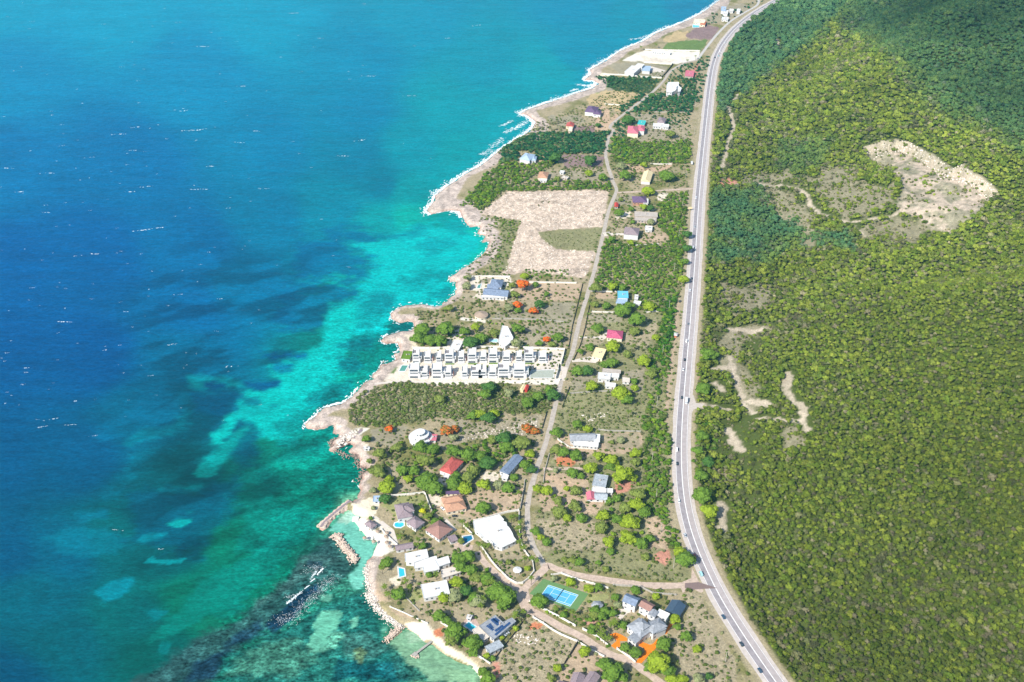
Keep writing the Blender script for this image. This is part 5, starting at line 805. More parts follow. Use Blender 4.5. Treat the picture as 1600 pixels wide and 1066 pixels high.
# solar panels on the roof
def panels():
    z = ZG+4.2+.26; n = 0
    for (zk, a, b_, rows, cols) in (('b', (600, 505), (668, 568), 0, 0),):
        pass
    org = None
    A = np.array(unp(*pt('b', 527, 527), z)); Bp = np.array(unp(*pt('b', 650, 638), z)); Cp = np.array(unp(*pt('b', 660, 438), z))
    u = (Bp-A)/np.linalg.norm(Bp-A); v_ = (Cp-A)/np.linalg.norm(Cp-A)
    root = empty('solar_array', (float(A[0]), float(A[1]), z)); tag(root, 'rows of blue solar panels laid on the grey flat roof beside the rectangular pool', 'solar panels')
    for (px0, px1, cnt, dbl) in (((590, 520), (645, 560), 5, 0), ((612, 505), (640, 545), 4, 0), ((632, 465), (690, 515), 6, 1), ((650, 462), (688, 490), 4, 1), ((660, 600), (785, 495), 13, 0), ((660, 568), (725, 520), 7, 0)):
        p0 = np.array(unp(*pt('b', *px0), z)); p1 = np.array(unp(*pt('b', *px1), z)); d = p1-p0; L = np.linalg.norm(d); d = d/L; ang = math.atan2(d[1], d[0])
        for k in range(cnt):
            p = p0+d*(k+.5)*L/cnt; b = MB(); b.box((p[0], p[1], z+.1), .42*L/cnt, .95 if not dbl else 1.5, .04, ang); b.build('panel', M_panel, root, (float(A[0]), float(A[1]), z))
panels()
# pools, court, drives
pool('swimming_pool', 'turquoise rectangular pool beside the solar-panelled house', 'b', "440,490 505,535 470,565 405,522")
pool('swimming_pool', 'small turquoise pool at the left end of the three-block white villa', 'a', "388,785 432,795 440,850 395,862", lm=None)
pool('swimming_pool', 'pale turquoise eight-sided pool between the mauve house and the beach path', 'a', "360,412 400,402 430,412 432,432 405,448 365,445 352,430")
pool('swimming_pool', 'deep blue shaded pool left of the large stepped white villa', 'a', "925,525 995,515 1005,545 935,590", mat('pool_blue', S(40, 120, 160, .7), .15, var=.05))
pool('swimming_pool', 'pale green pool in front of the blue-grey seafront house', 'h', "785,350 808,340 800,375 775,375", M_poolg)
pool('swimming_pool', 'pale blue pool left of the wedge-shaped white villa', 'h', "885,800 945,800 945,825 880,820", mat('pool_pale', S(176, 222, 236, .75), .2, var=.05))
pool('swimming_pool', 'dark green rectangular pool at the seaward end of the terraced complex', 'd', "322,335 365,335 340,376 300,376", M_poolg)
pool('swimming_pool', 'long greenish basin at the roadside end of the terraced complex', 'd', "1275,372 1440,368 1432,425 1262,425", mat('basin', S(186, 192, 176, .7), .3, var=.12))
pool('swimming_pool', 'little turquoise pool in front of the far cream house', 'n', "1400,205 1455,200 1450,228 1400,230")
patch("court_surround", W(PX("b", "1062,130 1440,255 1330,405 945,255")), ZG+.05, mat("court_green", S(116, 156, 96, .62), .8, var=.06))
def court():
    P = W(PX('b', "1103,180 1355,265 1285,362 1035,277"), ZG+.08); o_ = (*np.mean(np.array(P), axis=0), ZG); o_ = tuple(map(float, o_)); root = empty('tennis_court', o_); tag(root, 'blue tennis court with white lines inside its green surround', 'tennis court')
    LANDMARKS.append(('the tennis court', *map(float, proj(o_[0], o_[1], ZG))))
    b = MB(); b.prism(ccw(P), ZG-.1, ZG+.08); b.build('playing_surface', mat('court_blue', S(96, 184, 224, .72), .7, var=.06), root, o_)
    A, Bq, C, D = [np.array(p) for p in P]
    def q(s, t): return A*(1-s)*(1-t)+Bq*s*(1-t)+C*s*t+D*(1-s)*t
    def line(s0, t0, s1, t1, w_=.09):
        a = q(s0, t0); c = q(s1, t1); m = (a+c)/2; L = np.linalg.norm(c-a); g = MB(); g.box((m[0], m[1], ZG+.092), L/2, w_, .008, math.atan2(c[1]-a[1], c[0]-a[0])); g.build('court_line', M_line, root, o_)
    for t in (0.01, .99, .125, .875): line(0, t, 1, t, .13)
    for s in (0.005, .995): line(s, 0, s, 1, .13)
    line(.23, .125, .23, .875); line(.77, .125, .77, .875); line(.23, .5, .77, .5)
    g = MB(); a = q(.5, -.06); c = q(.5, 1.06); m = (a+c)/2; g.box((m[0], m[1], ZG+.55), np.linalg.norm(c-a)/2, .04, .45, math.atan2(c[1]-a[1], c[0]-a[0])); g.build('net', mat('net', (.05, .05, .06, 1), .9, var=0), root, o_)
    for p in (a, c): g = MB(); g.tube((p[0], p[1], ZG), (p[0], p[1], ZG+1.15), .08, .08, 6); g.build('net_post', M_steel, root, o_)
court()
patch('driveway', W(PX('m', "95,750 180,728 250,752 330,800 320,835 235,835 240,905 180,935 120,895 195,830 150,790")), ZG+.1, M_orange)
patch('driveway', W(PX('m', "470,865 530,850 620,885 665,865 715,800 720,870 680,950 600,1020 510,1120 430,1110 555,970 540,925 470,890")), ZG+.1, M_orange)
patch('driveway', W(PX('m', "800,745 880,590 912,615 830,745")), ZG+.1, M_orange)
patch('terrace', W(PX('m', "170,520 300,340 420,430 370,470 330,480 250,560")), ZG+.09, M_paleterr)
patch('terrace', W(PX('b', "1390,480 1450,455 1520,470 1480,515 1420,515")), ZG+.09, mat('pink_patio', S(222, 170, 148, .64), .9))
patch('terrace', W(PX('b', "395,490 440,440 500,470 560,560 500,560 510,530 445,480 400,520")), ZG+.09, mat('pink_patio2', S(214, 184, 168, .66), .9))
patch('driveway', W(PX('a', "850,560 1010,600 1000,640 880,690 850,660")), ZG+.08, M_dirt)
patch('driveway', W(PX('a', "790,380 875,470 860,480 770,400")), ZG+.08, M_paleterr)
patch('path', W(PX('a', "200,355 350,470 385,585 360,600 320,500 190,380")), ZG+.09, M_paleterr)
patch('driveway', W(PX('g', "235,460 400,458 480,410 470,470 430,490 400,475 240,472")), ZG+.08, M_paleterr)
patch('driveway', W(PX('g', "180,655 340,622 420,640 380,680 260,668 180,672")), ZG+.08, M_paleterr)
patch('driveway', W(PX('k', "80,590 140,590 280,595 280,612 150,615 90,625")), ZG+.08, M_paleterr)
patch('driveway', W(PX('f', "135,440 440,436 440,455 135,462")), ZG+.08, M_dirt)
patch('driveway', W(PX('t', "540,490 560,490 660,520 640,535 550,525")), ZG+.09, M_paleterr)
patch('path', W(PX('d', "70,470 330,440 560,462 560,475 330,458 80,480")), ZG+.08, M_paleterr)
patch('driveway', W(PX('d', "1440,225 1500,235 1480,320 1390,400 1330,350 1400,300")), ZG+.1, M_paleterr)
patch('driveway', W(PX('d', "1460,340 1500,345 1540,350 1520,450 1480,440 1500,380")), ZG+.1, M_paleterr)
patch('slipway', W(PX('s', "640,385 750,265 775,290 650,400")), ZG+.12, M_mauve)

# ---------------------------------------------------------------- the terraced white complex: two rows of cube villas
def cube_villa(zk, bx, by, wpx, name_label, row, style, storeys=3):
    """bx,by: middle of the front foot; wpx: width in photo px"""
    x, y = map(float, unp(*pt(zk, bx, by), ZG)); wd = 1.22*wpx/pxm(pt(zk, bx, by)[1]); dp = 11.0 if row == 'back' else 11.5; fh = 2.9; org = (x, y+dp/2, ZG); root = empty('cube_villa', org)
    tag(root, name_label, 'villa', 'white cube villas of the terraced complex'); hw = wd/2
    KEEP_CLEAR.append([(x-hw, y), (x+hw, y), (x+hw, y+dp), (x-hw, y+dp)])
    H = fh*storeys
    b = MB(); b.prism([(x-hw, y+2.4), (x+hw*.55, y+2.4), (x+hw*.55, y+dp), (x-hw, y+dp)], ZG, ZG+H); b.build('main_block', M_white, root, org)
    b = MB(); b.prism([(x+hw*.552, y+3.2), (x+hw, y+3.2), (x+hw, y+dp-.5), (x+hw*.552, y+dp-.5)], ZG, ZG+H-fh); b.build('side_block', M_white, root, org)
    b = MB(); b.prism([(x-hw, y), (x+hw*.75, y), (x+hw*.75, y+2.398), (x-hw, y+2.398)], ZG, ZG+fh*(storeys-2)+.9); b.build('front_terrace', M_white, root, org)
    b = MB(); b.prism([(x-hw*.2, y+dp*.45), (x+hw*.54, y+dp*.45), (x+hw*.54, y+dp-.2), (x-hw*.2, y+dp-.2)], ZG+H+.002, ZG+H+2.5); b.build('stair_tower', M_white, root, org)
    t = .25; z0 = ZG+H
    b = MB(); 
    for q in ([(x-hw, y+2.4), (x+hw*.55, y+2.4), (x+hw*.55, y+2.4+t), (x-hw, y+2.4+t)], [(x-hw, y+2.4+t), (x-hw+t, y+2.4+t), (x-hw+t, y+dp), (x-hw, y+dp)], [(x-hw+t, y+dp-t), (x-hw*.2-.01, y+dp-t), (x-hw*.2-.01, y+dp), (x-hw+t, y+dp)]): b.prism(q, z0+.001, z0+1.0)
    b.build('parapet', M_white, root, org)
    for f in range(storeys):
        zc = ZG+fh*f+1.5; yy = y+2.4 if f >= storeys-2 or storeys < 3 else y
        b = MB(); b.box((x-hw*.24, yy-.02, zc), hw*.60, .05, .95); b.build('window', M_glass, root, org)
        if f >= 1: b = MB(); b.prism([(x-hw*.8, yy-1.3), (x+hw*.4, yy-1.3), (x+hw*.4, yy-.1), (x-hw*.8, yy-.1)], zc-1.5, zc-1.35); b.build('balcony', M_white, root, org)
        if f < storeys-1: b = MB(); b.box((x+hw*.78, y+3.17, zc), .5, .05, .6); b.build('window', M_glass, root, org)
    if style in ('terra', 'teal'):
        m = M_terra if style == 'terra' else mat('teal_wall', S(40, 130, 158, .7), .6, var=.1)
        b = MB(); b.prism([(x+hw+.01, y+3.2), (x+hw+.13, y+3.2), (x+hw+.13, y+dp-.5), (x+hw+.01, y+dp-.5)], ZG, ZG+H-(fh if style == 'terra' else 0)+.9); b.build('side_panel', m, root, org)
    if style == 'dark': b = MB(); b.prism([(x-hw*.85, y+dp*.45), (x-hw*.25, y+dp*.45), (x-hw*.25, y+dp*.9), (x-hw*.85, y+dp*.9)], z0+.01, z0+.08); b.build('roof_deck', mat('grey_deck', S(150, 144, 146, .6), .8), root, org)
    if row == 'back' and style in ('', 'dark'): b = MB(); b.prism([(x-hw*.9, y-2.0), (x+hw*.7, y-2.0), (x+hw*.7, y-.2), (x-hw*.9, y-.2)], ZG-.1, ZG+.22); b.build('planter', M_lawn, root, org)
    return root
_ord = ['first', 'second', 'third', 'fourth', 'fifth', 'sixth', 'seventh', 'eighth', 'ninth', 'tenth', 'eleventh', 'twelfth']
back = [('D', 445, 402, 11.5, 'dark', 3), ('D', 630, 402, 11, 'terra', 2), ('D', 815, 408, 8.5, '', 2), ('D', 1000, 405, 14.5, 'dark', 3), ('D', 1190, 402, 10, 'terra', 2), ('D', 1380, 402, 14.5, '', 3), ('E', 65, 400, 11, 'terra', 2), ('E', 235, 395, 14.5, '', 3), ('E', 455, 400, 12.5, 'terra', 2), ('E', 660, 400, 10, '', 2), ('E', 835, 395, 15, 'dark', 3), ('E', 1060, 402, 13, 'terra', 2)]
for i, (zk, bx, by, wp, st, fl) in enumerate(back):
    cube_villa(zk, bx, by, wp, '%s white cube villa from the sea in the back row%s' % (_ord[i], {'terra': ', with an orange side wall', 'dark': ', with a grey roof deck'}.get(st, '')), 'back', st, fl)
front = [('D', 420, 655, 17, '', 3), ('D', 580, 660, 10.5, 'terra', 2), ('D', 800, 655, 17, '', 3), ('D', 975, 660, 10.5, 'terra', 2), ('D', 1250, 660, 9.5, '', 2), ('D', 1450, 650, 17, 'dark', 2), ('E', 60, 650, 13, '', 2), ('E', 225, 655, 13, 'terra', 2), ('E', 420, 650, 19, 'dark', 3), ('E', 680, 652, 20, 'teal', 3)]
for i, (zk, bx, by, wp, st, fl) in enumerate(front):
    cube_villa(zk, bx, by, wp, '%s white cube villa from the sea, front row%s' % (_ord[i], {'terra': ', with an orange side wall', 'dark': ', with a grey roof deck', 'teal': ', with a tall teal end wall'}.get(st, '')), 'front', st, fl)
LANDMARKS += [('the white terraced complex', 650, 575), ('the roadside end of the white terraced complex', 860, 570), ('the highway turn-off', 1085, 640), ('the lane junction', 830, 915), ('the stony cleared plot', 840, 320), ('the stone arm in the sea', 540, 800), ('the small mint-green beach cove', 590, 845), ('the highway bend', 1105, 900), ('the side road to the highway', 1030, 297), ('the big dry square plot', 850, 1000)]
# ---------------------------------------------------------------- walls and fences round the plots
def wall(name, label, cat, zk, s, h, th, m, posts=0, z=ZG):
    P = [np.array(p) for p in W(PX(zk, s), z)]; org = (float(P[0][0]), float(P[0][1]), z); root = empty(name, org); tag(root, label, cat); b = MB()
    for i in range(len(P)-1):
        a, c = P[i], P[i+1]; e = (c-a)/np.linalg.norm(c-a); n = np.array([-e[1], e[0]])*th/2; k = th*.02*(i+1)
        b.prism(ccw([tuple(a-n), tuple(c-n), tuple(c+n), tuple(a+n)]), z-.5, z+h-k)
    b.build('wall_run' if cat == 'wall' else 'fence_run', m, root, org)
    for i in range(len(P)-1):
        a, c = P[i], P[i+1]; L = np.linalg.norm(c-a)
        for k in range(int(L/(posts or 9))+1):
            p = a+(c-a)*min(1, k*(posts or 9)/L); q = MB(); q.box((p[0], p[1], z+(h+.25)/2), th*.8, th*.8, (h+.25)/2); q.build('pillar' if cat == 'wall' else 'fence_post', m, root, org)
    return root
MW = mat('white_wall', S(238, 232, 222, .75), .85, var=.12); MG = mat('grey_wall', S(196, 190, 178, .65), .9, var=.2); MF = mat('dark_fence', (.05, .05, .045, 1), .9, var=.2)
for zk, s, lb, h, m in (
  ('a', "1075,610 1150,720 1200,780 1300,880 1370,920 1420,918 1470,880 1515,820 1505,740 1430,640 1400,560 1390,430 1392,320", 'white garden wall round the pointed garden beside the palm-lined lane', 1.9, MW),
  ('a', "1388,312 1300,325 1200,350 1100,380 1010,400", 'cream wall above the large stepped white villa', 1.9, MW), ('a', "1440,60 1430,140 1412,230 1400,300", 'grey wall beside the lane at the bare tan plot', 1.7, MG), ('a', "330,190 470,180 600,165 615,180", 'white wall along the top of the mauve house garden', 1.9, MW), ('a', "612,178 640,260 665,315", 'white wall between the mauve house garden and the brick yard', 1.9, MW),
  ('a', "245,470 310,540 380,600", 'white wall along the inner edge of the beach', 1.5, MW), ('a', "930,440 1000,510", 'short white wall at the entrance drive of the stepped villa', 1.9, MW),
  ('b', "945,325 1000,360 1090,400 1200,455 1330,530", 'white wall below the tennis court on the upper side of the dirt road', 1.8, MW), ('b', "1390,555 1500,610 1600,690", 'white wall between the patio garden and the dirt road', 1.8, MW), ('b', "975,455 1060,505 1130,555 1200,595 1340,655 1450,720 1570,785", 'white wall along the lower side of the dirt road', 1.6, MW),
  ('c', "590,800 690,865 740,910", 'curved white wall beside the mouth of the orange drive', 1.6, MW), ('c', "60,205 140,190 270,240 400,275 520,310", 'white wall along the lower edge of the upper dirt road', 1.6, MW), ('c', "560,285 780,300 880,350 1070,365", 'pale wall behind the mansion along the dirt road', 1.6, MG),
  ('d', "1480,445 1250,462 1050,455 800,468 560,466", 'long white wall along the lower side of the terraced complex', 2.2, MW), ('d', "400,212 520,215 800,205 1100,205 1515,222", 'white wall along the back of the terraced complex', 2.4, MW), ('d', "1516,226 1505,280 1490,330", 'tall white wall at the roadside corner of the terraced complex', 3.0, MW), ('d', "1470,345 1468,380 1450,438", 'curved white entrance wall of the terraced complex', 3.2, MW),
  ('h', "1600,337 1450,334 1205,330", 'white wall below the stony cleared plot', 1.7, MW), ('h', "720,283 880,280 1050,283", 'white wall behind the blue-grey seafront house', 1.7, MW), ('h', "900,632 1100,635 1300,640 1500,660", 'low grey wall across the field below the orange trees', 1.2, MG),
  ('g', "350,256 540,262", 'short white wall below the cyan-roofed house', 1.5, MW), ('g', "790,262 910,250", 'white wall right of the hedge below the cyan-roofed house', 1.5, MW), ('g', "170,935 300,925 500,915", 'low grey wall below the stepped white house', 1.3, MG), ('g', "345,85 420,88 550,90", 'white entrance wall of the cyan-roofed house', 1.6, MW),
  ('f', "560,155 640,165 880,170", 'low pale wall behind the L-shaped house', 1.3, MG), ('f', "250,228 270,245 340,290 480,300", 'white wall in front of the L-shaped house', 1.4, MW), ('f', "185,340 150,470 140,560", 'dark stone wall between lane and orange-earth plot', 1.2, MG),
  ('k', "310,715 430,718 620,702", 'white wall below the mauve-roofed white house', 1.5, MW), ('k', "85,600 140,592", 'white gateway wall of the mauve-roofed white house', 1.8, MW), ('j', "580,912 690,916 800,915", 'white wall above the long cream-roofed house', 1.5, MW), ('j', "100,290 200,295 325,310", 'white wall behind the far purple-roofed house', 1.5, MW), ('j', "620,372 780,372 970,375", 'thin pale wall behind the grey-hipped white house', 1.3, MG),
  ('t', "200,550 330,555 480,568 630,578", 'long white wall below the white seaside mansion', 2.2, MW), ('t', "510,368 700,374 912,378", 'white wall between the cleared white site and the green field', 2.0, MW), ('t', "500,462 600,470 705,472", 'white wall between the cleared site and the white seaside mansion', 2.2, MW), ('t', "630,572 670,530 712,475", 'dark boundary wall beside the far lane', 2.2, MF), ('y', "1300,500 1240,440", 'short pale wall beside the curved seaside walk', .8, MG),
  ('u', "360,210 470,255 620,325 790,400", 'low white wall behind the curved seaside walk', 1.0, MW), ('u', "940,390 1040,450", 'short white wall above the lower beach', 1.4, MW), ('u', "1350,760 1420,810 1500,860", 'white wall at the corner of the big dry plot', 1.6, MW)):
    wall('garden_wall', lb, 'wall', zk, s, h, .5, m, posts=12)
for zk, s, lb in (('b', "895,485 820,590 740,690 640,825", 'dark wire fence between the solar-panelled house and the big dry plot'), ('b', "1350,665 1290,760 1235,845", 'dark fence on the right side of the big dry plot'), ('g', "325,200 290,380 250,530 190,660", 'dark fence line right of the lane by the crimson-roofed house'), ('g', "268,20 225,200 180,380 150,560", 'dark fence line left of the lane by the tan field'), ('g', "160,880 130,960 100,1050", 'fence right of the lane below the stepped white house'), ('s', "660,80 695,190", 'short dark fence on the scrubby point above the slipway'), ('d', "1385,680 1350,800", 'pale fence beside the lane below the scrub plot'), ('c', "270,745 165,915", 'dark fence left of the round bright tree by the twin-gabled house')):
    wall('plot_fence', lb, 'fence', zk, s, 1.5, .16, MF, posts=5)
# ---------------------------------------------------------------- power poles beside the hedge
def pole(i, u, v, lb, sc=1.0):
    x, y = map(float, unp(u, v, ZG+5.5)); z = ground(x, y); root = empty('utility_pole', (x, y, z)); tag(root, lb, 'utility pole', 'utility poles along the hedge beside the highway'); o = (x, y, z)
    b = MB(); b.tube((x, y, z-.3), (x, y, z+11.2), .24, .16, 7); b.build('pole_shaft', mat('pole_wood', S(214, 206, 192, .6), .9, var=.15), root, o)
    b = MB(); b.box((x, y, z+10.4), 1.25, .09, .09); b.build('crossarm', mat('arm', S(150, 140, 126, .6), .9), root, o)
    for d in (-1.1, 0, 1.1): b = MB(); b.tube((x+d, y, z+10.5 if d else z+11.2), (x+d, y, z+10.8 if d else z+11.55), .09, .05, 6); b.build('insulator', M_grey, root, o)
POLES = [(1072, 273), (1067, 317), (1061, 366), (1054, 418), (1046, 477), (1036, 547), (1027, 627), (1019.5, 715), (1026, 772), (1033.5, 824), (1053, 880), (1134.5, 1027), (1087, 160), (1085.5, 205)]
for i, (u, v) in enumerate(sorted(POLES, key=lambda p: -p[1])):
    pole(i, u, v, 'pale utility pole, %s up from the bottom of the photo beside the highway hedge' % (_ord+['thirteenth', 'fourteenth'])[i])
# ---------------------------------------------------------------- vehicles
def car_parts(kind, paint):
    """unit parts, x = forward; lists of (name, MB, material)"""
    L, Wd, H = dict(car=(4.4, 1.8, 1.45), van=(5.0, 1.95, 2.1), truck=(7.6, 2.4, 3.1))[kind]; out = []; zf = .32
    def shell(prof, hw, taper=.12):
        b = MB(); n = len(prof); b.v += [(x, -hw+taper*max(0, z-.9), z) for x, z in prof]+[(x, hw-taper*max(0, z-.9), z) for x, z in prof]
        b.f += [list(range(n)), [n+i for i in reversed(range(n))]]+[[i, n+i, n+(i+1) % n, (i+1) % n] for i in range(n)]; return b
    h = L/2
    if kind == 'car':
        out.append(('body', shell([(-h, zf), (h, zf), (h, .68), (h-.25, .84), (h*.42, .93), (-h*.62, .95), (-h, .86)], Wd/2), paint))
        out.append(('cabin', shell([(h*.42, .935), (h*.1, H-.06), (-h*.42, H-.06), (-h*.74, .955)], Wd/2-.1, .35), M_glass)); out.append(('car_roof', shell([(h*.12, H-.055), (h*.06, H), (-h*.38, H), (-h*.44, H-.055)], Wd/2-.27, 0), paint))
    elif kind == 'van':
        out.append(('body', shell([(-h, zf), (h, zf), (h, .9), (h-.7, 1.15), (h-1.3, H), (-h, H)], Wd/2), paint)); out.append(('windscreen', shell([(h-.66, 1.19), (h-1.2, H-.12), (h-1.26, H-.12), (h-.76, 1.16)], Wd/2-.12), M_glass)); out.append(('side_glass', shell([(-h+.4, 1.2), (h-1.4, 1.2), (h-1.55, H-.3), (-h+.4, H-.3)], Wd/2+.015), M_glass))
    else:
        out.append(('cargo_box', shell([(-h, .9), (h-2.1, .9), (h-2.1, H), (-h, H)], Wd/2, 0), M_white)); out.append(('cab', shell([(h-2.0, .5), (h, .5), (h, 1.4), (h-.35, 2.3), (h-2.0, 2.35)], Wd/2-.05), paint)); out.append(('windscreen', shell([(h+.01, 1.45), (h-.3, 2.2), (h-.4, 2.2), (h-.1, 1.4)], Wd/2-.2), M_glass)); out.append(('chassis', shell([(-h+.1, .55), (h-.1, .55), (h-.1, .89), (-h+.1, .89)], Wd/2-.35, 0), MF))
    for sx in (-.62, .62):
        for sy in (-1, 1): b = MB(); b.tube((h*sx, sy*(Wd/2-.24), .34), (h*sx, sy*(Wd/2+.01), .34), .34, .34, 12); out.append(('wheel', b, mat('tyre', (.02, .02, .02, 1), .9, var=0)))
    for sy in (-.6, .6): b = MB(); b.box((h-.03, sy*Wd/2, .68 if kind == 'car' else .78), .05, .17, .08); out.append(('headlight', b, mat('lamp_glass', (.7, .72, .74, 1), .2, var=0)))
    return out
PAINT = dict(white=(.72, .73, .74, 1), silver=(.42, .44, .46, 1), dark=(.03, .045, .055, 1), black=(.015, .016, .018, 1), teal=(.30, .52, .54, 1), red=(.32, .05, .04, 1), grey=(.16, .17, .18, 1), navy=(.03, .07, .12, 1))
PROTO = {}
def vehicle(kind, col, u, v, lb, ang=None, grp='vehicles driving along the highway'):
    x, y = map(float, unp(u, v, ZG+.7)); d = np.hypot(HW[:, 0]-x, HW[:, 1]-y); i = int(np.clip(d.argmin(), 1, len(HW)-2)); t = HW[i+1]-HW[i-1]; T = t/np.linalg.norm(t)
    side = (x-HW[i][0])*(-T[1])+(y-HW[i][1])*T[0]
    if ang is None: ang = math.atan2(T[1], T[0]) if side > -1 and side < 6 else math.atan2(-T[1], -T[0])
    key = (kind, col)
    if key not in PROTO: PROTO[key] = [(n, b.build(n, m)) for n, b, m in car_parts(kind, mat('paint_'+col, PAINT[col], .25, var=0, spec=.6))]; fresh = True
    else: fresh = False
    root = empty(kind, (x, y, ZG+.14), ang); tag(root, lb, kind, grp)
    for n, o in PROTO[key]:
        c = o if fresh else o.copy()
        if not fresh: COL.objects.link(c)
        c.parent = root
V = [('van', 'teal', 'c', 1268, 190, 'pale teal van just above the dirt road junction'), ('car', 'navy', 'c', 1450, 537, 'dark blue car, first below the dirt road junction'), ('car', 'dark', 'v', 480, 845, 'dark car with a bright rear window, second below the junction'), ('car', 'navy', 'v', 587, 998, 'dark blue car nearest the bottom of the photo'), ('car', 'silver', 'v', 150, 210, 'silver car beside the tree shadows in the highway bend'), ('car', 'red', 'v', 208, 330, 'dull red car in tree shade just above the teal van'),
  ('van', 'white', 'f', 1150, 303, 'white van on the left side right of the red-earth plots'), ('car', 'black', 'f', 1154, 408, 'black car just below the white van on the straight'), ('car', 'white', 'f', 1168, 692, 'white car where the highway starts to bend'), ('car', 'white', 'g', 1163, 72, 'white car level with the cyan-roofed house'), ('car', 'grey', 'g', 1148, 352, 'grey car behind the roadside stall'), ('van', 'white', 'g', 1133, 495, 'white van level with the crimson-roofed house'), ('car', 'black', 'g', 1118, 650, 'black car just ahead of a small white car'), ('car', 'white', 'g', 1107, 732, 'white car just behind a black car on the straight'), ('car', 'dark', 'g', 1095, 965, 'dark car beside the white truck at the turn-off'), ('truck', 'white', 'g', 1132, 1000, 'white box truck at the highway turn-off'),
  ('car', 'white', 'k', 988, 242, 'small white car below the side road junction'), ('car', 'silver', 'k', 975, 530, 'silver car level with the mauve-roofed white house'), ('van', 'silver', 'k', 962, 732, 'silver van in the shade of roadside trees'), ('car', 'dark', 'k', 945, 1035, 'dark car by the bright roadside tree'), ('car', 'white', 't', 1060, 375, 'small white car in the far bend, nearest the far lane'), ('car', 'teal', 't', 1048, 411, 'pale teal car in the far bend'), ('car', 'black', 't', 1022, 422, 'black car in the far bend'), ('car', 'white', 't', 1095, 315, 'white car farthest round the far bend'), ('car', 'black', 't', 1476, 12, 'black car at the top edge of the photo')]
for kind, col, zk, x, y, lb in V: vehicle(kind, col, *pt(zk, x, y), lb)
vehicle('truck', 'white', *pt('j', 1006, 903), 'white truck parked on the verge above the side road', ang=math.radians(84), grp='parked vehicles'); vehicle('car', 'black', *pt('g', 1080, 165), 'black car parked on the brown verge under a tree', ang=math.radians(60), grp='parked vehicles'); vehicle('car', 'white', *pt('a', 755, 292), 'white car parked beside the tan hip-roofed house', ang=math.radians(-50), grp='parked vehicles'); vehicle('car', 'black', *pt('a', 856, 353), 'black car parked on the grass below the tan hip-roofed house', ang=math.radians(0), grp='parked vehicles'); vehicle('van', 'white', *pt('j', 1266, 123), 'white van parked on the right verge of the far highway', ang=math.radians(84), grp='parked vehicles')
vehicle('car', 'silver', *pt('b', 760, 590), 'silver car parked under the solar-panelled house', ang=math.radians(45), grp='parked vehicles')
# roadside board near the side road
x_, y_ = map(float, unp(*pt('k', 930, 350), ZG+3)); bb = empty('billboard', (x_, y_, ZG), math.radians(8)); tag(bb, 'small cream roadside billboard on two legs beside the highway', 'billboard')
b = MB(); b.box((0, 0, 3.6), 2.6, .12, 1.3); b.build('panel_board', M_yell, bb)
for sx in (-1.8, 1.8): b = MB(); b.tube((sx, .18, 0), (sx, .18, 4.6), .12, .12, 6); b.build('leg', MF, bb)

# ---------------------------------------------------------------- single trees, palms
VAR = [crown_mesh('crown_%d' % i, 40+i, nblob=9+i, leaves=420, sub=2, spread=.55, leafs=.13) for i in range(4)]
def trunk_mesh(seed):
    rg = random.Random(seed); b = MB(); b.tube((0, 0, -.12), (.03, .02, .55), .085, .05, 7)
    for k in range(5):
        a = k*1.26+rg.random(); b.tube((.02, .02, rg.uniform(.35, .52)), (math.cos(a)*.42, math.sin(a)*.42, rg.uniform(.7, .95)), .035, .014, 5)
    me = bpy.data.meshes.new('trunk'); me.from_pydata(b.v, [], b.f); me.update(); return me
TRK = [trunk_mesh(i) for i in range(3)]
TC = dict(B=('bright yellow-green', (140, 160, 48)), G=('mid-green', (104, 134, 52)), D=('dark green', (78, 114, 54)), O=('olive', (122, 136, 66)), S=('grey-green', (142, 148, 104)), F=('flame-orange', (222, 112, 52)), R=('rusty orange', (170, 116, 66)), Y=('lemon-yellow', (196, 196, 44)))
def blossom_mat(name, c1, c2):
    m = leaf_mat(name, c1, var=.3, scale=.9); t = m.node_tree; mul = [n for n in t.nodes if n.type == 'MIX'][0]; geo = [n for n in t.nodes if n.type == 'NEW_GEOMETRY'][0]
    no = t.nodes.new('ShaderNodeTexNoise'); no.inputs['Scale'].default_value = .55; no.inputs['Detail'].default_value = 4; t.links.new(geo.outputs['Position'], no.inputs['Vector']); mr = t.nodes.new('ShaderNodeMapRange'); mr.inputs[1].default_value = .46; mr.inputs[2].default_value = .60
    mx = t.nodes.new('ShaderNodeMix'); mx.data_type = 'RGBA'; mx.inputs[6].default_value = c1; mx.inputs[7].default_value = c2; t.links.new(no.outputs[0], mr.inputs[0]); t.links.new(mr.outputs[0], mx.inputs[0]); t.links.new(mx.outputs[2], mul.inputs[6]); return m
TM = {k: leaf_mat('leaves_'+v[0], S(*v[1], .84), var=.34, scale=.7) for k, v in TC.items()}
TM['F'] = blossom_mat('flame_blossom', S(240, 104, 40, .95), S(150, 130, 60, .7)); TM['R'] = blossom_mat('rusty_blossom', S(200, 112, 56, .85), S(118, 128, 60, .7))
M_trunk = mat('bark', (.10, .08, .06, 1), .95, var=.2)
for me in VAR: me.materials.append(TM['G'])
for me in TRK: me.materials.append(M_trunk)
USED = {}
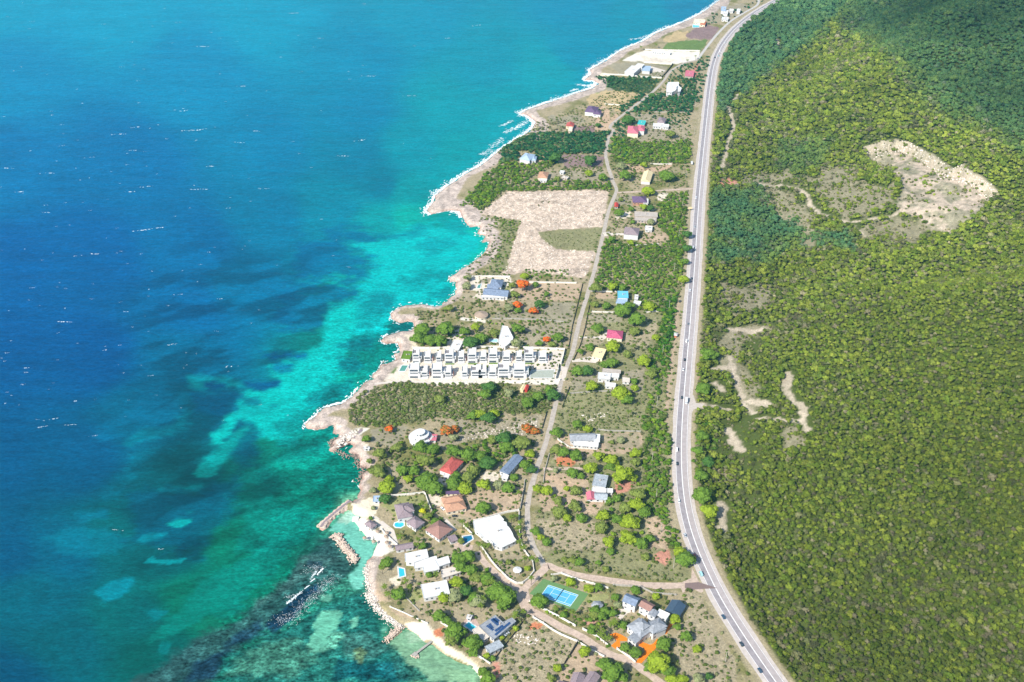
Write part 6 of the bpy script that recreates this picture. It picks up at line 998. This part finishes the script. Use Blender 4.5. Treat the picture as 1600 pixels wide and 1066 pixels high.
def phrase(u, v, pre):
    L = sorted(LANDMARKS, key=lambda l: (l[1]-u)**2+(l[2]-v)**2)
    for rnk in range(6):
        n, lu, lv = L[rnk]; dx, dy = u-lu, v-lv
        d = ('right of' if dx > 0 else 'left of') if abs(dx) > 1.8*abs(dy) else ('below' if dy > 0 else 'above') if abs(dy) > 1.8*abs(dx) else (('below and ' if dy > 0 else 'above and ')+('right of' if dx > 0 else 'left of'))
        far = math.hypot(dx, dy); q = 'close ' if far < 28 else '' if far < 60 else 'well '
        s = '%s %s%s %s' % (pre, q, d, n)
        if s not in USED and len(s.split()) <= 16: USED[s] = 1; return s
    n, lu, lv = L[0]; dx, dy = u-lu, v-lv; s = '%s %s %s' % (pre, ('right of' if dx > 0 else 'left of'), n); k = 2
    while True:
        t = '%s, %s from it' % (s, _ord[k-1] if k < 13 else 'farthest')
        if t not in USED or k >= 13: USED[t] = 1; return t
        k += 1
TREES = [
 ('a', "290,105,70,B 280,205,55,D 620,60,90,G 690,110,80,G 845,60,60,G 940,120,60,B 870,15,50,G 1100,90,68,B 1220,90,52,S 1300,115,60,G 1350,30,40,G 1545,125,45,B 1590,130,42,B 1088,275,68,G 590,310,36,Y 640,350,40,O 690,395,42,G 290,735,50,G 250,765,34,G 590,600,45,G 905,560,34,O 880,705,72,G 965,680,62,G 900,770,60,G 990,800,64,G 1100,855,50,O 870,900,58,B 930,955,46,G 385,1000,66,G 760,1030,50,B 860,1030,60,S 1020,1040,62,G 1240,990,95,G 1300,740,32,O 1460,790,30,B 640,840,30,G 1530,480,50,G 1570,530,42,B 172,140,36,S 155,370,20,G 178,283,22,S"),
 ('b', "350,165,46,B 420,230,58,D 325,250,56,S 225,300,46,B 190,430,60,G 262,480,48,G 515,325,72,S 500,120,60,O 590,130,58,G 665,225,80,G 765,290,84,G 720,350,60,G 850,420,52,S 1025,305,78,G 1290,155,46,B 1440,210,46,B 1520,200,46,G 1150,130,34,S 1230,430,34,G 330,560,88,G 470,660,82,G 290,640,64,O 480,740,46,G 590,770,32,B 640,790,30,G 720,620,24,B 830,540,30,B 600,960,66,G 560,900,46,G 1410,730,62,B 1180,870,42,B 1130,960,42,O 1565,850,64,G 1590,940,54,G 1490,390,50,G 1545,440,48,G 1465,570,44,G"),
 ('c', "1140,60,82,G 1100,15,52,B 540,5,40,G 290,90,50,G 230,80,44,O 170,75,36,O 440,100,28,G 500,150,34,O 820,50,42,O 740,320,42,G 905,370,34,B 1060,545,48,B 1078,620,38,G 975,750,68,G 1150,690,58,G 1240,795,44,B 920,900,100,B 860,940,64,G 1000,965,66,G 1040,1040,56,B 1120,1045,50,B 1250,1040,58,S 1330,1020,38,D 560,980,96,G 490,905,56,G 625,1020,56,G 410,520,46,O 490,490,48,G 560,505,44,G 640,600,42,G 390,625,40,G 660,780,50,G 740,825,52,G 600,440,44,S 580,375,38,G 370,560,30,G 60,1025,44,B"),
 ('d', "470,60,66,G 440,130,60,G 525,145,56,G 640,60,68,G 600,150,58,G 860,45,40,B 780,80,42,G 820,155,60,D 905,130,54,G 1000,95,46,O 1170,60,56,G 1165,170,46,S 1330,172,30,G 1385,142,30,F 1465,125,46,G 1425,175,30,O 960,490,58,D 930,545,54,G 1430,550,62,D 1400,510,42,G 890,690,46,B 955,720,56,D 1000,680,40,B 840,700,44,G 1110,535,44,S 1240,600,56,G 1320,560,44,G 600,580,44,O 225,800,38,F 645,810,54,R 705,800,38,R 1240,795,44,R 1300,815,38,R 700,865,40,S 60,872,38,G"),
 ('e', "400,295,46,O 270,340,58,O 185,400,28,O 250,480,66,O 300,600,58,B 340,540,36,B 450,470,56,G 535,470,52,G 490,540,46,B 585,290,66,G 680,310,56,G 640,400,64,O 590,380,50,O 840,320,66,G 960,350,66,G 1055,360,56,G 1105,410,66,D 1150,230,50,O 1235,220,74,D 1260,285,60,G 1375,255,70,O 1440,345,50,B 1405,425,46,G 1455,470,44,D 1000,470,58,O 960,520,54,O 870,510,56,G 845,585,56,G 945,605,62,B 1085,590,66,B 1200,570,46,S 1280,600,56,G 1320,540,36,B"),
 ('f', "400,105,42,G 475,145,38,B 727,228,36,S 660,245,20,O 300,320,58,G 240,300,46,O 390,340,54,G 560,350,48,B 660,380,64,B 500,440,56,B 650,430,44,G 840,330,50,B 840,395,44,O 740,490,86,B 805,510,50,B 360,475,50,G 425,500,34,G 235,460,28,S 100,600,52,G 170,612,48,B 390,612,50,O 320,595,28,B 380,730,58,O 250,690,46,O 262,770,58,O 322,815,38,B 430,820,46,G 700,670,38,G 645,690,36,G 860,640,66,O 845,720,66,B 905,770,54,G 760,740,54,O 600,800,66,B 580,890,56,O 700,830,56,G 800,850,74,B 780,970,74,B 640,1000,56,B 880,1010,56,G 950,975,42,G 90,910,46,G 165,1000,38,G 240,170,48,G 1330,500,66,G 1350,640,84,G 1400,770,74,B 1390,390,56,D 1340,200,56,G 1310,310,50,G"),
 ('g', "380,45,56,O 520,40,48,B 605,50,42,G 470,200,46,G 372,190,36,O 600,235,74,G 660,200,50,G 830,200,56,B 720,310,74,G 390,385,54,G 520,530,66,B 640,600,46,O 330,545,46,G 250,580,36,G 520,670,56,G 450,690,44,G 780,650,64,B 230,740,56,G 305,735,56,D 350,865,66,B 700,830,36,G 700,882,38,B 590,920,80,B 640,985,54,G 840,770,52,O 880,460,36,B 1280,885,64,G 1320,605,80,G 700,410,50,O"),
 ('h', "690,350,42,S 1170,268,38,B 1152,342,64,F 1260,342,32,G 1070,345,32,O 1090,424,44,O 1356,422,30,G 1112,512,44,F 1116,555,32,G 1246,560,44,F 1292,505,50,D 1040,530,42,S 700,285,36,S 540,540,46,O"),
 ('i', "1200,600,48,B 1220,470,74,D 850,440,74,D 870,660,36,O 1345,640,56,G 1300,100,32,D 1210,455,50,D"), ('j', "345,440,64,D 785,590,56,O 510,915,46,B 310,1020,74,G 270,925,56,S 730,1020,70,G 595,190,36,D"),
 ('k', "300,35,54,G 520,170,62,B 725,35,72,G 350,350,34,G 480,335,46,B 545,342,44,D 235,390,54,G 250,260,30,O 370,478,28,G 545,478,42,S 350,680,38,B 160,650,46,G 900,600,54,D 900,740,56,D 880,865,42,G 865,1035,54,B")]
cand = []
for zk, s in TREES:
    for q in s.split():
        x, y, r, c = q.split(','); u, v = pt(zk, float(x), float(y)); cand.append((u, v, float(r)*ZO[zk][2], c))
ntree = 0; _seen = []
for (u, v, rp, c) in cand:
    if any(abs(u-a) < 4 and abs(v-b_) < 3.5 for a, b_ in _seen): continue
    _seen.append((u, v))
    R_ = rp/pxm(v)*1.02; H_ = R_*random.uniform(1.25, 1.6); x, y = map(float, unp(u, v, ZG+H_*.62))
    if abs(x-np.interp(y, HWY, HWX)) < 7.5: x += 4 if x > np.interp(y, HWY, HWX) else -4
    z = ground(x, y); root = empty('tree', (x, y, z), random.uniform(0, 6.28)); desc, _ = TC[c]
    size = 'large ' if rp > 13 else 'small ' if rp < 7 else ''
    kind = 'blossoming tree' if c in 'FR' else 'bare-looking tree' if c == 'S' and random.random() < .3 else 'leafy tree'
    tag(root, phrase(u, v, '%s%s %s' % (size, desc, 'blossoming tree' if c in 'FR' else 'tree')), 'tree', 'broad-leaved trees around the houses and lanes')
    me = random.choice(VAR); co = bpy.data.objects.new('crown', me); COL.objects.link(co); co.parent = root; co.location = (0, 0, H_*.60); co.scale = (R_*random.uniform(.94, 1.08), R_*random.uniform(.94, 1.08), R_*random.uniform(.72, .95))
    co.material_slots[0].link = 'OBJECT'; co.material_slots[0].material = TM[c]
    tr = bpy.data.objects.new('trunk', random.choice(TRK)); COL.objects.link(tr); tr.parent = root; tr.scale = (R_*.9, R_*.9, H_*.75); ntree += 1
print('trees', ntree)
def frond_mesh():
    b = MB(); n = 7
    for s in (-1, 1):
        base = len(b.v)
        for i in range(n+1):
            t = i/n; x = t*3.3; z = .75*t-1.55*t*t; w_ = .50*math.sin(math.pi*min(1, t*.9+.1))**.7+.02; b.v += [(x, 0, z+.06), (x, s*w_, z-.16)]
        for i in range(n): b.f.append([base+2*i, base+2*i+2, base+2*i+3, base+2*i+1])
    me = bpy.data.meshes.new('frond'); me.from_pydata(b.v, [], b.f); me.update(); me.materials.append(leaf_mat('palm_leaf', S(128, 150, 62, .6), var=.25, scale=1.2)); return me
def ptrunk_mesh():
    b = MB(); pts = [(.25*math.sin(t*2.2), .12*t, t) for t in (0, .25, .5, .75, 1)]
    for a, c in zip(pts[:-1], pts[1:]): b.tube((a[0], a[1], a[2]*6), (c[0], c[1], c[2]*6), .22-.08*a[2], .22-.08*c[2], 7)
    me = bpy.data.meshes.new('palm_trunk'); me.from_pydata(b.v, [], b.f); me.update(); me.materials.append(M_trunk); return me
FR, PT = frond_mesh(), ptrunk_mesh()
PALMS = [('a', "400,520 550,540 540,585 920,400 955,425 1390,150 1370,240 1370,350 1400,400 1385,450 1400,500 1395,560 1430,610 1060,580 1100,600 1135,590 1200,720 1235,735 1440,700 1500,700 1540,720 450,890 480,940 272,935 300,995 700,830 1000,880 1140,900 620,270 585,240 250,780 1330,360 640,350"), ('b', "560,290 540,350 590,130 640,150 900,400 830,425 1550,590 1575,620 1310,400 1160,370 960,120"), ('c', "570,575 455,665 520,700 545,590 480,640 430,620"), ('g', "680,535 700,525 770,525"), ('t', "480,340 590,325 820,440 880,410"), ('l', "820,15"), ('h', "1090,830 1110,800"), ('r', "355,820")]
np_ = 0
for zk, s in PALMS:
    for q in s.split():
        u, v = pt(zk, *map(float, q.split(','))); hh = random.uniform(6.0, 8.5); x, y = map(float, unp(u, v, ZG+hh)); z = ground(x, y); root = empty('palm_tree', (x, y, z), random.uniform(0, 6.28)); tag(root, phrase(u, v, 'feathery palm tree'), 'palm tree', 'palm trees in the gardens and along the lane')
        sc = random.uniform(.78, 1.0); t = bpy.data.objects.new('trunk', PT); COL.objects.link(t); t.parent = root; t.scale = (1, 1, hh/6)
        for k in range(13):
            f = bpy.data.objects.new('frond', FR); COL.objects.link(f); f.parent = root; f.location = (.2, .12, hh); f.rotation_euler = (0, random.uniform(-.55, .45), k*2.4+random.uniform(-.2, .2)); f.scale = (sc,)*3
        np_ += 1
print('palms', np_)
build_bushes()
# ---------------------------------------------------------------- sea walls, breakwaters, jetty, boulders, foam
def boulders(name, label, cat, zk, s, width, n, size, m, z=0.2, top=1.4):
    P = smooth_path(W(PX(zk, s), .5), 1.0); org = (float(P[0][0]), float(P[0][1]), 0); bm = bmesh.new(); rg = random.Random(len(s))
    for i in range(n):
        p = P[rg.randrange(len(P))]; x = p[0]+rg.gauss(0, width*.33); y = p[1]+rg.gauss(0, width*.33); r = size*rg.uniform(.5, 1.2); d = math.hypot(x-p[0], y-p[1]); zz = max(-.2, top*(1-(d/width)**2))+rg.uniform(-.2, .2)
        res = bmesh.ops.create_icosphere(bm, subdivisions=1, radius=r)
        for v_ in res['verts']: v_.co = Vector((v_.co.x*rg.uniform(.8, 1.25)+x-org[0], v_.co.y*rg.uniform(.8, 1.25)+y-org[1], v_.co.z*.75+zz))
    me = bpy.data.meshes.new(name); bm.to_mesh(me); bm.free(); me.materials.append(m); o = bpy.data.objects.new(name, me); COL.objects.link(o); o.location = org; tag(o, label, cat); return o
M_rock = mat('shore_rock', S(232, 208, 188, .72), .95, var=.4, scale=.6); M_rock2 = mat('pale_rock', S(238, 226, 212, .80), .95, var=.35, scale=.6)
boulders('rock_breakwater', 'curved free-standing rock breakwater in front of the mint-green cove', 'breakwater', 'y', "922,172 938,165 948,188 966,215 990,240 1012,268 1008,280", 5.0, 700, .75, M_rock, top=1.9)
def stone_arm():
    P = smooth_path(W(PX('y', "992,10 960,34 930,58 900,84 875,108 860,128"), .5), 1.2); org = (float(P[0][0]), float(P[0][1]), 0); b = MB(); n = len(P); T = np.gradient(P, axis=0); T /= np.linalg.norm(T, axis=1)[:, None]; N = np.stack([-T[:, 1], T[:, 0]], 1)
    for i in range(n):
        w_ = 2.3+.5*math.sin(i*1.7)+(.9 if i > n-6 else 0); p = P[i]
        for o_, z in ((-w_-1.2, -.6), (-w_, 1.3), (w_, 1.45), (w_+1.2, -.6)): b.v.append((p[0]+N[i][0]*o_, p[1]+N[i][1]*o_, z))
    for i in range(n-1):
        for k in range(3): b.f.append([4*i+k, 4*i+k+1, 4*i+5+k, 4*i+4+k])
    b.f.append([4*n-4, 4*n-3, 4*n-2, 4*n-1]); root = empty('stone_arm', org); tag(root, 'long stone arm reaching into the sea above the mint-green cove', 'sea wall'); b.build('rubble_core', M_rock, root, org)
    q = MB()
    for i in range(n-1):
        for o0, o1 in ((-.9, 1.1),): q.poly([(P[i][0]+N[i][0]*o0, P[i][1]+N[i][1]*o0, 1.45), (P[i][0]+N[i][0]*o1, P[i][1]+N[i][1]*o1, 1.5), (P[i+1][0]+N[i+1][0]*o1, P[i+1][1]+N[i+1][1]*o1, 1.5), (P[i+1][0]+N[i+1][0]*o0, P[i+1][1]+N[i+1][1]*o0, 1.45)])
    q.build('walkway', M_mauve, root, org)
stone_arm()
boulders('rock_groyne', 'short rock groyne at the left end of the lower beach', 'groyne', 'u', "470,440 410,500 320,580", 4.0, 260, .6, M_rock, top=1.3)
boulders('shore_boulders', 'band of pale boulders along the curved seaside walk', 'boulders', 'u', "110,60 160,150 230,240 330,320 420,400 480,440", 5.5, 900, .5, M_rock2, top=1.5)['kind'] = 'stuff'
boulders('shore_boulders', 'pale boulders lining the shore below the three-block white villa', 'boulders', 'a', "130,770 125,850 140,930 170,1010 210,1060", 4.5, 520, .5, M_rock2, top=1.5)['kind'] = 'stuff'
boulders('shore_boulders', 'dark jagged boulders at the foot of the slipway point', 'boulders', 's', "380,400 330,480 520,640 660,640 690,720 720,810 800,820 760,890 690,1000", 5.0, 320, .6, mat('dark_rock', S(200, 172, 156, .6), .95, var=.4), top=.9)['kind'] = 'stuff'
wall('sea_platform', 'white-edged pink stone platform under the seaside gazebo', 'platform', 'a', "30,385 90,460 150,535 190,535", .9, 3.2, MW, posts=40, z=.5)
def jetty():
    a = np.array(unp(*pt('u', 835, 595), 1.3)); c = np.array(unp(*pt('u', 640, 745), 1.3)); e = (c-a)/np.linalg.norm(c-a); L = float(np.linalg.norm(c-a)); ang = math.atan2(e[1], e[0]); org = (float(a[0]), float(a[1]), 0); root = empty('jetty', org); tag(root, 'narrow grey wooden jetty on posts reaching out from the lower beach', 'jetty')
    M = mat('weathered_plank', S(196, 190, 180, .62), .9, var=.2); m = (a+c)/2; b = MB(); b.box((m[0], m[1], 1.25), L/2, .85, .09, ang); b.build('deck', M, root, org)
    b = MB(); b.box((c[0], c[1], 1.28), 1.6, 1.6, .1, ang); b.build('end_platform', M, root, org)
    n = np.array([-e[1], e[0]])
    for k in range(9):
        p = a+e*L*(k+.5)/9
        for s in (-1, 1): q = p+n*s*.75; b = MB(); b.tube((q[0], q[1], -1), (q[0], q[1], 1.16), .12, .12, 6); b.build('post', M_trunk, root, org)
    return float(c[0]), float(c[1])
jetty(); boulders('rock_pile', 'small pile of rocks round the seaward end of the jetty', 'rocks', 'u', "610,760 680,770 640,740", 2.5, 40, .7, M_rock, top=.6)
def foam():
    V_, F_ = [], []; rg = random.Random(4)
    def blob(x, y, rx, ry, ang, z=.10):
        n = 9; b0 = len(V_); ca, sa = math.cos(ang), math.sin(ang)
        for k in range(n):
            t = 2*math.pi*k/n; r = rg.uniform(.45, 1.1); a, c = math.cos(t)*rx*r, math.sin(t)*ry*r; V_.append((x+a*ca-c*sa, y+a*sa+c*ca, z+rg.uniform(0, .03)))
        F_.append(list(range(b0, b0+n)))
    # breaking line along the open shore
    C2 = np.array([unp(u, v, 0) for u, v in COAST_PX]); 
    for i in range(len(C2)-1):
        u, v = COAST_PX[i]; a, c = C2[i], C2[i+1]; L = np.linalg.norm(c-a); e = (c-a)/L; n = np.array([e[1], -e[0]])   # seaward side
        amt = 1.0 if v < 335 else .22 if v < 640 else .10
        if 665 > v > 590 and u < 570: amt = .7
        if 560 > v > 485 and u < 625: amt = .45
        if v > 760: continue
        if n[0] > .2: n = -n
        if e[1] > -.1 and v > 335 and e[0] > 0: amt *= .3
        wd = 3.4+6.5*(v < 335)*vnoise(np.array([u/13.0]), np.array([v/13.0]), 5)[0]
        for k in range(int(L*amt*(3.0 if v < 335 else 1.7))+0):
            t = rg.random(); d = abs(rg.gauss(0, 1))*wd*.55; p = a+e*L*t+n*(d-.6); blob(p[0], p[1], rg.uniform(.7, 2.6), rg.uniform(.25, .8), math.atan2(e[1], e[0])+rg.gauss(0, .25))
    for (P, n, wd) in ((PX('i', "300,110 340,90 400,60"), 50, 3), (PX('i', "320,180 400,150 480,110 540,70"), 160, 5), (PX('i', "90,410 150,380 220,320 300,240"), 120, 6), (PX('n', "440,705 520,715 580,705"), 130, 4), (PX('n', "480,660 550,610 555,650"), 80, 4), (PX('n', "380,760 440,740"), 50, 3), (PX('n', "880,330 960,320 1040,290"), 90, 4)):
        Q = smooth_path([unp(u, v, 0) for u, v in P], 1)
        for k in range(n): p = Q[rg.randrange(len(Q))]; blob(p[0]+rg.gauss(0, wd*.5), p[1]+rg.gauss(0, wd*.5), rg.uniform(.6, 2.4), rg.uniform(.25, .7), rg.uniform(-.2, .7))
    for i in range(3, len(C2)-1):
        u, v = COAST_PX[i]
        if v > 335 and not (590 < v < 665 and u < 560): continue
        a, c = C2[i], C2[i+1]; L = np.linalg.norm(c-a); e = (c-a)/L; n = np.array([-e[1], e[0]]) if e[1] < 0 else np.array([-e[1], e[0]]); n = n if n[0] < 0 else -n; k = max(2, int(L/1.2)); b0 = len(V_)
        for j in range(k+1):
            p = a+e*L*j/k; q1 = 1.6*fbm(np.array([p[0]/6]), np.array([p[1]/6]), 31, 3)[0]; q2 = fbm(np.array([p[0]/11]), np.array([p[1]/11]), 32, 3)[0]; o0 = .2+q1; o1 = o0+max(.15, (2.6 if v < 335 else 1.0)+3.4*q2)
            V_.append((p[0]+n[0]*o0, p[1]+n[1]*o0, .16)); V_.append((p[0]+n[0]*o1, p[1]+n[1]*o1, .13))
        for j in range(k): F_.append([b0+2*j, b0+2*j+1, b0+2*j+3, b0+2*j+2])
    # wave breaking on the reef
    for (P, n, wd, s) in ((PX('B', "455,552 520,505 575,455 608,430"), 150, 1.5, .55), (PX('B', "640,400 690,365"), 40, .4, .6), (PX('B', "700,330 748,295"), 50, .5, .6), (PX('B', "770,255 830,190"), 70, .6, .6), (PX('B', "700,300 730,260 760,220"), 60, 1.2, .5)):
        Q = smooth_path([unp(u, v, 0) for u, v in P], .3)
        for k in range(n): p = Q[rg.randrange(len(Q))]; blob(p[0]+rg.gauss(0, wd*.4), p[1]+rg.gauss(0, wd*.4), rg.uniform(.4, 1.5)*s, rg.uniform(.2, .6)*s, .75+rg.gauss(0, .1), .12)
    for (P, n, wd) in ((PX('B', "350,740 450,720 560,690 600,600 700,520 800,420 880,320 950,310"), 760, 5.5), (PX('B', "660,200 740,190 800,180 740,250"), 150, 4.5), (PX('B', "450,490 520,470"), 40, 2.0)):
        Q = smooth_path([unp(u, v, 0) for u, v in P], .5)
        for k in range(n): p = Q[rg.randrange(len(Q))]; blob(p[0]+rg.gauss(0, wd*.55), p[1]+rg.gauss(0, wd*.55), rg.uniform(.12, .45), rg.uniform(.08, .2), rg.uniform(0, 1.5))
    # whitecaps on the open water
    caps = [(150, 397, 3), (70, 332, 2.5), (313, 296, 3.5), (205, 300, 3), (228, 292, 2.5), (186, 210, 3), (212, 199, 2.5), (300, 204, 4), (318, 202, 2.5), (205, 235, 2), (283, 174, 2.5), (402, 205, 2.5), (378, 223, 2), (577, 119, 3), (456, 21, 3), (318, 73, 3), (141, 246, 2), (82, 271, 2.5), (30, 300, 3), (220, 360, 4), (250, 356, 3), (413, 295, 2), (380, 135, 2), (330, 260, 2), (535, 244, 2.5), (560, 220, 3), (10, 263, 2.5), (98, 503, 4), (270, 538, 2.5), (41, 575, 2.5), (40, 582, 2), (117, 627, 2), (110, 664, 2.5), (66, 667, 3), (82, 655, 3), (181, 828, 2.5), (150, 681, 2), (250, 858, 2.5), (362, 573, 2.5), (8, 552, 2), (165, 547, 1.6), (235, 587, 1.6), (35, 601, 1.8), (283, 460, 1.6), (195, 487, 1.6), (345, 467, 1.6), (120, 400, 1.8), (50, 450, 1.5), (700, 60, 2), (640, 150, 2.5), (745, 40, 2), (500, 60, 1.6)]
    for k in range(190): caps.append((rg.uniform(0, 760)*rg.random()**.4, rg.uniform(0, 660), rg.uniform(.35, 1.1)))
    for (u, v, s) in caps:
        if u > 560 and v > 250 or u > 450 and v > 420: continue
        x, y = map(float, unp(u, v, 0)); a = rg.uniform(-.15, .35); far = y/900
        for k in range(int(2+s*2.6)):
            t = rg.gauss(0, 1)*s*1.1*far; blob(x+t*math.cos(a), y+t*math.sin(a)+rg.gauss(0, .35)*far, rg.uniform(.3, .9)*far*(.5+s*.25), rg.uniform(.12, .35)*far*(.6+s*.2), a)
    me = bpy.data.meshes.new('foam'); me.from_pydata(V_, [], F_); me.update(); me.materials.append(mat('foam_white', (.70, .76, .76, 1), .8, var=.05)); o = bpy.data.objects.new('foam', me); COL.objects.link(o); tag(o, 'white foam of whitecaps, reef breakers and surf along the shore', 'foam', kind='stuff')
foam()
# loose stones on the cleared plots
def stones():
    bm = bmesh.new(); rg = random.Random(9); n = 0
    zones = [(PX('r', "720,110 1540,100 1480,400 1300,410 960,430 1020,520 1120,580 1440,610 1350,820 850,760 680,790 820,350 500,285"), 1500, .55), (PX('b', "820,570 930,600 1050,640 980,680 800,680"), 70, .45), (PX('s', "460,360 740,270 560,480 380,540"), 130, .7), (PX('e', "740,260 1500,60 1480,200 1000,230"), 260, .45), (PX('f', "430,40 640,20 600,70 480,90"), 60, .5)]
    for P, cnt, sz in zones:
        Wp = np.array(W(P)); k = 0
        while k < cnt:
            x = rg.uniform(Wp[:, 0].min(), Wp[:, 0].max()); y = rg.uniform(Wp[:, 1].min(), Wp[:, 1].max())
            if sdpoly(np.array([x]), np.array([y]), Wp)[0] < 0: continue
            k += 1; r = sz*rg.uniform(.4, 1.5); res = bmesh.ops.create_icosphere(bm, subdivisions=1, radius=r); z = ground(x, y)
            for v_ in res['verts']: v_.co = Vector((v_.co.x*rg.uniform(.8, 1.7)+x, v_.co.y*rg.uniform(.8, 1.2)+y, v_.co.z*.6+z+.1))
    for k in range(330):   # broken rock along the quarry rim
        i = rg.randrange(0, 11); a = np.array(QUARRY[i]); c = np.array(QUARRY[i+1]); t = rg.random(); p = a*(1-t)+c*t; p = p+(QC-p)/np.linalg.norm(QC-p)*rg.uniform(0, 18); r = rg.uniform(.3, 1.2)
        res = bmesh.ops.create_icosphere(bm, subdivisions=1, radius=r); z = ground(*p)
        for v_ in res['verts']: v_.co = Vector((v_.co.x*rg.uniform(.8, 1.4)+p[0], v_.co.y*rg.uniform(.8, 1.2)+p[1], v_.co.z+z))
    me = bpy.data.meshes.new('stones'); bm.to_mesh(me); bm.free(); me.materials.append(M_rock2); o = bpy.data.objects.new('stones', me); COL.objects.link(o); tag(o, 'pale loose stones and rubble on cleared plots, shore and quarry rim', 'stones', kind='stuff')
stones()
# ---------------------------------------------------------------- a cloud above the hill (its shadow darkens the far slope) and the haze
def cloud(Ppx, zc=1500.0):
    G = []
    for u, v in Ppx:
        x, y = unp_hill(u, v) if u > 1200 else unp(u, v, 40); z = float(hill(np.array(x), np.array(y)))+3; t = (zc-z)/(-SUN_DIR.z); G.append((x-SUN_DIR.x*t, y-SUN_DIR.y*t))
    G = np.array(G); rg = random.Random(3); bm = bmesh.new(); cnt = 0; x0, x1, y0, y1 = G[:, 0].min(), G[:, 0].max(), G[:, 1].min(), G[:, 1].max()
    while cnt < 300:
        x = rg.uniform(x0, x1); y = rg.uniform(y0, y1); d = sdpoly(np.array([x]), np.array([y]), G)[0]
        if d < 6: continue
        r = min(70, max(14, d*1.15)) * rg.uniform(.6, 1.2); cnt += 1
        res = bmesh.ops.create_icosphere(bm, subdivisions=2, radius=r); 
        for v_ in res['verts']:
            k = 1+.12*rg.uniform(-1, 1); v_.co = Vector((v_.co.x*k+x, v_.co.y*k+y, v_.co.z*k*.6+zc+r*.4+rg.uniform(-3, 3)))
    me = bpy.data.meshes.new('cloud'); bm.to_mesh(me); bm.free(); m = bpy.data.materials.new('cloud_vapour'); m.use_nodes = True; t = m.node_tree; t.nodes.clear(); o_ = t.nodes.new('ShaderNodeOutputMaterial'); a = t.nodes.new('ShaderNodeBsdfDiffuse'); a.inputs[0].default_value = (.9, .9, .92, 1); b_ = t.nodes.new('ShaderNodeBsdfTransparent'); mx = t.nodes.new('ShaderNodeMixShader'); mx.inputs[0].default_value = .06
    t.links.new(b_.outputs[0], mx.inputs[1]); t.links.new(a.outputs[0], mx.inputs[2]); t.links.new(mx.outputs[0], o_.inputs[0]); me.materials.append(m); me.polygons.foreach_set('use_smooth', [True]*len(me.polygons))
    o = bpy.data.objects.new('cloud', me); COL.objects.link(o); tag(o, kind='structure')
cloud([(1298, 46), (1330, 68), (1385, 84), (1415, 124), (1455, 168), (1520, 214), (1600, 250), (1680, 260), (1760, 250), (1700, 40), (1640, -90), (1440, -130), (1310, -90), (1285, -10)])
hz = MB(); hz.box((0, 1500, 315), 3300, 3900, 330); HZ_Z0 = -15
hz = MB(); hz.prism([(-3200, -2500), (3600, -2500), (3600, 5200), (-3200, 5200)], -9.0, 640.0)
m = bpy.data.materials.new('air_haze'); m.use_nodes = True; t = m.node_tree; t.nodes.clear(); o_ = t.nodes.new('ShaderNodeOutputMaterial'); pv = t.nodes.new('ShaderNodeVolumePrincipled'); pv.inputs['Color'].default_value = (.22, .74, 1.0, 1); pv.inputs['Density'].default_value = .00005; pv.inputs['Anisotropy'].default_value = .2
t.links.new(pv.outputs[0], o_.inputs['Volume']); ho = hz.build('haze', m); tag(ho, kind='stuff')
